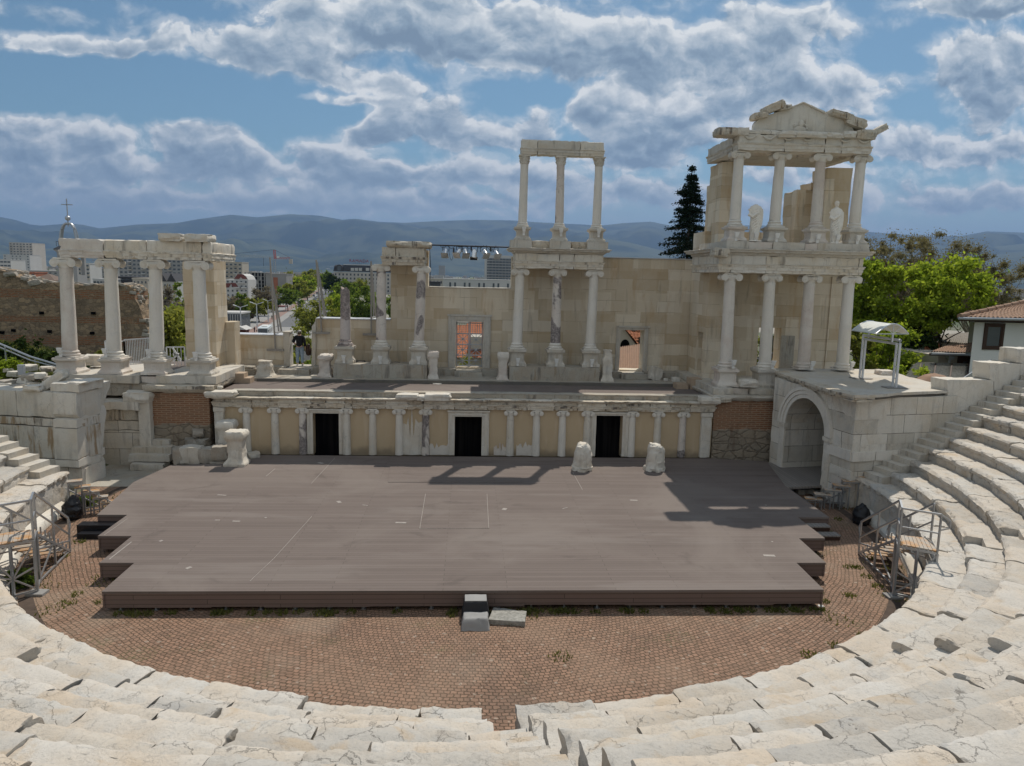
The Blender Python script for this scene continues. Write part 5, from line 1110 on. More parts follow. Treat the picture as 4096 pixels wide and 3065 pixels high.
# ================================================================== stones on the stage and in front of the proscenium
def stub(px, yb, yt, wpx, label, sd):
    p = oz(px, yb, .5); h = oy(px, yt, p.y).z-.5; w = (oy(px+wpx/2, yb, p.y).x-oy(px-wpx/2, yb, p.y).x); mb = MB(); N = 10
    prof = [(.52, 0), (.5, .06), (.49, .12), (.455, .16), (.44, .4), (.42, .7), (.36, .88), (.20, 1.0)]
    mb.lathe((p.x, p.y, .5), [(w*r*1.1, h*z) for r, z in prof], 14); o = mb.build('column_stump', M['marble_white'], rough=(.08, .075, 3.4, .06), smooth=30, seed=sd); return tag(o, label, 'column stump', 'broken column stumps on the stage')
stub(2328, 1879, 1772, 72, 'broken white column stump on the stage left of the right black doorway', 1)
stub(2618, 1880, 1775, 72, 'broken white column stump on the stage right of the right black doorway', 2)
def altar(px, yb, yt, wpx, Yp, label, mt='marble_pink', z0=None, sd=0, capk=1.0, group='small stone altars and pedestals'):
    """little pedestal: moulded foot, die, moulded cap"""
    p = oy(px, yb, Yp); h = oy(px, yt, Yp).z-p.z; w = (oy(px+wpx/2, yb, Yp).x-oy(px-wpx/2, yb, Yp).x)/2; x, y, z = p
    mb = MB(); mb.mould(x-w*.72, x+w*.72, y-w*.72, y+w*.72, [(w*.28, z), (w*.28, z+h*.10), (w*.12, z+h*.17), (0, z+h*.24), (-w*.03, z+h*.5), (0, z+h*.72), (w*.14*capk, z+h*.79), (w*.22*capk, z+h*.83), (w*.22*capk, z+h*.93), (w*.1*capk, z+h)])
    return tag(mb.build('stone_altar', M[mt], rough=(.08, .03 if sd not in (7, 9) else .06, 3, .06), smooth=40, seed=sd), label, 'altar', group)
altar(950, 1862, 1722, 84, 3.55, 'tall stone altar at the left rear corner of the stage, the nearer of two', 'marble_white', sd=1)
altar(911, 1815, 1682, 80, 4.75, 'tall stone altar behind its nearer twin at the left end of the proscenium', 'marble_white', sd=2)
for k, (px, yb, yt, w, lab) in enumerate(((762, 1855, 1790, 80, 'large squarish grey block in the low stone row left of the altars'), (826, 1852, 1796, 62, 'brown squarish block in the low stone row left of the altars'), (880, 1842, 1787, 72, 'rounded pale boulder in the low stone row beside the altars'), (708, 1858, 1795, 42, 'stack of small brown stones at the left of the low stone row'), (1008, 1842, 1815, 46, 'smooth grey boulder between the altar and the first ochre panel'), (878, 1862, 1845, 90, 'flat stones under the rounded boulder by the altars'))):
    p = oy(px, yb, 3.75 if k != 4 else 4.6); q = oy(px, yt, p.y); ww = oy(px+w/2, yb, p.y).x-oy(px-w/2, yb, p.y).x
    tag(rock((p.x, p.y+.2, (p.z+q.z)/2), ww, .6, q.z-p.z, 200+k, .1*k, amp=.07 if k < 2 else .12).build('stone_block', M['marble_grey' if k in (0, 4) else 'field_stone'], smooth=40), lab, 'stone')
# ================================================================== stones along the upper terrace
TY = 9.3
altar(1733, 1522, 1405, 46, TY, 'pinkish stone pedestal right of the long plinth, left of the lattice gate', 'marble_pink', sd=5)
altar(2010, 1526, 1409, 48, TY, 'pinkish stone pedestal right of the lattice gate', 'marble_pink', sd=6)
altar(1062, 1512, 1443, 78, 9.4, 'squat grey pedestal with sheared top by the left low wall', 'marble_grey', sd=7, capk=-.6)
altar(2425, 1532, 1400, 54, TY, 'tall rounded white stone right of the three central columns', 'marble_white', sd=8, capk=-1.0)
altar(1303, 1512, 1418, 58, 9.35, 'rough broken reddish pedestal right of the visitor', 'marble_pink', sd=9, capk=.9)
for k, (px, yb, yt, w, Yp, lab, mt) in enumerate(((1428, 1478, 1445, 60, 9.9, 'dark carved chest-like block between the first two plinth columns', 'dark_stone'), (1576, 1479, 1452, 42, 9.9, 'dark flat slab between the second and third plinth columns', 'dark_stone'), (2622, 1520, 1472, 46, 9.75, 'pointed grey fragment right of the right doorway', 'marble_grey'), (2665, 1525, 1516, 14, 9.3, 'tiny white pebble by the pointed fragment', 'marble_white'), (2706, 1527, 1512, 30, 9.3, 'small white stone near the wooden step box', 'marble_white'), (1268, 1514, 1503, 46, 9.2, 'small flat slab at the foot of the reddish pedestal', 'marble_grey'), (1748, 1541, 1535, 34, 8.3, 'thin pale stone lying on the boarded walkway', 'marble_white'), (3120, 1470, 1455, 10, 9, 'small stone by the tower doorway', 'field_stone'),
        (2994, 1548, 1520, 66, 5.35, 'broken pale lump between the tower pedestals', 'marble_white'), (369, 1462, 1422, 78, 7.4, 'large broken white block between the first two left columns', 'marble_white'), (876, 1557, 1547, 20, 5.4, 'small pale stone at the left end of the proscenium cornice', 'marble_white'), (3545, 1506, 1483, 54, 5.0, 'rounded pink boulder at the back edge of the arch roof', 'marble_pink'))):
    p = oy(px, yb, Yp); q = oy(px, yt, Yp); ww = oy(px+w/2, yb, Yp).x-oy(px-w/2, yb, Yp).x
    if k == 7: continue
    tag(rock((p.x, Yp+.15, (p.z+q.z)/2), ww, min(ww, .6), q.z-p.z, 220+k, 0, .25 if k == 2 else 0, amp=.05 if k in (0,) else .12, sub=2 if ww < .4 else 3).build('stone_block', M[mt], smooth=40), lab, 'stone')
pl = thing('slate_pile', 'heap of thin grey slabs stacked by the left low wall', 'stones', (-9.6, 9.8, 3.1))
for k in range(9):
    px = 985 if k < 5 else 1022; p = oy(px+RS.uniform(-8, 8), 1505-(k % 5)*9, 9.7); rock((p.x, 9.75, p.z), .62, .5, .10, 240+k, RS.uniform(-.3, .3), amp=.06, sub=2).build('slab', M['kerb_stone'], pl, smooth=40)
# wooden step boxes at both ends of the boarded walkway
for nm, pts in (('left', ((918, 979, 1498, 1535), (955, 1004, 1521, 1537))), ('right', ((2754, 2790, 1490, 1507), (2709, 2752, 1508, 1533)))):
    t = thing('step_box', f'light wooden step box at the {nm} end of the boarded walkway', 'steps', (oy(pts[0][0], pts[0][3], 8.2).x, 8.2, 2.97))
    for k, (a, b, y0, y1) in enumerate(pts):
        if nm == 'right' and k == 0:
            mb = MB(); p, q = oy(2752, 1500, 8.25), oy(2792, 1558, 8.25); mb.box(p.x, q.x, 7.75, 8.43, 2.973, 3.46)
        else:
            p, q = oy(a, y0, 7.9 if k == 0 else 7.8), oy(b, y1, 7.9); mb = MB(); mb.box(p.x, q.x-(.0 if nm == 'left' else .01), 7.8-.02*k, 8.4, 2.973, 3.4 if k == 0 else 3.2)
        mb.build('step', M['wood_step'], t, smooth=0)
# ================================================================== steps beside the stage
t = thing('black_steps', 'two black steps in the second notch on the left of the stage', 'steps', (-10.6, -2.0, 0))
for (a, b, py, z) in ((362, 502, 2066, .30), (345, 445, 2112, .15)):
    p, q = oz(a, py, z), oz(b, py, z); mb = MB(); mb.box(p.x, q.x+.45, p.y-.02-.35*(z < .2), -2.34-.38*(z < .2)+.0, 0.0, z) if False else mb.box(p.x, q.x+.3, -3.05 if z < .2 else -2.72, -2.73 if z < .2 else -2.36, .0, z); mb.build('step', M['black_plastic'], t, rough=(.4, .004, 1), smooth=0)
t = thing('wooden_steps', 'two dark wooden steps in the notch on the right of the stage', 'steps', (11, -2.7, 0))
for (x0, x1, y0, y1, z) in ((10.46, 11.35, -2.78, -2.44, .32), (10.5, 11.5, -3.15, -2.79, .16)):
    mb = MB(); mb.box(x0, x1, y0, y1, z-.04, z); mb.build('tread', M['grey_planks'], t, smooth=0); mb = MB(); mb.box(x0+.02, x1-.02, y0+.02, y1, 0, z-.045); mb.build('riser', M['dark_wood'], t, smooth=0)
# cloth-covered steps in front of the stage
a, b = oz(1860, 2380, .48), oz(1950, 2380, .48)
t = thing('draped_steps', 'pair of steps draped in grey and black cloth before the stage front', 'steps', (.1, -8.1, 0))
X0, X1 = oy(1858, 2375, -7.95).x, oy(1948, 2375, -7.95).x
mb = MB(); mb.rings([(X0-.06, X1+.06, -8.28, -7.78, 0), (X0, X1, -8.18, -7.80, .40), (X0+.01, X1-.01, -8.16, -7.80, .43)]); mb.build('upper_step', M['black_cloth'], t, rough=(.07, .022, 5), smooth=60)
mb = MB(); mb.box(X0+.012, X1-.012, -8.15, -7.81, .434, .447); mb.build('tread_cloth', M['grey_cloth'], t, rough=(.08, .006, 4), smooth=60)
mb = MB(); mb.rings([(X0-.07, X1+.05, -8.72, -8.29, 0), (X0-.02, X1+.01, -8.60, -8.26, .21), (X0, X1, -8.58, -8.26, .235)]); mb.build('lower_step', M['grey_cloth'], t, rough=(.07, .022, 5), smooth=60)
pts = [oz(x, y, .12) for x, y in ((1975, 2428), (2106, 2446), (2100, 2487), (1953, 2478))]
mb = MB(); mb.prism([(p.x, p.y) for p in pts], 0, .12, 'z'); tag(mb.build('stone_slab', M['lichen'], rough=(.1, .012, 2, .03)), 'flat grey stone slab lying right of the draped steps', 'slab')

# ================================================================== steel landing stairs at both sides
def landing_stair(S, label):
    """S maps (px,py,z) photo landmarks to the site; built from measured corner points"""
    t = thing('metal_stair', label, 'stairs', tuple(S['foot']), 'galvanised landing stairs')
    A, B, C, D = S['A'], S['B'], S['C'], S['D']           # platform corners: A front-stair side, B front-podium side, C back-podium side, D back-stair side
    up = Vector((0, 0, 1)); w = .05
    n = 9
    for i in range(n):                                       # planks run across
        p, q = A.lerp(B, (i+.04)/n), A.lerp(B, (i+.94)/n); p2, q2 = D.lerp(C, (i+.04)/n), D.lerp(C, (i+.94)/n)
        mb = MB(); vs = [p, q, q2, p2]; mb.add([tuple(v) for v in vs]+[tuple(v+up*.03) for v in vs], [(3, 2, 1, 0), (4, 5, 6, 7), (0, 1, 5, 4), (1, 2, 6, 5), (2, 3, 7, 6), (3, 0, 4, 7)]); mb.build('plank', M['wood_orange'], t, smooth=0)
    mb = MB()
    for p, q in ((A, B), (B, C), (C, D), (D, A)): mb.bar(p-up*.035, q-up*.035, w, .06)
    mb.build('platform_frame', M['galvanised'], t, smooth=0)
    gz = lambda p, z=0.0: Vector((p.x, p.y, z))
    for p in (A, B, C, D, A.lerp(B, .5)):
        mb = MB(); mb.bar(gz(p), p-up*.04, .055); mb.build('leg', M['galvanised'], t, smooth=0)
    mb = MB(); m = (gz(A)+gz(B))/2+up*.5
    for q in (gz(A)+up*.12, gz(B)+up*.12, A-up*.08, B-up*.08, (gz(A)+A)/2, (gz(B)+B)/2): mb.bar(m, q, .035)
    mb.bar(gz(A)+up*.1, gz(B)+up*.1, .04); mb.bar(gz(D)+up*.1, gz(C)+up*.1, .04); mb.bar(gz(A)+up*.1, gz(D)+up*.1, .04)
    mb.build('brace', M['galvanised'], t, smooth=0)
    # flight of treads from the back edge D-C down to the foot
    f0, f1 = S['f0'], S['f1']; k = 7
    dirn = (f0-D); dirn.z = 0; dirn.normalize()
    for i in range(k):
        f = (i+1)/(k+1); a, d = D.lerp(f0, f), C.lerp(f1, f); z = D.z*(1-f)
        mb = MB()
        for o in (-.10, .0, .10): mb.bar(gz(a, z)+dirn*o, gz(d, z)+dirn*o, .085, .025)
        mb.build('tread', M['wood_orange'], t, smooth=0)
    for (s, e) in ((D, f0), (C, f1)):
        mb = MB(); mb.bar(s-up*.12, e+up*.0, .04, .06)
        for i in range(k+1):
            f = (i+1)/(k+1); p = s.lerp(e, min(1, f)); q = s.lerp(e, f-.9/(k+1)); mb.bar(gz(p, s.z*(1-f)-.02), gz(p, s.z*(1-f)+s.z/(k+1)*.9), .03); mb.bar(gz(p, s.z*(1-f)-.02), gz(q, s.z*(1-f)-.02), .03)
        mb.build('stringer', M['galvanised'], t, smooth=0)
    mb = MB(); mb.bar(D-up*.5, f0+up*.3, .035); mb.bar(gz(D.lerp(f0, .5)), D.lerp(f0, .5), .045); mb.bar(gz(D)+up*.06, gz(f0)+up*.06, .04); mb.bar(gz(D)+up*.1, D.lerp(f0, .5), .035); mb.bar(C-up*.5, f1+up*.3, .035); mb.build('brace', M['galvanised'], t, smooth=0)
    H = .95
    for (s, e) in ((D, f0), (C, f1)):
        mb = MB(); s2, e2_ = s+up*H, e+up*H
        mb.bar(s2, e2_, .045); mb.bar(s+up*H*.5, e+up*H*.5, .035)
        for f in (0, .5, 1.0): p = s.lerp(e, f); mb.bar(p, p+up*H, .04)
        mb.bar(e2_, e2_+dirn*.12-up*.2, .035); mb.bar(e2_+dirn*.12-up*.2, e+up*H*.5, .035)
        mb.build('handrail', M['galvanised'], t, smooth=0)
    mb = MB()
    for p, q in ((A, B), (A, D)): mb.bar(p+up*H, q+up*H, .045); mb.bar(p+up*H*.5, q+up*H*.5, .035)
    for p in (A, B): mb.bar(p, p+up*H, .04)
    ext = (B-A).normalized(); mb.bar(B+up*H, B+ext*.2+up*(H-.12), .035); mb.bar(B+ext*.2+up*(H-.12), B+ext*.2+up*(H-.3), .035); mb.bar(B+ext*.2+up*(H-.3), B+up*(H-.4), .035)
    mb.build('guard_rail', M['galvanised'], t, smooth=0)
    for p in (A, A.lerp(B, .7)):
        mb = MB(); q = gz(p); mb.box(q.x-.2, q.x+.2, q.y-.16, q.y+.16, .004, .06); mb.build('foot_slab', M['concrete'], t, rough=(.15, .01, 2, .02))
PZ = 1.38
A, B = oz(3594, 2180, PZ), oz(3749, 2209, PZ); D = oz(3586, 2143, PZ); C = oz(3722, 2158, PZ)
f0 = oz(3434, 2212, .03); f1 = f0+(C-D)*.95; f1.z = .03
landing_stair(dict(foot=(A.x, A.y, 0), A=A, B=B, C=C, D=D, f0=f0, f1=f1), 'galvanised landing stair with orange planks at the right edge of the orchestra')
A, B = oz(134, 2156, PZ), oz(-60, 2195, PZ); D = oz(144, 2120, PZ); C = oz(-50, 2145, PZ)
f0 = oz(281, 2205, .03); f1 = f0+(C-D)*.8; f1.z = .03
landing_stair(dict(foot=(A.x, A.y, 0), A=A, B=B, C=C, D=D, f0=f0, f1=f1), 'galvanised landing stair with orange planks at the left edge of the orchestra')
# open bench-like wooden stairs near the corners of the podium
def bench_stair(pts, label, lean):
    """pts: photo points of successive tread centres with their heights and pixel widths"""
    t = thing('bench_stair', label, 'stairs', tuple(oz(pts[-1][0], pts[-1][1], 0)), 'open steel stairs with plank treads')
    cs = []
    for i, (px, py, z, w) in enumerate(pts):
        c = oz(px, py, z); p, q = oz(px-w/2, py, z), oz(px+w/2, py, z); hw = (q-p).length/2; cs.append((c, hw)); M4 = Matrix.Rotation(lean, 4, 'Z'); M4.translation = c
        tr = None
        for o in (-.10, 0, .10):
            mb = MB(); Mo = M4 @ Matrix.Translation((0, o, -.012)); mb.xbox(Mo, hw*2, .085, .024)
            tr = mb.build('plank', M['wood_orange'], t, smooth=0)
        mb = MB()
        for sx_ in (-1, 1):
            for sy in (-1, 1):
                b = M4 @ Vector((sx_*(hw-.03), sy*.13, -.026)); mb.bar((b.x, b.y, 0.0 if i % 2 == 0 or sy < 0 else max(0, b.z-.3)), b, .035)
        mb.bar(M4 @ Vector((-hw+.03, -.13, -.05)), M4 @ Vector((hw-.03, -.13, -.05)), .03); mb.build('tread_frame', M['galvanised'], t, smooth=0)
    mb = MB()
    for s in (-1, 1):
        a, b = cs[0][0]+Vector((s*.3, 0, -.25)), cs[-1][0]+Vector((s*.3, 0, -.15)); b.z = max(b.z, .05); mb.bar(a, b, .035); mb.bar((a.x, a.y, .1), (b.x, b.y, b.z), .035)
    mb.build('brace', M['galvanised'], t, smooth=0)
bench_stair([(298, 1922, 1.12, 56), (330, 1944, .93, 58), (365, 1963, .74, 60), (401, 1985, .55, 58), (435, 2006, .36, 56)], 'open plank-tread stair at the left podium corner beside the broken wall', R(25))
bench_stair([(3474, 1888, 1.27, 52), (3428, 1903, 1.14, 52), (3402, 1922, 1.0, 60), (3366, 1939, .85, 60), (3330, 1957, .68, 62), (3290, 1975, .52, 60), (3253, 1992, .36, 64)], 'open plank-tread stair below the arched wall on the right', R(-15))
# bin bags
for px, py, w, h, lab, sd in ((287, 2075, 78, 95, 'black rubbish bag tied in a point by the left podium', 1), (3442, 2095, 66, 84, 'squat black rubbish bag against the right podium wall', 2)):
    p = oz(px, py, 0); hw = (oz(px+w/2, py, 0)-oz(px-w/2, py, 0)).length/2; hh = oy(px, py-h, p.y).z; mb = MB()
    mb.lathe((p.x, p.y, 0), [(hw*.75, 0), (hw*1.0, hh*.16), (hw*1.0, hh*.42), (hw*.78, hh*.68), (hw*.42, hh*.86), (hw*.10, hh*1.0)], 18)
    mb.v = [(x+(.32*hw*((z/hh)**2) if sd == 1 else 0), y, z) for x, y, z in mb.v]
    tag(mb.build('rubbish_bag', M['black_plastic'], rough=(.05, .05, 6), smooth=50, seed=sd), lab, 'rubbish bag')

# ================================================================== spotlights on the bar
by = 9.9; bz = oy(1900, 984, by).z; bx0_, bx1_ = oy(1716, 980, by).x, oy(2050, 990, by).x
t = thing('lighting_bar', 'thin black pipe with cables stretched between the two entablatures', 'light bar', (bx0_, by, bz))
mb = MB(); z0, z1 = oy(1716, 980, by).z, oy(2050, 990, by).z; mb.tube([(bx0_-.1, by, z0), (bx1_+.1, by, z1)], .032, 8); mb.build('pipe', M['dark_metal'], t)
mb = MB()
for a, b, s in ((1760, 1785, 10), (1790, 1822, 12), (1830, 1850, 9), (1862, 1890, 12), (1903, 1935, 11), (1945, 1985, 20)):
    P = [oy(a+(b-a)*i/8, 982+s*math.sin(math.pi*i/8), by) for i in range(9)]; mb.tube(P, .011, 5)
P = [oy(1795+(1816-1795)*i/8, 1002+40*math.sin(math.pi*i/8), by) for i in range(9)]; mb.tube(P, .009, 5)
mb.tube([oy(1718, 985, by), oy(1722, 1060, by+.6), oy(1719, 1140, by+1.0)], .016, 5)
for px, py in ((1815, 1002), (1885, 993), (1962, 998)): p = oy(px, py, by); mb.xbox(Matrix.Translation(p), .07, .07, .2)
mb.build('cable', M['dark_metal'], t, smooth=0)
heads = [(1784, 1002, 1779, 1026, 0), (1838, 1004, 1825, 1025, 0), (1859, 1004, 1864, 1026, 0), (1898, 1005, 1895, 1030, 1), (1934, 1006, 1946, 1027, 0), (1980, 1008, 1990, 1029, 0)]
sl_ = ['leftmost silver spotlight on the bar, aimed left', 'second silver spotlight from the left, tilted left', 'third silver spotlight from the left, crinkled casing', 'fourth silver spotlight, seen side-on with its barn door down', 'fifth silver spotlight, tilted towards the right', 'rightmost silver spotlight on the bar, tilted right']
for (bx, byy, fx, fy, side), lab in zip(heads, sl_):
    b = oy(bx, byy-4, by); f = oy(fx, fy, by); f = f+Vector((0, -.30 if not side else -.10, 0)); d = (f-b).normalized()
    t = thing('spotlight', lab, 'spotlight', tuple(b), 'silver stage spotlights on the bar')
    mb = MB(); mb.tube([b-d*.05, b, b+d*.08, b+d*.14, b+d*.40], [.06, .11, .12, .115, .125], 14); mb.build('can', M['chrome'], t, rough=(.08, .006, 8), smooth=40)
    mb = MB(); e = b+d*.405; rot = d.to_track_quat('Z', 'Y').to_matrix().to_4x4(); rot.translation = e
    ring = [Vector((math.cos(2*math.pi*i/16), math.sin(2*math.pi*i/16), 0)) for i in range(16)]
    vs = [rot @ (v*.125) for v in ring]+[rot @ (Vector((v.x/max(abs(v.x), abs(v.y)), v.y/max(abs(v.x), abs(v.y)), 0))*.165) for v in ring]
    vs += [v-d*.012 for v in vs]
    fs = [(i, (i+1) % 16, 16+(i+1) % 16, 16+i) for i in range(16)]+[(32+i, 48+i, 48+(i+1) % 16, 32+(i+1) % 16) for i in range(16)]
    mb.add(vs, fs); mb.build('colour_frame', M['chrome'], t, smooth=0)
    mb = MB(); rot2 = rot.copy(); rot2.translation = e-d*.03; mb.add([rot2 @ (v*.122) for v in ring], [tuple(range(16))]); mb.build('lens', M['black_plastic'], t, smooth=0)
    mb = MB(); zb = z0+(z1-z0)*(b.x-bx0_)/(bx1_-bx0_)
    mb.bar((b.x, by, zb), (b.x, by, b.z+.16), .03); mb.bar((b.x-.14, by, b.z+.15), (b.x+.14, by, b.z+.15), .025)
    for s in (-1, 1): mb.bar((b.x+s*.14, by, b.z+.15), (b.x+s*.14, by-.02, b.z-.08), .025)
    mb.build('yoke', M['dark_metal'], t, smooth=0)
    if side:
        mb = MB(); mb.xbox(Matrix.Translation(f+Vector((0, -.05, -.05))) @ Matrix.Rotation(.5, 4, 'X'), .34, .02, .16); mb.build('barn_door', M['black_plastic'], t, smooth=0)

# ================================================================== leaning steel masts behind the low walls
def mast(top, foot, side, label, wpx=4):
    yb = WY-.12
    t = thing('steel_mast', label, 'mast', tuple(oy(*foot, yb)), 'leaning steel masts on the low wall'); mb = MB()
    p, q = oy(*foot, yb), oy(*top, yb); mb.bar(p, q, .065); mb.build('pole', M['rust_metal'], t, smooth=0)
    mb = MB(); s0, s1 = oy(side[0], side[1], WY+1.4), oy(side[2], side[3], WY+.6); mb.bar(s0, s1, .06); s2 = oy(side[0]-(side[0]-foot[0])*.45, side[1], WY+.4); mb.bar(s2, s1, .05); b = oy(foot[0], side[1]+6, yb); mb.bar(b, s0, .05); mb.build('brace', M['rust_metal'], t, smooth=0)
    mb = MB(); c = p+Vector((0, -.04, 0)); mb.xbox(Matrix.Translation(c), .78, .10, .10); mb.build('foot_bar', M['rust_metal'], t, smooth=0)
mast((1080, 1030), (1102, 1400), (1126, 1326, 1086, 1110), 'tall leaning steel mast with braces left of the visitor')
mast((1265, 1040), (1287, 1332), (1304, 1266, 1268, 1050), 'tall leaning steel mast with braces right of the visitor')
mast((1484, 1045), (1485, 1338), (1502, 1266, 1486, 1055), 'upright steel mast beside the blotchy column')

# ================================================================== arched canopy on the vault roof
zr2 = zr_+.003; t = thing('roof_canopy', 'small arched white canopy on a silver pipe frame above the vault', 'canopy', tuple(oz(3500, 1540, zr2)))
a, b = oz(3438, 1512, zr2), oz(3570, 1549, zr2)
hb = oy(3570, 1360, b.y).z; ha = oy(3440, 1341, a.y).z; dirv = (b-a).normalized(); off = Vector((dirv.y, -dirv.x, 0))*.0+dirv*.22
for c, h, s in ((a, ha, 1), (b, hb, -1)):
    mb = MB(); c2 = c-off if s == 1 else c+off*1.0
    for q in (c, c+dirv*.22): mb.tube([q, Vector((q.x, q.y, h-.1))], .045, 8)
    for f in (.2, .45, .7, .92): z = zr2+(h-zr2)*f; mb.bar((c.x, c.y, z), (c.x+dirv.x*.22, c.y+dirv.y*.22, z), .035)
    mb.build('post', M['pale_metal'], t, smooth=50)
    mb = MB(); mb.xbox(Matrix.Translation(c+dirv*.11+Vector((0, 0, .012))), .75, .45, .02); mb.build('base_plate', M['rust_metal'], t, smooth=0)
mb = MB()
A1, B1 = Vector((a.x, a.y, ha)), Vector((b.x, b.y, hb))+dirv*.22; mb.tube([A1-Vector((0, 0, .12)), A1, B1, B1-Vector((0, 0, .12))], .05, 8); A2, B2 = A1+dirv*.22, B1-dirv*.22; mb.tube([A2-Vector((0, 0, .35)), A2-Vector((0, 0, .14)), B2-Vector((0, 0, .14)), B2-Vector((0, 0, .35))], .045, 8)
mb.build('top_rail', M['pale_metal'], t, smooth=50)
# curved sheet: cross-section arc swept along the frame direction
ct = (A1+B1)/2+Vector((0, 0, .32)); ax = dirv; perp = Vector((-ax.y, ax.x, 0)); sw = Vector((1, 0, 0))
L0, R0, R1_, L1 = oy(3408, 1322, a.y-1.2), oy(3504, 1336, b.y-1.0), oy(3634, 1336, b.y+.9), oy(3540, 1320, a.y+1.0)
N = 12; vs = []; fs = []
for k, (p, q) in enumerate(((L0, L1), (R0, R1_))):
    for lay in (0, .02):
        for i in range(N+1):
            f = i/N; c = p.lerp(q, f); c = c+Vector((0, 0, 1))*(0.36*math.sin(math.pi*f)-lay); vs.append(c)
n_ = N+1
for i in range(N):
    fs += [(i, i+1, 2*n_+i+1, 2*n_+i), (n_+i, 3*n_+i, 3*n_+i+1, n_+i+1)]
mb = MB(); mb.add(vs, fs); mb.build('canopy_sheet', M['canopy_white'], t, smooth=60)
mb = MB()
for p, q in ((L0, L1), (R0, R1_)):
    P = [p.lerp(q, i/N)+Vector((0, 0, 0.36*math.sin(math.pi*i/N))) for i in range(N+1)]; mb.tube(P, .025, 6); mb.bar(p, q, .03)
    m = p.lerp(q, .5); mb.bar(m, m+Vector((0, 0, .34)), .025); mb.bar(m, P[3], .02); mb.bar(m, P[9], .02); mb.bar(m-Vector((0, 0, .3)), m, .05)
mb.build('canopy_frame', M['pale_metal'], t, smooth=50)
# ================================================================== ground
CITY_Z = -9.4
def ss(a, b, x): t = min(1, max(0, (x-a)/(b-a))); return t*t*(3-2*t)
def gh(x, y):
    """height of the open ground: theatre terrace, slopes of the hill, city plain"""
    z = -.06
    left = (ss(-14.4, -17.5, x) if y < 9 else ss(-16.5, -24, x))*ss(2.2, 4.5, y)*(3.0+1.0*ss(4, 12, y)*ss(-15, -22, x)+.11*nz(Vector((x*.8, y*.8, 0)))); right = ss(17.5, 21, x)*(1.6+.9*ss(30, 0, y))
    z = z+left+right if y < 60 else z
    back = ss(11.6, 13, y)*2.6*ss(9, 16, abs(x)+6)
    if -17 <= x <= 17.5: z += back*(.25 if x < -10.5 else 1)
    drop = ss(16, 75, y+.25*abs(x) if y > 10 else y)
    drop = max(drop, ss(45, 120, abs(x)))
    return z*(1-drop)+CITY_Z*drop
def grid_sheet(xs, ys, fz, name, mt):
    V = [(x, y, fz(x, y)) for y in ys for x in xs]; n = len(xs)
    F = [(j*n+i, j*n+i+1, (j+1)*n+i+1, (j+1)*n+i) for j in range(len(ys)-1) for i in range(n-1)]
    o = pointmesh(name, mt, V, F); o.data.polygons.foreach_set('use_smooth', [True]*len(F)); return o
def spaced(a): return sorted(set([-v for v in a]+list(a)))
xs = spaced([0]+[i*1.0 for i in range(1, 36)]+[40, 46, 54, 64, 80, 100, 140, 200, 300, 500, 900, 1600, 3000, 6000, 12000, 25000, 40000])
ys = [-40000, -8000, -1500, -300, -90, -60, -45, -30, -20, -14]+[i*1.0 for i in range(-10, 40)]+[43, 47, 52, 58, 66, 76, 90, 120, 180, 300, 500, 900, 1600, 3000, 6000, 12000, 25000, 40000]
st(grid_sheet(xs, ys, gh, 'ground', M['city_ground']))
gx = [-34+i*.5 for i in range(0, 41)]; gy = [-1+i*.5 for i in range(0, 42)]
st(grid_sheet(gx, gy, lambda x, y: gh(x, y)+.05-(.6 if x > -15.6 or y < 2.8 else 0), 'grassy_bank', M['grass_ground']))

# ================================================================== mountains
ridge = [(-900, 900), (-300, 850), (0, 868), (60, 880), (120, 898), (167, 903), (278, 894), (333, 900), (398, 914), (556, 898), (704, 893), (787, 878), (926, 859), (1028, 870), (1157, 857), (1278, 863), (1370, 880), (1417, 875), (1519, 888), (1620, 892), (1760, 884), (1900, 880), (2048, 882), (2140, 889), (2300, 897), (2400, 903), (2492, 893), (2604, 887), (2700, 907), (2850, 905), (2962, 901), (3100, 903), (3300, 915), (3500, 930), (3700, 945), (3845, 944), (3946, 926), (4096, 931), (4400, 940), (5000, 905)]
def lerp_tab(tab, x):
    for (a, b), (c, d) in zip(tab, tab[1:]):
        if a <= x <= c: return b+(d-b)*(x-a)/(c-a)
    return tab[0][1] if x < tab[0][0] else tab[-1][1]
def hill_range(tab, D, near, name, seed, wig=1.0):
    V = []; F = []; xs_ = list(range(int(tab[0][0]), int(tab[-1][0])+1, 14)); rows = 26
    for px in xs_:
        py = lerp_tab(tab, px); d = ray(px, py); k = D/d.y; top = CAM+d*k; az = Vector((d.x, d.y, 0)).normalized(); full = Vector((top.x-CAM.x, top.y-CAM.y, 0)).length
        for r in range(rows):
            if r < rows-6:
                f = r/(rows-7); dist = near+(full-near)*f; q = CAM+az*dist; h = (top.z-CITY_Z)
                prof = f**1.35; n = mnoise.fractal(Vector((q.x*.00035+seed, q.y*.00035, 0)), 1.0, 2.1, 5)
                z = CITY_Z+h*prof+h*.55*wig*n*math.sin(math.pi*f)**.8*(1-f*.35)
                lim = (q-CAM).length/full*(top.z-CAM.z)+CAM.z-h*.05*(1-f); z = min(z, lim) if f < 1 else top.z
                if f == 0: z = CITY_Z-20
            else:
                f = (r-(rows-7))/6; dist = full*(1+.30*f); q = CAM+az*dist; z = CITY_Z-20+(top.z-CITY_Z)*(1-f*f)
            V.append((q.x, q.y, z))
    n = len(xs_)
    for i in range(n-1):
        for r in range(rows-1): F.append((i*rows+r, (i+1)*rows+r, (i+1)*rows+r+1, i*rows+r+1))
    o = pointmesh(name, M['mountain_forest'], V, F); o.data.polygons.foreach_set('use_smooth', [True]*len(F)); return st(o)
hill_range(ridge, 19000, 8800, 'mountains', 1.0)
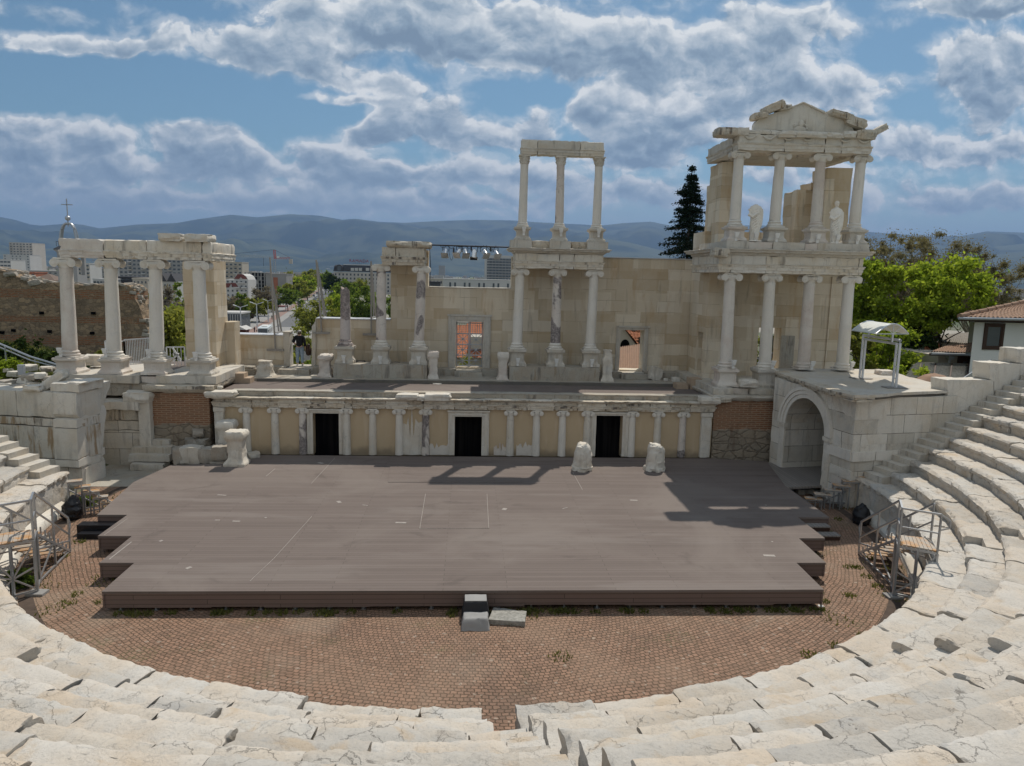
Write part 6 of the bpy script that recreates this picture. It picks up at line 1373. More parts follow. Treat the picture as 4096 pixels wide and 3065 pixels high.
hill_range([(1950, 1060), (2060, 965), (2119, 954), (2190, 946), (2273, 943), (2400, 951), (2524, 972), (2650, 1003), (2800, 1040), (2900, 1090)], 12500, 8600, 'foothills', 4.0, .5)
hill_range([(-700, 1000), (-200, 985), (100, 1000), (400, 1012), (700, 985), (900, 960), (1050, 955), (1200, 990), (1400, 1030), (1600, 1060)], 13000, 8600, 'foothills', 7.0, .5)
hill_range([(3600, 1090), (3850, 1000), (4096, 975), (4300, 960), (4700, 1000)], 12500, 8600, 'foothills', 9.0, .5)

# ================================================================== trees
def leaf_cloud(name, mt, centers, n, size, parent, seed, flat_=.12):
    """leaf-sized faces gathered in clumps: centers = (x,y,z,r)"""
    g = np.random.default_rng(seed); C = np.array(centers, float); w = C[:, 3]**2; w /= w.sum(); k = g.choice(len(C), n, p=w)
    d = g.normal(size=(n, 3)); d /= np.linalg.norm(d, axis=1)[:, None]; rr = C[k, 3]*np.abs(g.normal(size=n))*.62; an = g.uniform(.55, 1.5, size=(len(C), 3)); P = C[k, :3]+d*rr[:, None]*an[k]*np.array([1, 1, .85])
    nr = d*flat_+g.normal(size=(n, 3))*.6; nr[:, 2] += .25; nr /= np.linalg.norm(nr, axis=1)[:, None]
    a = np.cross(nr, g.normal(size=(n, 3))); a /= np.linalg.norm(a, axis=1)[:, None]; b = np.cross(nr, a); s = size*(.6+.8*g.random(n))[:, None]
    V = np.stack([P-a*s, P-b*s*.55, P+a*s, P+b*s*.55], 1).reshape(-1, 3); F = np.arange(4*n).reshape(-1, 4)
    return pointmesh(name, mt, V, F, parent)
def branch_tree(mb, base, top, r, levels, rng, spread=.6, tips=None, n_=5):
    """trunk and forking limbs as tapered tubes; collects the tip points"""
    def grow(p, d, L, r, lev):
        pts = [p]; q = p.copy(); dd = d.copy()
        for _ in range(3):
            dd = (dd+Vector((rng.uniform(-1, 1), rng.uniform(-1, 1), rng.uniform(-.4, .7)))*.16).normalized(); q = q+dd*(L/3); pts.append(q.copy())
        mb.tube(pts, [r, r*.86, r*.72, r*.58], 6 if r > .05 else 4, cap=False)
        if lev == 0: tips.append(pts[-1]); tips.append(pts[-2]); return
        for i in range(n_ if lev > 1 else 3):
            s = pts[-1] if i < 2 else pts[rng.choice([1, 2, 3])]
            nd = (dd+Vector((rng.uniform(-1, 1), rng.uniform(-1, 1), rng.uniform(-.35, .75)))*spread*1.15).normalized()
            grow(s, nd, L*rng.uniform(.55, .8), r*.55, lev-1)
    d = Vector(top)-Vector(base); grow(Vector(base), d.normalized(), d.length, r, levels)
def crown_clumps(c, rx, ry, rz, n, rng, rmin=.22, rmax=.42):
    out = []
    for _ in range(n):
        u = Vector((rng.gauss(0, 1), rng.gauss(0, 1), rng.gauss(0, 1))).normalized()*(rng.random()**.5)*.86; s = rng.uniform(rmin, rmax)*min(rx, ry, rz)
        if u.z < -.55: u.z *= .6
        out.append((c[0]+u.x*rx, c[1]+u.y*ry, c[2]+u.z*rz, s))
    return out
def tree(label, base, h, rx, mt, n, size, seed, cz=.62, rzf=.42, clumps=26, group=None, bark='bark', ry=None, name='tree', trunk_r=None, levels=2, rmin=.22, rmax=.42):
    rng = random.Random(seed); t = thing(name, label, 'tree', base, group); b = Vector(base); mb = MB(); tips = []; r = trunk_r or h*.022
    branch_tree(mb, b, b+Vector((rng.uniform(-.05, .05)*h, rng.uniform(-.05, .05)*h, h*.36)), r, levels, rng, .75, tips, 4); mb.build('trunk', M[bark], t, smooth=60)
    leaf_cloud('crown', M[mt], crown_clumps((b.x, b.y, b.z+h*cz), rx, ry or rx, h*rzf, clumps, rng, rmin, rmax), n, size, t, seed); return t
def ptree(label, px, pbase, ptop, wpx, Y, mt, n, size, seed, **k):
    """tree placed by the photo: ground point column px, crown top, crown width in px, at depth Y"""
    p = oy(px, ptop, Y); z0 = k.pop('z0', None); z0 = gh(p.x, Y) if z0 is None else z0; w = (oy(px+wpx/2, ptop, Y).x-oy(px-wpx/2, ptop, Y).x)/2
    return tree(label, (p.x, Y, z0), p.z-z0, w, mt, n, size, seed, **k)
# --- trees close behind the theatre on the right
gR = 'leafy trees on the slope behind the vault'
ptree('tall bright spring green tree behind the white canopy', 3790, 1500, 1015, 430, 22, 'leaf_bright', 24000, .125, 1, z0=1.2, cz=.66, rzf=.36, clumps=95, group=gR, rmin=.11, rmax=.24)
ptree('bright green tree against the right end of the tower', 3500, 1500, 1000, 300, 24, 'leaf_bright', 19000, .125, 2, z0=.5, cz=.66, rzf=.36, clumps=85, group=gR, rmin=.11, rmax=.24)
ptree('dark green tree between the two bright trees', 3610, 1500, 1170, 330, 26, 'leaf_dark', 12000, .17, 3, z0=.5, cz=.55, rzf=.46, clumps=34, group=gR)
ptree('dense yellow-green bush below the bright trees', 3560, 1500, 1290, 330, 18, 'leaf_bright', 16000, .11, 4, z0=.8, cz=.5, rzf=.5, clumps=70, group=gR, rmin=.12, rmax=.26)
ptree('yellowish sparse bush just right of the tower columns', 3440, 1500, 1250, 160, 17, 'leaf_olive', 5000, .11, 5, z0=.8, cz=.5, rzf=.5, clumps=22, group=gR)
ptree('low bright bush at the back edge of the vault roof', 3650, 1540, 1440, 260, 13.5, 'leaf_bright', 7000, .09, 6, z0=1.6, cz=.5, rzf=.5, clumps=28, group=gR)
ptree('dark ivy mass behind the canopy posts', 3680, 1540, 1340, 200, 20, 'leaf_dark', 9000, .12, 7, z0=.6, cz=.5, rzf=.52, clumps=30, group=gR)
ptree('yellow leaved bush glimpsed through the tower doorway', 3080, 1480, 1270, 190, 19, 'leaf_olive', 4500, .12, 8, z0=.6, cz=.5, rzf=.5, clumps=22, group=gR)
# --- bare plane trees with brown seed balls
def plane_tree(label, px, ptop, wpx, Y, seed, z0):
    p = oy(px, ptop, Y); w = (oy(px+wpx/2, ptop, Y).x-oy(px-wpx/2, ptop, Y).x)/2; h = p.z-z0; rng = random.Random(seed)
    t = thing('plane_tree', label, 'tree', (p.x, Y, z0), 'half-bare plane trees behind the green trees'); mb = MB(); tips = []; b = Vector((p.x, Y, z0)); c = crown_clumps((p.x, Y, z0+h*.66), w, w*.8, h*.38, 150, rng, .09, .19)
    for q in rng.sample(c, 60):
        q = Vector(q[:3]); m = b.lerp(q, .5)+Vector((0, 0, h*.10)); s = b+Vector((0, 0, h*rng.uniform(.2, .36))); mb.tube([s, m, q], [.09, .05, .02], 4, cap=False)
    mb.tube([b, b+Vector((0, 0, h*.38))], [.4, .25], 8); mb.build('trunk', M['bark_pale'], t, smooth=60)
    leaf_cloud('crown', M['leaf_brown'], c, 30000, .085, t, seed); return t
plane_tree('half-bare plane tree with brown seed balls right of the tower, the left one', 3560, 905, 480, 44, 11, -1)
plane_tree('half-bare plane tree with brown seed balls, the middle and widest one', 3730, 915, 520, 46, 12, -1)
plane_tree('half-bare plane tree with brown seed balls above the white house', 3950, 985, 440, 44, 13, -1)
# --- spruce
p = oy(2770, 652, 34); z0 = -2.5; t = thing('spruce', 'dark pointed spruce rising behind the stage wall left of the tower', 'tree', (p.x, 34, z0)); h = p.z-z0; rng = random.Random(5)
mb = MB(); mb.tube([(p.x, 34, z0), (p.x, 34, p.z-.3)], [.28, .03], 8); cl = []
for tier in range(64):
    f = tier/63; z = z0+h*(.18+.80*f)+rng.uniform(-.2, .2); L = (1-f)**.85*6.2*rng.uniform(.5, 1.15)+.12
    for k in range(5):
        a = rng.random()*6.28; dx_, dy_ = math.cos(a), math.sin(a); L2 = L*rng.uniform(.6, 1.05)
        mb.tube([(p.x, 34, z), (p.x+dx_*L2*.6, 34+dy_*L2*.6, z-.10*L2), (p.x+dx_*L2, 34+dy_*L2, z-.05*L2)], [.05, .03, .012], 4)
        for q in range(5): r_ = L2*(.3+.17*q); cl.append((p.x+dx_*r_, 34+dy_*r_, z-.10*r_, .16+.26*(1-q/5)*min(1, L)))
mb.build('trunk', M['bark'], t, smooth=60); leaf_cloud('crown', M['leaf_conifer'], cl, 70000, .075, t, 4, .2)
# --- trees on the left, behind the old wall
gL = 'trees behind the left colonnade'
ptree('yellow-green tree between the second and third left columns', 655, 1440, 1195, 230, 30, 'leaf_olive', 9000, .15, 21, z0=-1.0, cz=.62, rzf=.4, clumps=24, group=gL)
ptree('lime green tree beside the corner pillar', 725, 1440, 1210, 170, 34, 'leaf_bright', 6000, .16, 22, z0=-1.5, cz=.62, rzf=.4, clumps=18, group=gL)
ptree('dark round tree above the lime trees by the corner pillar', 715, 1200, 1112, 70, 120, 'leaf_green', 1800, .3, 23, z0=CITY_Z, cz=.7, rzf=.3, clumps=14, group=gL)
ptree('brown budding tree left of the corner pillar', 670, 1200, 1148, 120, 110, 'leaf_bare', 2500, .28, 24, z0=CITY_Z, cz=.66, rzf=.34, clumps=18, group=gL)
ptree('small dark green tree behind the old wall', 590, 1200, 1150, 80, 115, 'leaf_green', 1800, .28, 25, z0=CITY_Z, cz=.66, rzf=.34, clumps=16, group=gL)
# --- avenue trees
gA = 'trees along the avenue'
for i, (lab, px, ptop, w, Y, mt, n) in enumerate([
    ('bare brown tree right of the corner pillar', 925, 1170, 120, 235, 'leaf_bare', 2000), ('second bare brown tree by the white gabled house', 965, 1190, 100, 240, 'leaf_bare', 1700), ('small fresh green tree in front of the white gabled house', 965, 1156, 50, 205, 'leaf_green', 1200),
    ('yellow-green tree beside the near street lamps', 1035, 1182, 120, 225, 'leaf_olive', 4200), ('bare purplish tree in front of the concrete frame building', 1055, 1140, 90, 260, 'leaf_bare', 2400), ('bare grey shrub tree below the yellow-green street tree', 990, 1235, 60, 222, 'leaf_bare', 1000),
    ('dark green tree behind the far lamp', 1085, 1190, 60, 285, 'leaf_dark', 2200), ('big green avenue tree left of the road, the nearest', 1150, 1150, 130, 300, 'leaf_green', 4500), ('second big avenue tree left of the road', 1195, 1120, 120, 380, 'leaf_olive', 4200),
    ('third avenue tree left of the road, tallest crown', 1210, 1080, 150, 470, 'leaf_olive', 4200), ('fourth avenue tree left of the road, brightest', 1228, 1095, 90, 430, 'leaf_bright', 2200), ('rounded far avenue tree left of the road', 1250, 1076, 80, 620, 'leaf_olive', 2600),
    ('dark avenue tree right of the road end', 1300, 1084, 75, 560, 'leaf_green', 2600), ('dark avenue tree nearest the hotel corner', 1325, 1092, 60, 480, 'leaf_dark', 2200),
    ('broad green tree below the hotel', 1372, 1118, 130, 330, 'leaf_green', 4200), ('golden green tree right of the hotel tree', 1440, 1112, 90, 360, 'leaf_olive', 2800), ('yellow-green tree overhanging the road behind the low wall', 1275, 1190, 170, 150, 'leaf_olive', 6000),
    ('pale lime tree beside the broken column', 1345, 1172, 120, 170, 'leaf_bright', 4200), ('dense green tree between the broken column and the blotchy column', 1440, 1140, 140, 160, 'leaf_green', 5200), ('dark bush low behind the wall beside the broken column', 1440, 1225, 110, 120, 'leaf_dark', 2600),
    ('green tree glimpsed between the two blotchy columns', 1575, 1150, 80, 180, 'leaf_green', 2200), ('overhanging olive branch tree by the visitor', 1215, 1270, 110, 75, 'leaf_olive', 4200), ('low green shrub on the slope beyond the visitor', 1195, 1400, 120, 34, 'leaf_olive', 4200), ('sparse grey-green shrub on the slope by the visitor', 1225, 1430, 70, 28, 'leaf_green', 2000)]):
    sz = Y*.0013+.09; n = int(n*1.7)
    ptree(lab, px, 0, ptop, w*1.25, Y, mt, n, sz, 40+i, z0=CITY_Z if Y > 70 else None, cz=.58, rzf=.44, clumps=46, rmin=.14, rmax=.3, group=gA, levels=2)
# far wooded mass of the plain
rng = random.Random(9); cl = []
for i in range(420):
    px = rng.uniform(-100, 4200); Y = rng.uniform(700, 3600); p = oz(px, 1150, CITY_Z); x = oy(px, 1100, Y).x; cl.append((x, Y, CITY_Z+rng.uniform(2, 6), rng.uniform(5, 11)))
o = leaf_cloud('distant_trees', M['leaf_green'], cl, 26000, 1.6, None, 77); tag(o, kind='stuff')
# grass, weeds and ivy
def blades(name, spots, n, h, mt, seed):
    g = np.random.default_rng(seed); S = np.array(spots, float); k = g.choice(len(S), n); a = g.random(n)*6.28; r = S[k, 3]*np.sqrt(g.random(n)); x = S[k, 0]+r*np.cos(a); y = S[k, 1]+r*np.sin(a); z = S[k, 2]
    if S.shape[1] > 4: z = np.array([gh(u, v) for u, v in zip(x, y)])+.04
    hh = h*(.4+g.random(n)); b = g.random(n)*6.28; w = .012+.012*g.random(n); lx = g.normal(size=n)*hh*.45; ly = g.normal(size=n)*hh*.45
    V = np.stack([np.stack([x-w*np.cos(b), y-w*np.sin(b), z], 1), np.stack([x+w*np.cos(b), y+w*np.sin(b), z], 1), np.stack([x+lx, y+ly, z+hh], 1)], 1).reshape(-1, 3)
    o = pointmesh(name, mt, V, np.arange(3*n).reshape(-1, 3)); return tag(o, kind='stuff')
rng = random.Random(3); sp = []
for _ in range(60): sp.append((rng.uniform(-8.2, 8.6), -7.75-abs(rng.gauss(0, .06)), .0, .14))
for _ in range(22): a = R(rng.choice([rng.uniform(185, 235), rng.uniform(-55, -5)])); r = rng.uniform(11.2, 13.0); sp.append((CX+r*math.cos(a), r*math.sin(a), .0, .16))
for px, py, s in ((430, 2320, .5), (200, 2440, .4), (190, 2350, .3), (270, 2415, .2), (3240, 2370, .4), (3260, 2220, .3), (3340, 2480, .4), (2110, 2470, .25), (2050, 2490, .2), (2240, 2630, .25), (3240, 2625, .2), (1160, 2410, .3), (340, 2030, .6), (400, 2030, .5), (460, 1990, .5), (3530, 2260, .5), (3600, 2290, .5), (3650, 2330, .5), (3380, 2030, .4), (90, 2270, .8), (110, 2330, .6), (60, 2350, .5), (3590, 2380, .5)): p = oz(px, py, 0); sp.append((p.x, p.y, 0, s))
blades('weeds', sp, 4200, .075, M['grass_blade'], 3)
sp = [(rng.uniform(-27, -16.5), rng.uniform(2.5, 17), 0, .8, 1) for _ in range(160)]; blades('bank_grass', sp, 26000, .22, M['grass_blade'], 4)
cl = []
for _ in range(46): x, y = rng.uniform(-26, -16.8), rng.uniform(3.5, 19); cl.append((x, y, gh(x, y)+.12, rng.uniform(.25, .6)))
tag(leaf_cloud('ground_cover', M['leaf_green'], cl, 9000, .07, None, 8), kind='stuff')
for k, (px, py, w, h, Y, lab, mt) in enumerate(((85, 2320, 130, 190, -6.2, 'leafy green bush growing under the left metal stair', 'leaf_green'), (3655, 2255, 90, 110, -3.8, 'bright leafy weed bush under the right metal stair', 'leaf_bright'), (345, 2010, 130, 70, .1, 'weedy bush under the left plank-tread stair', 'leaf_green'), (110, 1410, 230, 120, 12, 'dark ivy climbing the old wall on the far left', 'leaf_dark'), (215, 1440, 110, 70, 10, 'dark ivy spreading on the bank beside the first column', 'leaf_dark'), (40, 1480, 130, 110, 7, 'fresh green bush on the grassy bank at the left edge', 'leaf_bright'), (403, 1428, 50, 60, 8.5, 'small yellow-leaved weed behind the second left column', 'leaf_olive'))):
    p = oy(px, py, Y); s = w*(Y-CAM.y)/2900/2; z0 = max(0, p.z-h*(Y-CAM.y)/5800); rng2 = random.Random(k); t = thing('bush', lab, 'bush', (p.x, Y, z0)); mb = MB()
    for _ in range(6): mb.tube([(p.x, Y, z0), (p.x+rng2.uniform(-.5, .5)*s, Y+rng2.uniform(-.3, .3)*s, p.z+rng2.uniform(-.2, .3)*s)], [.018, .008], 5)
    mb.build('stem', M['bark'], t, smooth=0); leaf_cloud('foliage', M[mt], crown_clumps((p.x, Y, p.z), s, s*.6, h*(Y-CAM.y)/5800, 18, rng2, .3, .5), 2600, .05+.03*(Y > 5), t, k)
# ================================================================== old ruin wall on the left
RYW = 19.0
prof = [(-260, 1075), (-60, 1070), (0, 1078), (40, 1092), (70, 1108), (100, 1112), (130, 1130), (170, 1132), (240, 1134), (330, 1142), (420, 1140), (480, 1136), (515, 1142), (535, 1160), (540, 1195), (560, 1235), (578, 1285), (592, 1330), (606, 1370), (602, 1420), (600, 1500), (-260, 1560)]
t = thing('ruin_wall', 'old rubble wall with red brick bands and a crumbling right end, behind the left columns', 'wall', (-17, RYW, 2))
P = [(oy(x, y, RYW).x, oy(x, y, RYW).z) for x, y in prof]; P2 = []
for (a, b), (c, d) in zip(P, P[1:]+P[:1]):
    n = max(1, int(math.hypot(c-a, d-b)/.3)) if b > 3 and d > 3 else 1
    for i in range(n): f = i/n; P2.append((a+(c-a)*f+(.10*nz(Vector((i*.8+a, d, 1))) if n > 1 else 0), b+(d-b)*f+(.14*nz(Vector((i*.9+a, d, 5))) if n > 1 else 0)))
mb = MB(); mb.prism(P2, RYW, RYW+1.8, 'y'); mb.build('masonry', M['ruin_wall'], t, rough=(.35, .05, 2.2, .0), smooth=0)
rng = random.Random(4); mb = MB()
for i in range(150):
    k = rng.randrange(0, 18); (a, b), (c, d) = P[k], P[k+1]; f = rng.random(); s = rng.uniform(.2, .55)
    m = rock((a+(c-a)*f-.1, RYW+rng.uniform(.0, 1.5), b+(d-b)*f-.02), s, s*.8, s*rng.uniform(.25, .6), i, rng.random(), rng.uniform(-.3, .3), amp=.15, sub=1); mb.add(m.v, m.f)
o = mb.build('coping_stone', M['field_stone'], t, smooth=0); o['kind'] = 'stuff'
mb = MB()
for px, py in ((55, 1322), (200, 1326), (370, 1333), (168, 1252), (375, 1253), (10, 1330)): p = oy(px, py, RYW); mb.box(p.x-.11, p.x+.11, RYW-.09, RYW+.1, p.z-.08, p.z+.08)
mb.build('putlog_hole', M['dark_opening'], t, smooth=0)
# sloping pipe rail, bank stones and small lamp on the left bank
t = thing('slope_rail', 'pair of grey metal rails running down the bank on the far left', 'rail', tuple(oy(230, 1460, 8))); mb = MB()
for o_ in (0, 14): mb.tube([oy(-120, 1322+o_, 9.5), oy(0, 1376+o_, 9), oy(120, 1427+o_, 8.5), oy(236, 1462+o_*.6, 7.8)], .05 if o_ == 0 else .035, 8)
for px, py in ((20, 1386), (140, 1436)): p = oy(px, py, 8.7); mb.tube([p, (p.x, p.y, gh(p.x, p.y))], .035, 6)
mb.build('pipe', M['galvanised'], t)
p = oy(88, 1497, 4.5); t = thing('bank_lamp', 'small dark floodlight box standing on the bank among stones', 'lamp', tuple(p)); mb = MB(); mb.box(p.x-.11, p.x+.11, 4.42, 4.55, p.z-.02, p.z+.36); mb.build('lamp_head', M['grey_paint'], t, rough=(.1, .004, 3)); mb = MB(); mb.tube([(p.x, 4.5, gh(p.x, 4.5)), (p.x, 4.5, p.z)], .025, 6); mb.build('stem', M['dark_metal'], t)
for k in range(24):
    px, py = rng.uniform(-10, 235), rng.uniform(1500, 1545) if k < 15 else rng.uniform(1465, 1500); Y = 4.2 if k < 15 else 7; p = oy(px, py, Y); s = rng.uniform(.25, .6)
    tag(rock((p.x, Y+rng.uniform(-.4, .4), p.z), s, s*.8, s*.4, 300+k, rng.random()*3, amp=.14, sub=2).build('bank_stone', M['marble_white' if k % 2 else 'field_stone'], smooth=40), 'pale loose stone among the grass on the left bank', 'stone', 'loose stones on the left bank')
# metal railing and gate behind the left columns
t = thing('metal_railing', 'pale blue-grey bar railing between the second and fourth left columns', 'railing', tuple(oy(520, 1450, 8.6)))
def rail(p, q, n, h):
    mb = MB(); p, q = Vector(p), Vector(q); mb.bar(p+Vector((0, 0, h)), q+Vector((0, 0, h)), .05); mb.bar(p+Vector((0, 0, .08)), q+Vector((0, 0, .08)), .035)
    for i in range(n+1): a = p.lerp(q, i/n); mb.bar(a, a+Vector((0, 0, h)), .05 if i in (0, n) else .024)
    mb.build('rail_bars', M['pale_metal'], t, smooth=0)
Z0 = 3.6
rail((oy(425, 1440, 8.4).x, 8.4, Z0), (oy(500, 1440, 8.4).x, 8.4, Z0), 2, 1.05); rail((oy(500, 1440, 8.4).x, 8.4, Z0), (oy(605, 1440, 9.6).x, 9.6, Z0), 16, 1.1); rail((oy(668, 1440, 8.6).x, 8.6, Z0-.2), (oy(740, 1440, 8.8).x, 8.8, Z0-.2), 5, 1.0)
for a, b in (((690, 1391), (722, 1440)), ((672, 1455), (715, 1415))): mb = MB(); mb.bar(oy(*a, 8.5), oy(*b, 8.5), .06); mb.build('stay_bar', M['pale_metal'], t, smooth=0)
mb = MB(); mb.box(oy(380, 1480, 7.2).x, oy(745, 1480, 7.2).x, 6.9, 10.3, 3.2, 3.58); tag(mb.build('timber_floor', M['deck_boards'], smooth=0), 'small boarded floor behind the left columns', 'floor')

# ================================================================== city
GLASS = M['window_glass']
def wmesh(w, h): mb = MB(); mb.box(-w/2, w/2, -.12, .0, -h/2, h/2); o = mb.build('window', GLASS, smooth=0); me = o.data; bpy.data.objects.remove(o); return me
def block(name, label, cat, px0, px1, ptop, Y, mt, depth=14, floors=0, cols=0, win=(.6, .5), zb=None, pbot=None, roof=None, balc=0, group=None, skip=(), parapet=True, ztop=None):
    """a building whose front lies at depth Y between two photo columns"""
    x0, x1 = oy(px0, ptop, Y).x, oy(px1, ptop, Y).x; z1 = oy((px0+px1)/2, ptop, Y).z; z0 = CITY_Z if zb is None else zb
    t = thing(name, label, cat, ((x0+x1)/2, Y, z0), group); mb = MB(); mb.box(x0, x1, Y, Y+depth, z0, z1); mb.build('wall', M[mt], t, smooth=0)
    if parapet and not roof: mb = MB(); mb.mould(x0, x1, Y, Y+depth, [(.15, z1+.003), (.15, z1+.45), (-.1, z1+.46)]); mb.build('cornice', M[mt if parapet is True else parapet], t, smooth=0)
    if roof == 'hip': mb = MB(); h = min(x1-x0, depth)*.28; cxm = (x0+x1)/2; k = max(0, (x1-x0)/2-depth/2); vs = [(x0-.4, Y-.4, z1), (x1+.4, Y-.4, z1), (x1+.4, Y+depth+.4, z1), (x0-.4, Y+depth+.4, z1), (cxm-k, Y+depth/2, z1+h), (cxm+k, Y+depth/2, z1+h)]; mb.add(vs, [(0, 1, 5, 4), (1, 2, 5), (2, 3, 4, 5), (3, 0, 4), (3, 2, 1, 0)]); mb.build('roof', M['brown_roof'], t, smooth=0)
    if floors:
        fh = (z1-(CITY_Z if pbot is None else oy((px0+px1)/2, pbot, Y).z))/floors; cw = (x1-x0)/cols; me = wmesh(cw*win[0], fh*win[1])
        for j in range(floors):
            for i in range(cols):
                if (i, j) in skip or i in skip: continue
                o = bpy.data.objects.new('window', me); COL.objects.link(o); o.parent = t; o.location = Vector((x0+cw*(i+.5), Y-.002, z1-fh*(j+.52)))-t.location; OFF[o.name] = Vector()
        for i in range(balc and cols):
            if i % balc: continue
            for j in range(floors): mb = MB(); zc = z1-fh*(j+.78); mb.box(x0+cw*(i+.05), x0+cw*(i+.95), Y-1.1, Y-.13, zc-.45, zc+.25); mb.build('balcony', M['beige_block' if (i+j) % 3 else 'white_block'], t, smooth=0)
    return t
block('tower_block', 'stepped high-rise flats at the far left skyline, upper part with white roof ends', 'building', 36, 128, 972, 1000, 'pale_block', 30, 5, 7, (.55, .4), pbot=1022, balc=3)
block('tower_block', 'broad lower block in front of the far left high-rise', 'building', 12, 118, 1020, 960, 'white_block', 26, 6, 7, (.35, .35), pbot=1085, skip=(1, 5))
mb_t = block('house_block', 'white low building with dark strip windows at the far left edge', 'building', -30, 42, 1040, 600, 'white_block', 20, 3, 5, (.8, .4), pbot=1085)
block('house_block', 'long grey flat-roofed building behind the old wall', 'building', 42, 232, 1085, 420, 'grey_block', 20, 2, 9, (.4, .4), pbot=1110, skip=(2, 5))
block('house_block', 'red brick house with small windows behind the old wall', 'building', 88, 140, 1092, 330, 'brick_block', 10, 2, 3, (.4, .4), pbot=1118)
block('house_block', 'house with wide brown hipped roof behind the old wall', 'building', 118, 218, 1122, 240, 'beige_block', 9, roof='hip')
block('house_block', 'white block with dark vertical stripes right of the bell tower', 'building', 308, 358, 1056, 420, 'white_block', 14, 4, 3, (.5, .6), pbot=1118, balc=2)
block('house_block', 'plain pale low block between the first two left columns', 'building', 360, 420, 1078, 480, 'grey_block', 20, 2, 4, (.2, .3), pbot=1118)
block('apartment_block', 'long apartment block with balconies seen through the left columns', 'building', 456, 740, 1036, 540, 'grey_block', 16, 6, 16, (.55, .45), pbot=1130, balc=3)
block('apartment_block', 'apartment block with balconies right of the corner pillar', 'building', 862, 968, 1050, 520, 'beige_block', 16, 5, 6, (.5, .42), pbot=1130, balc=2)
block('shop_building', 'dark low building with curved metal roof seen through the left columns', 'building', 440, 600, 1112, 230, 'dark_roof', 14, 2, 8, (.7, .25), pbot=1142, skip=(0,))
block('shop_building', 'white and glass low building below the plain pale block', 'building', 372, 425, 1120, 220, 'white_block', 10, 1, 4, (.7, .5), pbot=1140)
block('house_block', 'small cream house beside the dark curved building', 'building', 530, 590, 1118, 210, 'beige_block', 10, 1, 4, (.3, .4), pbot=1140)
# dark gabled roofs with skylights
t = block('gabled_house', 'dark steep gabled house with skylights by the corner pillar', 'building', 632, 706, 1132, 225, 'white_block', 9, 1, 4, (.3, .4), pbot=1150); x0, x1 = oy(632, 1132, 225).x, oy(706, 1132, 225).x; z = oy(670, 1132, 225).z
mb = MB()
for k in range(2): a = x0+(x1-x0)*k/2; b = a+(x1-x0)/2; mb.prism([(a, z+.46), (b, z+.46), ((a+b)/2, z+3.2)], 224.6, 234, 'y')
mb.build('roof', M['dark_roof'], t, smooth=0)
# white gabled house
t = block('gabled_house', 'white stepped house with red roof patches and small balconies', 'building', 884, 992, 1118, 350, 'white_block', 14, 4, 6, (.35, .4), pbot=1190, parapet=False); z = oy(940, 1118, 350).z; X_ = lambda p: oy(p, 1118, 350).x; mb = MB()
mb.prism([(X_(936), z), (X_(992), z), (X_(985), oy(985, 1105, 350).z), (X_(968), oy(968, 1096, 350).z), (X_(945), oy(945, 1097, 350).z)], 350, 363, 'y'); mb.build('gable', M['white_block'], t, smooth=0); mb = MB()
for a, b in (((936, 1116), (950, 1097)), ((974, 1098), (990, 1116)), ((895, 1150), (905, 1133)), ((922, 1132), (932, 1148))): p, q = oy(*a, 349.7), oy(*b, 349.7); mb.add([p, q, q+Vector((2.5 if a[0] < 960 else -2.5, 0, 0)), p+Vector((2.5, 0, 0)) if a[0] < 960 else p-Vector((2.5, 0, 0)), p+Vector((0, .2, 0))], [(0, 1, 2, 3)])
mb.build('roof', M['red_roof'], t, smooth=0)
for px, py in ((965, 1130), (972, 1150), (950, 1150), (972, 1168)): p = oy(px, py, 349); mb = MB(); mb.box(p.x-1.6, p.x+1.6, 349, 349.9, p.z-.5, p.z+.2); mb.build('balcony', M['white_block'], t, smooth=0)
# concrete frame building site
t = block('building_site', 'unfinished grey concrete building with open floors below the crane', 'building', 1062, 1145, 1098, 440, 'concrete', 16, 0, 0); mb = MB(); p, q = oy(1093, 1110, 439.8), oy(1112, 1175, 439.8); mb.box(p.x, q.x, 439.75, 439.97, q.z, p.z); mb.build('brick_infill', M['brick_block'], t, smooth=0)
x0, x1 = oy(978, 1100, 440).x, oy(1060, 1100, 440).x; z1 = oy(1020, 1090, 440).z
for k in range(7): z = CITY_Z+(z1-CITY_Z)*(k+1)/7; mb = MB(); mb.box(x0, x1-.1, 440, 454, z-.3, z); mb.build('floor_slab', M['concrete'], t, smooth=0)
for k in range(7): x = x0+(x1-x0-.8)*k/6; mb = MB(); mb.box(x, x+.6, 440.15, 440.75, CITY_Z, z1-.31); mb.build('pillar', M['concrete'], t, smooth=0)
mb = MB(); mb.box(x0+2, x1-.5, 447, 453.9, CITY_Z, z1-.31); mb.build('core', M['dark_roof'], t, smooth=0)
for a, b, k in ((0, 2, 5), (3, 4, 4), (1, 2, 2), (4, 5, 5)): X0 = x0+(x1-x0)*a/6; mb = MB(); z = CITY_Z+(z1-CITY_Z)*k/7; mb.box(X0+.7, X0+(x1-x0)*(b-a)/6, 440.3, 440.5, z+.02, z+(z1-CITY_Z)/7-.32); mb.build('infill_panel', M['grey_block'], t, smooth=0)
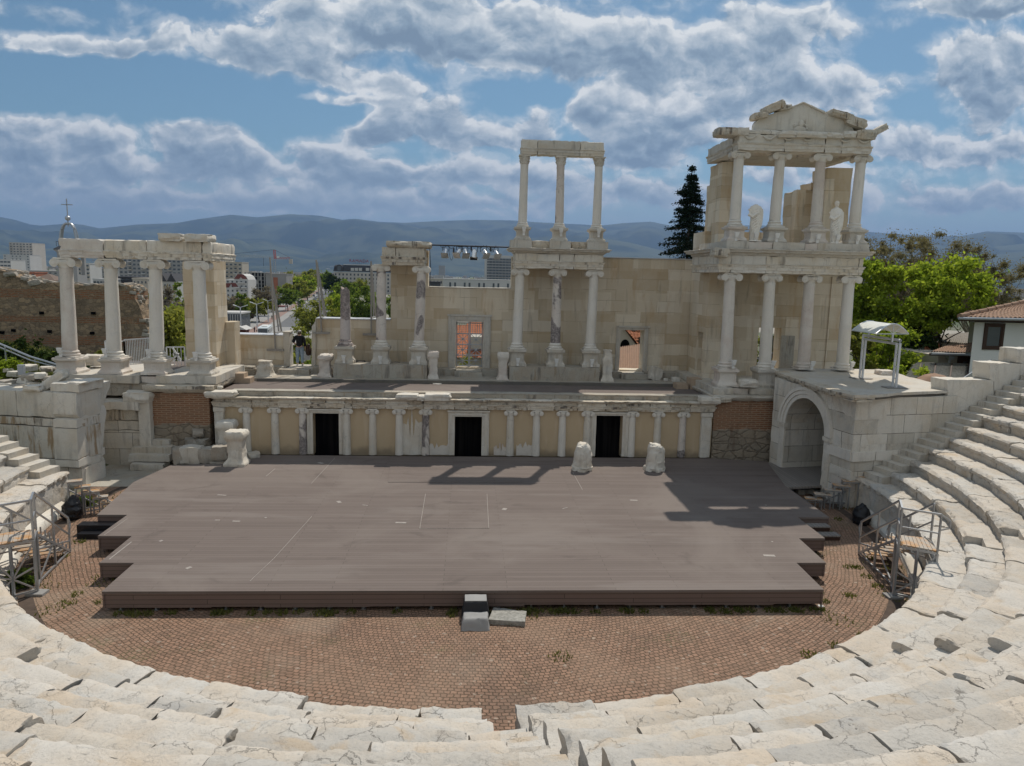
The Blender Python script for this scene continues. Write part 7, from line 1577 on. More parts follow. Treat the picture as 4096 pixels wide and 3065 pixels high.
# tower crane
cy = 470; B = oy(1101, 1200, cy); top = oy(1096, 998, cy); t = thing('tower_crane', 'red and grey tower crane with long jib above the concrete building', 'crane', (B.x, cy, CITY_Z))
def lattice(mb, p, q, w, n):
    p, q = Vector(p), Vector(q); d = (q-p).normalized(); s = d.cross(Vector((0, 1, 0))).normalized()*w/2; f = Vector((0, w/2, 0)); c = [s+f, s-f, -s-f, -s+f]
    for o_ in c: mb.bar(p+o_, q+o_, w*.14)
    for i in range(n):
        a, b = p.lerp(q, i/n), p.lerp(q, (i+1)/n)
        for k in range(4): mb.bar(a+c[k], b+c[(k+1) % 4], w*.09)
mb = MB(); lattice(mb, (B.x, cy, CITY_Z), (B.x, cy, oy(1101, 1036, cy).z), 1.5, 18); mb.build('mast', M['crane_grey'], t, smooth=0)
mb = MB(); lattice(mb, oy(1101, 1036, cy), oy(1097, 1000, cy), 1.1, 5); lattice(mb, oy(1101, 1033, cy), oy(1160, 1033, cy), 1.0, 6); mb.build('cab_head', M['crane_red'], t, smooth=0)
mb = MB(); lattice(mb, oy(1095, 1031, cy), oy(780, 1012, cy), 1.1, 26); mb.build('jib', M['crane_grey'], t, smooth=0)
mb = MB(); p = oy(1163, 1042, cy); mb.box(p.x-1.1, p.x+1.1, cy-.6, cy+.6, p.z-2.2, p.z+.8); mb.build('counterweight', M['pale_block'], t, smooth=0)
mb = MB(); mb.bar(oy(1097, 999, cy), oy(930, 1016, cy), .12); mb.bar(oy(1097, 999, cy), oy(1158, 1030, cy), .12); mb.bar(oy(1054, 1030, cy), oy(1054, 1065, cy), .14); mb.build('cable', M['dark_metal'], t, smooth=0)
mb = MB(); p = oy(1113, 1029, cy); mb.box(p.x-.8, p.x+.8, cy-.8, cy-.6, p.z-.45, p.z+.45); mb.build('sign_panel', M['white_paint'], t, smooth=0)
t2 = thing('tower_crane', 'tiny distant grey crane between the first two left columns', 'crane', tuple(oy(372, 1080, 1500))); mb = MB(); lattice(mb, (oy(372, 1060, 1500).x, 1500, CITY_Z), oy(372, 1040, 1500), 1.6, 6); lattice(mb, oy(366, 1043, 1500), oy(378, 1038, 1500), 1.6, 4); mb.build('mast', M['crane_grey'], t2, smooth=0)
# hotel
t = block('hotel', 'cream hotel with dark mansard roof and a sign on top', 'building', 1335, 1590, 1092, 600, 'pale_block', 22, 6, 17, (.4, .5), pbot=1186, parapet='white_block'); HX = lambda p: oy(p, 1080, 599.5).x; z = oy(1450, 1090, 600).z; zt_ = oy(1450, 1062, 600).z
mb = MB(); mb.rings([(HX(1333), HX(1592), 599.4, 623, z+.47), (HX(1336), HX(1590), 600.6, 622, zt_-1.2), (HX(1340), HX(1586), 602, 621, zt_)]); mb.build('roof', M['dark_roof'], t, smooth=0)
mb = MB(); mb.box(HX(1372), HX(1580), 601.5, 620, zt_+.003, zt_+.7); mb.build('roof_trim', M['metal_roof'], t, smooth=0)
mb = MB(); c = oy(1357, 1075, 599); mb.prism([(c.x-2.6, z+.5), (c.x+2.6, z+.5), (c.x+2.6, c.z+1.2)]+[(c.x+2.6*math.cos(a), c.z+1.2+2.2*math.sin(a)) for a in [math.pi*i/8 for i in range(9)]]+[(c.x-2.6, c.z+1.2)], 598.6, 603, 'y'); mb.build('dormer', M['dark_roof'], t, smooth=0)
mb = MB(); mb.prism([(c.x-1.6, z+1), (c.x+1.6, z+1)]+[(c.x+1.6*math.cos(a), c.z+.8+1.6*math.sin(a)) for a in [math.pi*i/8 for i in range(9)]], 598.45, 598.58, 'y'); mb.build('window', GLASS, t, smooth=0)
for a in (1410, 1426, 1442, 1470, 1486, 1520, 1536): p = oy(a, 1078, 599.9); mb = MB(); mb.box(p.x-1.3, p.x+1.3, 599.0, 600.9, p.z-1.2, p.z+1.2); mb.build('dormer_window', M['white_block'], t, smooth=0)
fc = bpy.data.curves.new('roof_sign', 'FONT'); fc.body = 'RAMADA'; fc.size = oy(1450, 1036, 600).z-oy(1450, 1049, 600).z; fc.size *= 1.35; fc.extrude = .12; fc.space_character = 1.15; fc.align_x = 'CENTER'
fo = bpy.data.objects.new('sign_tmp', fc); COL.objects.link(fo); bpy.context.view_layer.update(); me = bpy.data.meshes.new_from_object(fo.evaluated_get(bpy.context.evaluated_depsgraph_get())); bpy.data.objects.remove(fo)
p = oy(1436, 1050, 604); so_ = bpy.data.objects.new('roof_sign', me); COL.objects.link(so_); me.materials.clear(); me.materials.append(M['sign_red']); so_.parent = t; so_.rotation_euler = (math.pi/2, 0, 0); so_.location = p-t.location; OFF[so_.name] = Vector()
mb = MB()
for k in range(7): x = HX(1412)+(HX(1460)-HX(1412))*k/6; mb.bar((x, 604.3, zt_+.6), (x, 604.3, p.z+2.2), .12)
mb.build('sign_frame', M['dark_metal'], t, smooth=0)
# high-rise and low white building in the window gap
t = block('office_tower', 'grey office high-rise with strips of windows in the gap below the spotlights', 'building', 1940, 2060, 1024, 850, 'white_block', 22, 0, 0); HX2 = lambda p: oy(p, 1060, 849).x
for k in range(9):
    z1_ = oy(1990, 1034+k*11.2, 849).z; mb = MB(); mb.box(HX2(1949), HX2(2056), 849.1, 849.97, z1_-2.15, z1_); mb.build('window_band', GLASS, t, smooth=0)
    mb = MB()
    for q in range(8): x = HX2(1949)+(HX2(2056)-HX2(1949))*(q+.5)/8; mb.box(x-.25, x+.25, 848.9, 849.09, z1_-2.15, z1_)
    mb.build('mullion_row', M['grey_block'], t, smooth=0)
block('office_block', 'long low white building with paired windows in the gap below the spotlights', 'building', 1772, 2080, 1121, 380, 'white_block', 18, 1, 16, (.38, .45), pbot=1160, skip=(0, 3, 6, 9, 12))
block('tower_block', 'hazy far slab tower in the gap below the spotlights', 'building', 1755, 1780, 1063, 2600, 'grey_block', 20, 0, 0)
block('house_block', 'pale low house at the left of the window gap', 'building', 1715, 1800, 1118, 520, 'beige_block', 14, 1, 6, (.4, .5), pbot=1140)
block('house_block', 'dark roofed house at the left corner of the window gap', 'building', 1700, 1760, 1130, 330, 'dark_roof', 10, 1, 4, (.3, .4), pbot=1150)
# glass pavilion and street front
t = block('glass_pavilion', 'flat white-roofed glass pavilion beside the street lamps', 'building', 880, 962, 1256, 185, 'window_glass', 9, 0, 0, parapet='white_block'); mb = MB()
for i in range(9): x = oy(880+i*10.2, 1280, 184.8).x; mb.box(x-.06, x+.06, 184.8, 184.95, CITY_Z, oy(920, 1258, 185).z)
mb.build('mullion', M['white_block'], t, smooth=0)
block('house_block', 'dark low shop with reddish roof edge behind the far street lamps', 'building', 1070, 1135, 1228, 330, 'grey_block', 8, 1, 6, (.7, .6), pbot=1256, parapet='red_roof')
# distant city mass
rng = random.Random(21); mb = MB(); mb2 = MB()
for i in range(1500):
    px = rng.uniform(-150, 4250); Y = 900*math.exp(rng.random()*2.0); w = rng.uniform(9, 28); h = rng.choice([5, 7, 9, 9, 12, 16]); x = oy(px, 1100, Y).x; (mb if i % 3 else mb2).box(x-w/2, x+w/2, Y, Y+rng.uniform(10, 25), CITY_Z, CITY_Z+h)
tag(mb.build('distant_city', M['city_mix'], smooth=0), kind='stuff'); tag(mb2.build('distant_roofs', M['city_mix'], smooth=0), kind='stuff')

# ================================================================== bell tower with cross
by_ = 180; t = thing('bell_tower', 'grey church bell tower with open pointed arches and a cross, behind the first column', 'tower', (oy(268, 1100, by_).x, by_, CITY_Z)); BX = lambda p: oy(p, 1050, by_).x; BZ = lambda p: oy(268, p, by_).z
x0, x1 = BX(230), BX(306); d = x1-x0; zq = BZ(1015)
mb = MB()
for a in (x0, x1-.9):
    for b in (by_, by_+d-.9): mb.box(a, a+.9, b, b+.9, CITY_Z, zq)
mb.build('pier', M['grey_block'], t, smooth=0)
mb = MB(); mb.mould(x0, x1, by_, by_+d, [(0, zq+.003), (.1, zq+.4), (.5, zq+.8), (.5, zq+1.0), (-.2, zq+1.5)]); mb.build('cornice', M['grey_block'], t, smooth=0)
mb = MB(); mb.mould(x0, x1, by_, by_+d, [(.55, zq+1.01), (.6, zq+1.15), (-.25, zq+1.9), (-.25, zq+1.95)]); mb.build('roof', M['dark_roof'], t, smooth=0)
mb = MB(); mb.mould(x0, x1, by_, by_+d, [(.05, BZ(1100)-8), (.05, BZ(1100))]); mb.build('base_wall', M['grey_block'], t, smooth=0)
mb = MB(); zt_ = zq+1.95
for i in range(9):
    a = x0+(x1-x0)*i/8
    for b in (by_, by_+d): mb.bar((a, b, zt_-.1), (a, b, zt_+1.2), .07)
for b in (by_, by_+d): mb.bar((x0, b, zt_+1.2), (x1, b, zt_+1.2), .09)
for a in (x0, x1): mb.bar((a, by_, zt_+1.2), (a, by_+d, zt_+1.2), .09)
mb.build('balustrade', M['dark_metal'], t, smooth=0)
cxm, cym = (BX(231)+BX(294))/2, by_+d/2; za = BZ(892); mb = MB(); hw = (BX(300)-BX(229))/2
for sx_, sy in ((1, 1), (1, -1), (-1, 1), (-1, -1)):
    P = []
    for i in range(11): f = i/10; P.append((cxm+sx_*hw*.95*math.cos(f*1.5)**.8, cym+sy*hw*.22*math.cos(f*1.5), zt_+(za-zt_)*(math.sin(f*math.pi/2)**1.0)))
    P[-1] = (cxm, cym, za); mb.tube(P, .3, 8)
mb.build('pointed_arch', M['galvanised'], t, smooth=50)
mb = MB(); mb.bar((cxm, cym, za-.8), (cxm, cym, BZ(792)), .22); zc_ = BZ(816); mb.bar((cxm-1.45, cym, zc_), (cxm+1.45, cym, zc_), .22); mb.build('cross', M['grey_paint'], t, smooth=0)
mb = MB(); mb.ico((cxm, cym, BZ(871)), .68, .68, .68, 3); mb.build('ball', M['galvanised'], t, smooth=60)

# ================================================================== avenue
def strip(name, mt, pts, z, w0, w1):
    """ribbon along the avenue: offsets w0..w1 metres from its axis"""
    mb = MB(); a, b = pts; d = (b-a).normalized(); n = Vector((d.y, -d.x, 0)); N = 30; vs = []
    for i in range(N+1): q = a.lerp(b, (i/N)**2.2); vs += [q+n*w0, q+n*w1]
    mb.add([(v.x, v.y, z) for v in vs], [(2*i, 2*i+1, 2*i+3, 2*i+2) for i in range(N)]); return st(mb.build(name, M[mt], smooth=0))
q0 = oz(1165, 1330, CITY_Z); az = math.atan2(ray(1388, 1085).x, ray(1388, 1085).y); dirA = Vector((math.sin(az), math.cos(az), 0)); nA = Vector((dirA.y, -dirA.x, 0))
ax0, ax1 = Vector((q0.x, q0.y, 0))-dirA*190, Vector((q0.x, q0.y, 0))+dirA*2200
# the pavement and lane edges lie parallel to the avenue axis
strip('road', 'asphalt', (ax0, ax1), CITY_Z+.05, -6, 13)
strip('pavement', 'paving', (ax0, ax1), CITY_Z+.18, -19, -6.1); strip('cycle_path', 'red_paving', (ax0, ax1), CITY_Z+.184, -12, -9)
strip('verge', 'grass_ground', (ax0, ax1), CITY_Z+.10, 13.1, 24)
mb = MB(); a = ax0+nA*-6.08; b = ax0+dirA*900+nA*-6.08; mb.bar((a.x, a.y, CITY_Z+.1), (b.x, b.y, CITY_Z+.1), .16, .2); st(mb.build('kerb', M['concrete'], smooth=0))
mb = MB(); a = ax0+nA*13.0; b = ax0+dirA*500+nA*13.0; mb.bar((a.x, a.y, CITY_Z+.5), (b.x, b.y, CITY_Z+.5), .3, 1.0); tag(mb.build('parapet', M['concrete'], smooth=0), 'long low concrete parapet along the right side of the avenue', 'parapet')
mb = MB(); p0 = oz(890, 1330, CITY_Z); mb.box(p0.x-90, p0.x+28, 95, 205, CITY_Z+.02, CITY_Z+.10); st(mb.build('plaza', M['paving'], smooth=0))
def lamp_post(px, ptop, Y, label):
    p = oy(px, ptop, Y); t = thing('street_lamp', label, 'street lamp', (p.x, Y, CITY_Z), 'double-armed street lamps along the avenue'); mb = MB(); mb.tube([(p.x, Y, CITY_Z), (p.x, Y, p.z-.3)], [.2, .13], 8); mb.build('post', M['pale_metal'], t)
    w = 1.9
    for s in (-1, 1):
        mb = MB(); mb.bar((p.x, Y, p.z-.35), (p.x+s*w, Y, p.z+.25), .16); mb.build('arm', M['pale_metal'], t, smooth=0); mb = MB(); mb.bar((p.x+s*w*.55, Y, p.z), (p.x+s*w*1.05, Y, p.z+.34), .4, .2); mb.build('lantern', M['pale_metal'], t, smooth=0)
for px, pt, Y, lab in ((961, 1225, 185, 'nearest double street lamp, left of the bus'), (1026, 1213, 200, 'second double street lamp, just behind the bus'), (1071, 1200, 225, 'third double street lamp, beside the leaning mast'), (1142, 1178, 300, 'fourth double street lamp, right of the leaning mast'), (1163, 1172, 345, 'fifth double street lamp, beside the avenue trees'), (1107, 1188, 270, 'slim double street lamp hidden behind the leaning mast'), (1200, 1185, 460, 'far small street lamp by the road edge')): lamp_post(px, pt, Y, lab)
def wheels(t, x, y, z, L, W, r, n=2):
    for i in range(2):
        for s in (-1, 1):
            c = Vector((x, y, z+r))+dirA*(L*.31*(1 if i else -1))+nA*s*(W/2-.08); mb = MB(); mb.tube([c-nA*.1, c+nA*.1], r, 12); o = mb.build('wheel', M['tyre'], t); mb = MB(); mb.tube([c-nA*.105, c+nA*.105], r*.55, 10); mb.build('rim', M['pale_metal'], o)
def oriented(t, name, mt, c, secs, parent=None):
    """loft of cross-sections along the avenue: (along, half width, z0, z1)"""
    mb = MB(); vs = []; fs = []
    for a, hw, z0, z1 in secs:
        for s, z in ((-1, z0), (1, z0), (1, z1), (-1, z1)): vs.append(c+dirA*a+nA*s*hw+Vector((0, 0, z)))
    for i in range(len(secs)-1):
        for k in range(4): fs.append((4*i+k, 4*i+(k+1) % 4, 4*i+4+(k+1) % 4, 4*i+4+k))
    fs += [(0, 1, 2, 3), tuple(4*(len(secs)-1)+k for k in (3, 2, 1, 0))]; mb.add(vs, fs); return mb.build(name, M[mt], parent or t, smooth=30)
def car(px, py, label, mt, s=1.0):
    p = oz(px, py, CITY_Z+.06); t = thing('car', label, 'car', tuple(p), 'cars on the avenue'); c = p
    oriented(t, 'body', mt, c, [(-2.1*s, .78, .35, .62), (-2.05*s, .84, .28, .85), (-.9*s, .86, .25, .92), (.9*s, .86, .25, .95), (1.9*s, .82, .28, .9), (2.05*s, .74, .4, .7)])
    oriented(t, 'cabin', 'window_glass', c, [(-1.15*s, .72, .90, .93), (-.45*s, .66, .90, 1.40), (.85*s, .66, .92, 1.42), (1.6*s, .7, .9, .97)]); oriented(t, 'roof', mt, c, [(-.42*s, .64, 1.405, 1.44), (.2*s, .66, 1.425, 1.47), (.86*s, .64, 1.425, 1.45)])
    wheels(t, p.x, p.y, p.z, 4.2*s, 1.7, .32)
    for s_ in (-1, 1): b = c-dirA*2.08*s+nA*s_*.6+Vector((0, 0, .66)); mb = MB(); mb.ico(b, .14, .1, .1, 1); mb.build('headlight', M['pale_metal'], t)
    return t
car(1292, 1346, 'bright green car just above the low wall by the visitor', 'car_green')
for i, (px, py, mt, lab) in enumerate(((1272, 1218, 'car_white', 'white car on the far avenue, the nearest of the distant ones'), (1258, 1205, 'car_dark', 'dark car on the left lane of the far avenue'), (1286, 1205, 'car_silver', 'silver car on the right lane of the far avenue'), (1262, 1196, 'car_silver', 'silver car on the far avenue beside a dark one'), (1255, 1187, 'car_dark', 'dark car halfway along the far avenue'), (1272, 1186, 'car_white', 'white car halfway along the far avenue'), (1281, 1174, 'car_white', 'pale car far along the avenue, the larger of two'), (1268, 1176, 'car_dark', 'dark car far along the avenue next to a pale one'), (1284, 1161, 'car_white', 'tiny white car near the avenue end, left'), (1300, 1163, 'car_silver', 'tiny silver car near the avenue end, right'), (1294, 1156, 'car_white', 'tiniest white car at the very end of the avenue'))): car(px, py, lab, mt)
def bus(px, py, label, L=11.5, mt='bus_white'):
    p = oz(px, py, CITY_Z+.06); t = thing('bus', label, 'bus', tuple(p)); c = p
    oriented(t, 'body', mt, c, [(-L/2, 1.2, .35, 2.9), (-L/2+.15, 1.25, .3, 3.05), (L/2-.15, 1.25, .3, 3.05), (L/2, 1.2, .35, 2.95)]); oriented(t, 'windscreen', 'window_glass', c, [(-L/2-.04, 1.1, 1.15, 2.75), (-L/2+.1, 1.12, 1.1, 2.78)])
    for s in (-1, 1): oriented(t, 'side_window', 'window_glass', c+nA*s*1.252, [(-L/2+.6, .02, 1.4, 2.45), (L/2-.6, .02, 1.4, 2.45)])
    oriented(t, 'roof_unit', 'white_paint', c, [(-2, .7, 3.055, 3.3), (2, .7, 3.055, 3.3)]); wheels(t, p.x, p.y, p.z, L*.9, 2.5, .48)
    for s in (-1, 1): b = c-dirA*(L/2+.02)+nA*s*.9+Vector((0, 0, .75)); mb = MB(); mb.ico(b, .16, .12, .12, 1); mb.build('headlight', M['pale_metal'], t); mb = MB(); b = c-dirA*(L/2+.2)+nA*s*1.42+Vector((0, 0, 2.3)); mb.xbox(Matrix.Translation(b), .14, .2, .45); mb.build('mirror', M['black_plastic'], t, smooth=0)
bus(1062, 1352, 'pale bus facing the theatre behind the low left wall'); bus(1203, 1228, 'dark bus far down the avenue by the trees', 9, 'car_dark')
for k, (px, mt, lab) in enumerate(((960, 'red_roof', 'small kiosk with pale roof and reddish side left of the bus'), (930, 'grey_block', 'grey market kiosk left of the reddish one'))): 
    t = block('kiosk', lab, 'kiosk', px-22, px+22, 1326, 170, mt, 3, 1, 2, (.6, .5), pbot=1348); 
    mb = MB(); a, b = oy(px-26, 1322, 168).x, oy(px+26, 1322, 168).x; z = oy(px, 1325, 169).z; mb.prism([(a, z+.45), (b, z+.45), ((a+b)/2, z+1.3)], 167.8, 173.5, 'y'); mb.build('roof', M['white_block'], t, smooth=0)
# ================================================================== visitor
def skin_mesh(name, pts, edges, mt, parent, sub=2):
    me = bpy.data.meshes.new('tmp'); me.from_pydata([p for p, r in pts], edges, []); o = bpy.data.objects.new('tmp', me); COL.objects.link(o)
    mo = o.modifiers.new('skin', 'SKIN'); mo.use_smooth_shade = True
    for i, (p, r) in enumerate(pts):
        v = me.skin_vertices[0].data[i]; v.radius = r if isinstance(r, tuple) else (r, r); v.use_root = i == 0
    s = o.modifiers.new('sub', 'SUBSURF'); s.levels = sub; s.render_levels = sub
    bpy.context.view_layer.update(); m2 = bpy.data.meshes.new_from_object(o.evaluated_get(bpy.context.evaluated_depsgraph_get())); bpy.data.objects.remove(o)
    off = OFF.get(parent.name, Vector())
    for v in m2.vertices: v.co -= off
    m2.name = name; m2.materials.clear(); m2.materials.append(M[mt]); m2.polygons.foreach_set('use_smooth', [True]*len(m2.polygons))
    r = bpy.data.objects.new(name, m2); COL.objects.link(r); r.parent = parent; OFF[r.name] = off; return r
def person(x, y, z, label, arm=True):
    """back view, weight on both feet, left hand on the hip and right arm hanging"""
    t = thing('person', label, 'person', (x, y, z)); V = lambda a, b, c: (x+a, y+b, z+c)
    body = [(V(0, 0, .93), (.15, .11)), (V(0, 0, 1.12), (.135, .095)), (V(0, .01, 1.30), (.165, .105)), (V(0, .0, 1.40), (.12, .08)), (V(0, .01, 1.47), .055), (V(0, .02, 1.55), (.085, .1)), (V(0, .02, 1.64), (.07, .085)),
            (V(-.185, 0, 1.37), .058), (V(-.29, -.04, 1.12), .044), (V(-.17, .06, 1.0), .036), (V(.185, 0, 1.37), .058), (V(.235, .0, 1.10), .045), (V(.255, .05, .86), .036), (V(.26, .07, .78), .036),
            (V(-.095, 0, .84), .095), (V(-.105, .01, .48), .066), (V(-.11, -.02, .09), .045), (V(-.12, .14, .04), .038), (V(.095, 0, .84), .095), (V(.11, .01, .48), .066), (V(.12, -.02, .09), .045), (V(.14, .14, .04), .038)]
    E_ = [(0, 1), (1, 2), (2, 3), (3, 4), (4, 5), (5, 6), (3, 7), (7, 8), (8, 9), (3, 10), (10, 11), (11, 12), (12, 13), (0, 14), (14, 15), (15, 16), (16, 17), (0, 18), (18, 19), (19, 20), (20, 21)]
    b = skin_mesh('body', body, E_, 'skin', t)
    for s, hx, hy, hz in ((-1, -.15, .08, .99), (1, .262, .075, .73)):   # five fingers each
        for k in range(4): d = (k-1.5)*.018; skin_mesh('finger', [(V(hx+d*.3, hy+d, hz+.03), .011), (V(hx+d*.3, hy+d+.01, hz-.025), .010), (V(hx+d*.3-s*.015, hy+d+.02, hz-.06+.008*abs(k-1)), .008)], [(0, 1), (1, 2)], 'skin', b, 1)
        skin_mesh('thumb', [(V(hx, hy+.035, hz+.04), .012), (V(hx-s*.01, hy+.06, hz), .010), (V(hx-s*.01, hy+.065, hz-.03), .009)], [(0, 1), (1, 2)], 'skin', b, 1)
    sh = [(V(0, 0, .84), (.19, .14)), (V(0, 0, 1.1), (.17, .12)), (V(0, .01, 1.28), (.195, .13)), (V(0, .0, 1.40), (.13, .095)), (V(-.19, 0, 1.365), .08), (V(-.27, -.03, 1.17), .085), (V(-.30, -.04, 1.09), .08), (V(.19, 0, 1.365), .08), (V(.24, .0, 1.10), .07), (V(.258, .05, .90), .058)]
    skin_mesh('shirt', sh, [(0, 1), (1, 2), (2, 3), (3, 4), (4, 5), (5, 6), (3, 7), (7, 8), (8, 9)], 'black_shirt', t)
    skin_mesh('jeans', [(V(0, 0, 1.0), (.165, .125)), (V(-.098, 0, .80), .112), (V(-.108, .01, .46), .088), (V(-.112, -.01, .10), .075), (V(.098, 0, .80), .112), (V(.112, .01, .46), .088), (V(.122, -.01, .10), .075)], [(0, 1), (1, 2), (2, 3), (0, 4), (4, 5), (5, 6)], 'jeans', t)
    for s in (-1, 1): skin_mesh('shoe', [(V(s*.115, -.05, .045), .05), (V(s*.122, .06, .042), .052), (V(s*.13, .17, .036), .042)], [(0, 1), (1, 2)], 'white_shoe', t, 1)
    skin_mesh('hair', [(V(0, -.005, 1.47), .06), (V(0, -.015, 1.56), (.098, .10)), (V(0, -.005, 1.635), (.09, .095))], [(0, 1), (1, 2)], 'hair', t)
    mb = MB(); mb.ico(V(0, .01, 1.63), .105, .115, .075, 3); mb.box(x-.07, x+.07, y+.08, y+.2, z+1.60, z+1.615); mb.build('cap', M['rust_metal'], t)
    mb = MB(); mb.tube([V(-.16, .02, 1.40), V(-.05, -.135, 1.25), V(.1, -.145, 1.05), V(.17, -.05, .95)], .012, 6); mb.build('strap', M['dark_metal'], t)
    return t
pz = 3.345; pp = oy(1200, 1467, 11.35)
person(pp.x, 11.35, pz, 'person in black top and pale jeans standing in the wall gap, back turned')
bx = pp.x+.30; mb = MB(); mb.rings([(bx-.17, bx+.17, 11.36, 11.46, pz+.26), (bx-.20, bx+.20, 11.33, 11.49, pz+.45), (bx-.15, bx+.15, 11.36, 11.46, pz+.66)]); mb.tube([(bx-.1, 11.41, pz+.65), (bx-.05, 11.41, pz+.78), (bx+.05, 11.41, pz+.78), (bx+.1, 11.41, pz+.65)], .012, 6)
tag(mb.build('bag', M['patterned_bag'], rough=(.06, .02, 6), smooth=50), 'black and white patterned bag hanging from the visitor\'s hand', 'bag')
mb = MB(); mb.lathe((bx+.10, 11.40, pz), [(.03, .44), (.10, .50), (.14, .68), (.11, .88), (.06, 1.0), (.02, 1.02)], 14); tag(mb.build('jacket', M['dark_wood'], rough=(.05, .04, 6), smooth=50), 'dark brown furry jacket carried over the visitor\'s arm above the bag', 'jacket')
# passers-by on the pavement
for k, (px, py, lab, mt) in enumerate(((911, 1331, 'tiny dark figure on the plaza left of the kiosks', 'black_shirt'), (1088, 1279, 'tiny dark figure walking on the pale pavement behind the leaning mast', 'black_shirt'), (1018, 1330, 'tiny dark figure beside the bus', 'black_shirt'))):
    p = oz(px, py, CITY_Z+.18); t = thing('person', lab, 'person', tuple(p)); V = lambda a, b, c: (p.x+a, p.y+b, p.z+c)
    skin_mesh('body', [(V(0, 0, .95), (.15, .11)), (V(0, 0, 1.38), (.19, .11)), (V(0, 0, 1.5), .06), (V(0, 0, 1.65), .1), (V(-.26, 0, .9), .05), (V(.26, 0, .9), .05), (V(-.12, .15, .05), .06), (V(.12, -.15, .05), .06)], [(0, 1), (1, 2), (2, 3), (1, 4), (1, 5), (0, 6), (0, 7)], mt, t, 1)

# ================================================================== statues
def remesh(o, vs):
    m = o.modifiers.new('r', 'REMESH'); m.mode = 'VOXEL'; m.voxel_size = vs; m.use_smooth_shade = True; s = o.modifiers.new('s', 'SMOOTH'); s.iterations = 2
    bpy.context.view_layer.update(); me = bpy.data.meshes.new_from_object(o.evaluated_get(bpy.context.evaluated_depsgraph_get())); o.modifiers.clear(); old = o.data; o.data = me; bpy.data.meshes.remove(old); me.polygons.foreach_set('use_smooth', [True]*len(me.polygons))
def statue(px, Y, z0, H, label, head, seed):
    x = oy(px, 900, Y).x; k = H/1.58; t = thing('statue', label, 'statue', (x, Y, z0), 'marble statues on the tower'); mb = MB(); N = 48
    prof = [(.05, .17, .13, .01), (.16, .19, .14, .01), (.34, .205, .15, .01), (.55, .215, .155, .012), (.78, .225, .165, .0), (.95, .225, .165, .0), (1.12, .235, .165, .0), (1.26, .265, .165, .0), (1.38, .265, .15, .0), (1.46, .22, .13, .0), (1.50, .13, .11, 0), (1.53, .085, .085, 0)]
    vs = []; fs = []
    for h, w, d, sh in prof:
        for i in range(N):
            a = 2*math.pi*i/N; f = 0.0
            if h < 1.2: f = .055*math.sin(a*9+h*2.4+seed)*(1-.4*h)+.03*math.sin(a*15-h*5)
            f += .045*math.sin((math.cos(a)*1.3+h*1.7)*9) if .55 < h < 1.45 else 0
            vs.append((x+k*(w*(1+f)*math.cos(a)+.03*math.sin(h*2)), Y+k*d*(1+f)*math.sin(a), z0+k*h))
    for j in range(len(prof)-1):
        for i in range(N): fs.append((j*N+i, j*N+(i+1) % N, (j+1)*N+(i+1) % N, (j+1)*N+i))
    fs += [tuple(range(N-1, -1, -1)), tuple((len(prof)-1)*N+i for i in range(N))]; mb.add(vs, fs)
    P = lambda a, b, c: (x+k*a, Y+k*b, z0+k*c)
    mb.tube([P(-.24, 0, 1.34), P(-.27, -.06, 1.10), P(-.18, -.16, 1.02), P(-.02, -.19, 1.13), P(.06, -.18, 1.19)], [.085*k, .08*k, .075*k, .055*k, .045*k], 12)      # arm bent across the chest
    for q in range(4): mb.tube([P(.05, -.19, 1.16+q*.02), P(.11, -.195, 1.18+q*.022), P(.12, -.17, 1.20+q*.022)], .014*k, 6)
    mb.tube([P(.25, 0, 1.34), P(.28, .0, 1.05), P(.26, -.03, .78), P(.25, -.05, .66)], [.085*k, .07*k, .06*k, .045*k], 12)                                         # hanging arm
    for q in range(4): mb.tube([P(.24+q*.012, -.06+q*.01, .66), P(.24+q*.012, -.07+q*.01, .58)], .013*k, 6)
    for a0, a1, c0, c1 in ((-.22, .2, .78, 1.28), (-.22, .23, .70, 1.16), (-.20, .22, .58, 1.04), (-.17, .22, .48, .92), (.2, -.12, 1.42, 1.2)): mb.tube([P(a0, -.10, c0), P((a0+a1)/2, -.185, (c0+c1)/2-.05), P(a1, -.09, c1)], [.018*k, .03*k, .018*k], 8)   # diagonal folds
    for a in (-.14, -.07, .0, .07, .14): mb.tube([P(a*.9, -.13, .06), P(a, -.16, .35), P(a*1.1, -.15, .6)], [.022*k, .026*k, .012*k], 8)
    for s in (-1, 1): mb.tube([P(s*.09, -.02, .03), P(s*.10, -.13, .035), P(s*.105, -.21, .025)], [.06*k, .055*k, .035*k], 10)
    mb.box(x-.27*k, x+.27*k, Y-.25*k, Y+.2*k, z0, z0+.04*k)
    if head:
        mb.tube([P(0, 0, 1.48), P(0, -.01, 1.58)], .062*k, 12); mb.ico(P(0, -.015, 1.69), .088*k, .105*k, .125*k, 3); mb.ico(P(0, .005, 1.73), .1*k, .112*k, .095*k, 2)
        mb.tube([P(0, -.11, 1.72), P(0, -.14, 1.675)], [.014*k, .02*k], 6); mb.tube([P(-.03, -.115, 1.635), P(.03, -.115, 1.635)], .012*k, 6); mb.ico(P(0, -.09, 1.60), .045*k, .04*k, .035*k, 1)
        for s in (-1, 1): mb.tube([P(s*.02, -.108, 1.715), P(s*.06, -.095, 1.715)], .013*k, 6); mb.ico(P(s*.092, .0, 1.69), .014*k, .03*k, .04*k, 1)
    else: mb.lathe(P(0, 0, 1.50), [(.07*k, 0), (.085*k, .03*k), (.05*k, .05*k)], 12)
    o = mb.build('body', M['statue_marble'], t, smooth=60); remesh(o, .013*k)
    return t
statue(3018, 5.78, UZ, 1.52, 'headless draped marble statue standing on the tower\'s upper ledge', False, 1)
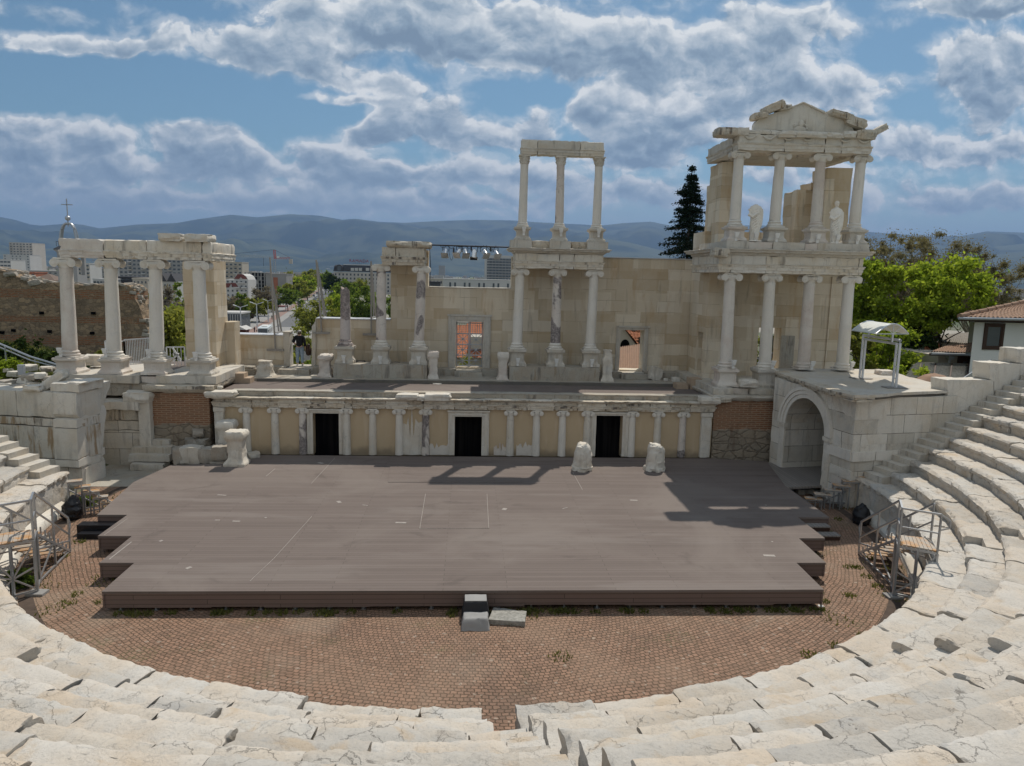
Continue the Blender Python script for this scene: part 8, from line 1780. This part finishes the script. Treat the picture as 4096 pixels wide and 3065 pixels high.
statue(3341, 5.78, UZ, 1.50, 'draped marble statue with its head, standing on the tower\'s upper ledge', True, 4)
# ================================================================== tiled houses on the right
def tiled(c00, c10, c11, c01, cols, rows, name, mt, parent, amp=.055):
    """roof slope of rounded tiles: c00-c10 along the eave, c01-c11 along the ridge"""
    c00, c10, c11, c01 = map(Vector, (c00, c10, c11, c01)); n = (c10-c00).cross(c01-c00).normalized(); n = n if n.z > 0 else -n; U = cols*6; W = rows*3; V = []; F = []
    rg = random.Random(cols*7+rows); jit = [[rg.uniform(-.012, .012) for _ in range(cols+1)] for _ in range(rows+1)]
    for j in range(W+1):
        for i in range(U+1):
            u, v = i/U, j/W; p = (c00*(1-u)+c10*u)*(1-v)+(c01*(1-u)+c11*u)*v; a = abs(math.sin(math.pi*i/6)); st_ = (j % 3)/3.0
            V.append(tuple(p+n*(amp*a-amp*1.5*st_+.045+jit[min(rows, j//3)][min(cols, i//6)])))
    for j in range(W):
        for i in range(U): F.append((j*(U+1)+i, j*(U+1)+i+1, (j+1)*(U+1)+i+1, (j+1)*(U+1)+i))
    return pointmesh(name, M[mt], V, F, parent)
def gutter(p, q, parent): mb = MB(); mb.tube([p, q], .07, 8); mb.build('gutter', M['gutter'], parent)
HY = 13.0
t = thing('white_house', 'white plastered house with tiled hip roof and one brown window at the right edge', 'house', tuple(oy(4000, 1480, HY)))
x0, x1 = oy(3886, 1400, HY).x, oy(4330, 1400, HY).x; zt_ = oy(3950, 1290, HY).z; dv = Vector((x0-CAM.x+1.2, HY-CAM.y, 0)).normalized(); mb = MB(); mb.prism([(x0, HY), (x1, HY), (x1, HY+9), (x0+dv.x*9/dv.y, HY+9)], -1, zt_, 'z'); mb.build('wall', M['house_wall'], t, smooth=0)
eL, eR = oy(3838, 1272, HY-.75), oy(4330, 1306, HY-.75); eR.z = eL.z; rL = oy(4130, 1206, HY+4.2); rR = Vector((x1+3, HY+4.2, rL.z))
mb = MB(); mb.prism([(eL.x+.03, eL.y+.03), (x1+.6, eL.y+.03), (x1+.6, HY+9.6), (eL.x+dv.x*10.3/dv.y+.03, HY+9.6)], eL.z-.16, eL.z-.03, 'z'); mb.build('eave', M['dark_wood'], t, smooth=0)
tiled(eL, (x1+.6, eL.y, eL.z), rR, rL, 34, 16, 'roof_slope', 'roof_tiles', t); bL = Vector((eL.x+dv.x*10.3/dv.y, HY+9.6, eL.z)); tiled(bL, eL, rL, rL+Vector((.01, .3, 0)), 34, 16, 'roof_slope', 'roof_tiles', t)
P = [eL.lerp(rL, i/9)+Vector((0, 0, .09)) for i in range(10)]; mb = MB()
for a, b in zip(P, P[1:]): mb.tube([a, a.lerp(b, .97)], [.14, .11], 8)
mb.build('hip_tile', M['roof_tiles'], t); gutter(eL+Vector((-.1, -.08, -.02)), Vector((x1+.6, eL.y-.08, eL.z-.02)), t)
a, b = oy(3928, 1385, HY), oy(4008, 1385, HY); zb, zt2 = oy(3970, 1399, HY).z, oy(3970, 1293, HY).z; fr = MB(); w = .13
for q0, q1, r0_, r1_ in ((a.x, a.x+w, zb, zt2), (b.x-w, b.x, zb, zt2), (a.x+w, b.x-w, zb, zb+w), (a.x+w, b.x-w, zt2-w, zt2)): fr.box(q0, q1, HY-.07, HY+.05, r0_, r1_)
wo = fr.build('window', M['dark_wood'], t, smooth=0); mb = MB(); mb.box(a.x+w, b.x-w, HY-.02, HY-.004, zb+w, zt2-w); mb.build('pane', M['window_glass'], wo, smooth=0)
mb = MB(); w2 = .07
for q0, q1, r0_, r1_ in ((a.x+w+.002, a.x+w+w2, zb+w, zt2-w), (b.x-w-w2, b.x-w-.002, zb+w, zt2-w), (a.x+w+w2, b.x-w-w2, zb+w+.002, zb+w+w2), (a.x+w+w2, b.x-w-w2, zt2-w-w2, zt2-w-.002)): mb.box(q0, q1, HY-.05, HY-.021, r0_, r1_)
mb.build('sash', M['dark_wood'], wo, smooth=0)
H2 = 16.0
t = thing('low_house', 'low house with mossy tiled roof and cream wall left of the white house', 'house', tuple(oy(3800, 1470, H2)))
x0, x1 = oy(3752, 1440, H2).x, oy(3960, 1440, H2).x; z = oy(3800, 1424, H2).z; mb = MB(); mb.box(x0, x1, H2, H2+5, -3, z); mb.build('wall', M['beige_block'], t, smooth=0)
eL, eR = oy(3722, 1411, H2-.8), oy(3960, 1425, H2-.8); eR.z = eL.z-.02; tL, tR = oy(3790, 1385, H2+2.5), oy(3960, 1368, H2+2.5); tiled(eL, eR, tR, tL, 22, 9, 'roof_slope', 'roof_tiles', t)
mb = MB(); mb.bar(eL+Vector((0, .05, -.1)), eR+Vector((0, .05, -.1)), .12, .14); mb.build('eave', M['dark_wood'], t, smooth=0); gutter(eL+Vector((0, -.08, -.06)), eR+Vector((0, -.08, -.06)), t)
p = oy(3800, 1424, H2-.5); mb = MB(); mb.rings([(p.x-.10, p.x+.10, H2-.6, H2-.4, p.z-.22), (p.x-.2, p.x+.2, H2-.7, H2-.3, p.z)]); mb.tube([(p.x, H2-.5, p.z-.22), (p.x, H2-.5, p.z-.5), (p.x-.25, H2-.15, p.z-.75), (p.x-.25, H2-.1, p.z-2)], .07, 8); mb.build('downpipe', M['gutter'], t)
mb = MB(); a, b = oy(3832, 1430, H2-.05), oy(3886, 1430, H2-.05)
for x in (a.x, b.x-.25): mb.box(x, x+.25, H2-.16, H2-.01, -3, z)
mb.box(a.x+.26, b.x-.26, H2-.1, H2-.02, z-.3, z); mb.build('door_frame', M['dark_wood'], t, smooth=0); mb = MB(); mb.box(a.x+.26, b.x-.26, H2-.05, H2-.012, z-2.2, z-.31); mb.build('door_pane', M['window_glass'], t, smooth=0)
H3 = 23.0
t = thing('far_tiled_house', 'old house with sagging grey-brown tiled roof behind the low house', 'house', tuple(oy(3820, 1400, H3))); x0, x1 = oy(3756, 1380, H3).x, oy(3980, 1380, H3).x; mb = MB(); mb.box(x0, x1, H3, H3+6, -4, oy(3800, 1372, H3).z); mb.build('wall', M['beige_block'], t, smooth=0)
tiled(oy(3745, 1368, H3-.5), oy(3960, 1388, H3-.5), oy(3960, 1325, H3+4), oy(3760, 1345, H3+4), 26, 9, 'roof_slope', 'bark_pale', t)
t = thing('red_tiled_shed', 'small shed with red tiled roof among the bushes left of the low house', 'house', tuple(oy(3725, 1440, 18.5))); mb = MB(); a, b = oy(3700, 1450, 19).x, oy(3752, 1450, 19).x; mb.box(a, b, 18.9, 21, -3, oy(3725, 1440, 19).z); mb.build('wall', M['dark_wood'], t, smooth=0)
tiled(oy(3690, 1448, 18.3), oy(3752, 1456, 18.3), oy(3758, 1378, 20.5), oy(3700, 1376, 20.5), 9, 9, 'roof_slope', 'orange_tiles', t)
t = thing('low_tiled_dome', 'small curved tiled roof just behind the parapet', 'roof', tuple(oy(3760, 1540, 5.5))); mb = MB(); p = oy(3770, 1556, 5.6); mb.lathe((p.x, 6.2, p.z-.3), [(.95, 0), (.9, .25), (.72, .55), (.4, .78), (.05, .86)], 26); mb.v = [(x, y, z_+.03*abs(math.sin(math.atan2(y-6.2, x-p.x)*10))) for x, y, z_ in mb.v]; mb.build('tiled_shell', M['roof_tiles'], t, rough=(.12, .02, 5)); mb = MB(); mb.box(p.x-.8, p.x+.8, 5.6, 6.9, 0, p.z-.28); mb.build('wall', M['dark_wood'], t, smooth=0)
# pergola of thin poles
PYG = 12.2; t = thing('pergola', 'rustic pergola of thin dark poles below the low house', 'pergola', tuple(oy(3760, 1500, PYG)))
mb = MB(); rg = random.Random(6)
for i in range(13): py = 1452+i*4.6; a, b = oy(3665-i*4+rg.uniform(-8, 8), py, PYG+3.2-i*.28), oy(3875+rg.uniform(-25, 12), py+6, PYG+3.2-i*.28); mb.bar(a, b, .085)
mb.build('slat', M['lichen'], t, smooth=0); mb = MB()
for px in (3675, 3735, 3800, 3868):
    a = oy(px, 1512, PYG-.3); mb.bar((a.x, a.y, -1), a, .1); mb.bar(a, oy(px+8, 1456, PYG+3), .07)
mb.build('post', M['dark_wood'], t, smooth=0)
# sloping sheet-metal stair side
t = thing('sheet_metal_ramp', 'sloping grey sheet-metal stair side by the white house', 'stair side', tuple(oy(3900, 1510, 6.5))); SY = 6.5
P = [(oy(x, y, SY).x, oy(x, y, SY).z) for x, y in ((3852, 1514), (3884, 1514), (3964, 1463), (3964, 1441))]; mb = MB(); mb.prism(P, SY, SY+.06, 'y'); mb.build('sheet', M['galvanised'], t, smooth=0)
mb = MB(); mb.bar(oy(3964, 1441, SY), oy(4075, 1453, SY), .07); mb.bar(oy(3905, 1514, SY+.2), oy(3962, 1470, SY+.2), .05); mb.bar(oy(3950, 1441, SY), Vector((oy(3950, 1441, SY).x, SY, .5)), .06); mb.build('handrail', M['galvanised'], t, smooth=0)
# ================================================================== red roofs seen through the doorways
t = thing('red_roofed_house', 'house with bright orange tiled roof seen through the lattice gate', 'house', tuple(oy(1880, 1430, 42))); mb = MB(); a, b = oy(1770, 1400, 42).x, oy(2000, 1400, 42).x; z = oy(1880, 1425, 41).z; mb.box(a, b, 42, 52, CITY_Z, z); mb.build('wall', M['beige_block'], t, smooth=0)
tiled((a-.6, 41, z-.2), (b+.6, 41, z-.2), (b, 47, z+2.3), (a, 47, z+2.3), 44, 16, 'roof_slope', 'orange_tiles', t); mb = MB(); p = oy(1906, 1375, 40.8); mb.box(p.x-.5, p.x+.5, 42, 45, p.z-.6, p.z+.5); mb.build('dormer', M['beige_block'], t, smooth=0)
t = thing('red_roofed_house', 'second orange tiled roof higher up behind the lattice gate', 'house', tuple(oy(1900, 1330, 60))); a, b = oy(1830, 1330, 60).x, oy(1990, 1330, 60).x; z = oy(1880, 1345, 60).z; mb = MB(); mb.box(a, b, 60, 70, CITY_Z, z); mb.build('wall', M['white_block'], t, smooth=0); tiled((a-.6, 59, z-.2), (b+.6, 59, z-.2), (b, 65, z+2.0), (a+2, 65, z+2.0), 30, 12, 'roof_slope', 'orange_tiles', t)
ptree('bare dark tree seen through the top of the lattice gate', 1895, 1330, 1275, 110, 52, 'leaf_bare', 1800, .14, 91, z0=-8, cz=.7, rzf=.3, clumps=16); ptree('green shrubs at the foot of the lattice gate view', 1880, 1470, 1420, 140, 30, 'leaf_olive', 3000, .12, 92, z0=-3, cz=.6, rzf=.42, clumps=18)
t = thing('chapel_house', 'beige house with an arched opening and steep orange roof seen through the right doorway', 'house', tuple(oy(2520, 1400, 30))); Y3 = 30; a, b = oy(2440, 1380, Y3).x, oy(2620, 1380, Y3).x; pk = oy(2491, 1308, Y3)
zlo = oy(2560, 1420, Y3).z; mb = MB(); e = oy(2552, 1390, Y3); mb.prism([(a-3, CITY_Z), (e.x, CITY_Z), (e.x, e.z), (pk.x, pk.z), (a-3, pk.z-2)], Y3, Y3+8, 'y'); mb.build('wall', M['beige_block'], t, smooth=0)
mb = MB(); c = oy(2500, 1382, Y3-.02); mb.prism([(c.x-.35, c.z-.9), (c.x+.35, c.z-.9)]+[(c.x+.35*math.cos(k*math.pi/8), c.z+.45*math.sin(k*math.pi/8)) for k in range(9)], Y3-.02, Y3+.1, 'y'); mb.build('arched_opening', M['dark_opening'], t, smooth=0)
tiled((e.x+.5, Y3-.3, e.z-.35), (e.x+.5, Y3+9, e.z-.35), (pk.x-.1, Y3+9, pk.z+.12), (pk.x-.1, Y3-.3, pk.z+.12), 34, 12, 'roof_slope', 'orange_tiles', t)
tiled((e.x+.5, Y3+9, e.z-1.2), (e.x+12, Y3+9, e.z-1.2), (e.x+12, Y3+14, e.z+2.6), (e.x, Y3+14, e.z+2.6), 40, 14, 'roof_slope', 'orange_tiles', t)
t = thing('low_tiled_house', 'pinkish tiled roof close below the right doorway', 'house', tuple(oy(2530, 1480, 19))); tiled(oy(2450, 1486, 16.5), oy(2640, 1490, 16.5), oy(2640, 1368, 23), oy(2450, 1398, 23), 26, 15, 'roof_slope', 'roof_tiles', t, .07); a, b = oy(2450, 1480, 17).x, oy(2640, 1480, 17).x; mb = MB(); mb.box(a, b, 17, 23, CITY_Z, oy(2530, 1492, 17).z-.15); mb.build('wall', M['beige_block'], t, smooth=0)
# ================================================================== air
def make_haze(density=4.4e-5):
    mt = bpy.data.materials.new('haze_air'); mt.use_nodes = True; T = NT(mt.node_tree); T.n.clear()
    v = T.node('ShaderNodeVolumePrincipled'); v.inputs['Color'].default_value = (.30, .48, .82, 1); v.inputs['Density'].default_value = density; v.inputs['Anisotropy'].default_value = 0.2
    o = T.node('ShaderNodeOutputMaterial'); T.l.new(v.outputs[0], o.inputs['Volume']); mt.cycles.homogeneous_volume = True
    mb = MB(); mb.box(-34000, 34000, -60, 33000, CITY_Z-42, 2300); b = mb.build('haze', mt, smooth=0); b['kind'] = 'stuff'
make_haze()
sc.cycles.volume_bounces = 0; sc.cycles.max_bounces = 6; sc.cycles.diffuse_bounces = 3; sc.cycles.glossy_bounces = 2; sc.cycles.transmission_bounces = 3; sc.cycles.use_denoising = True
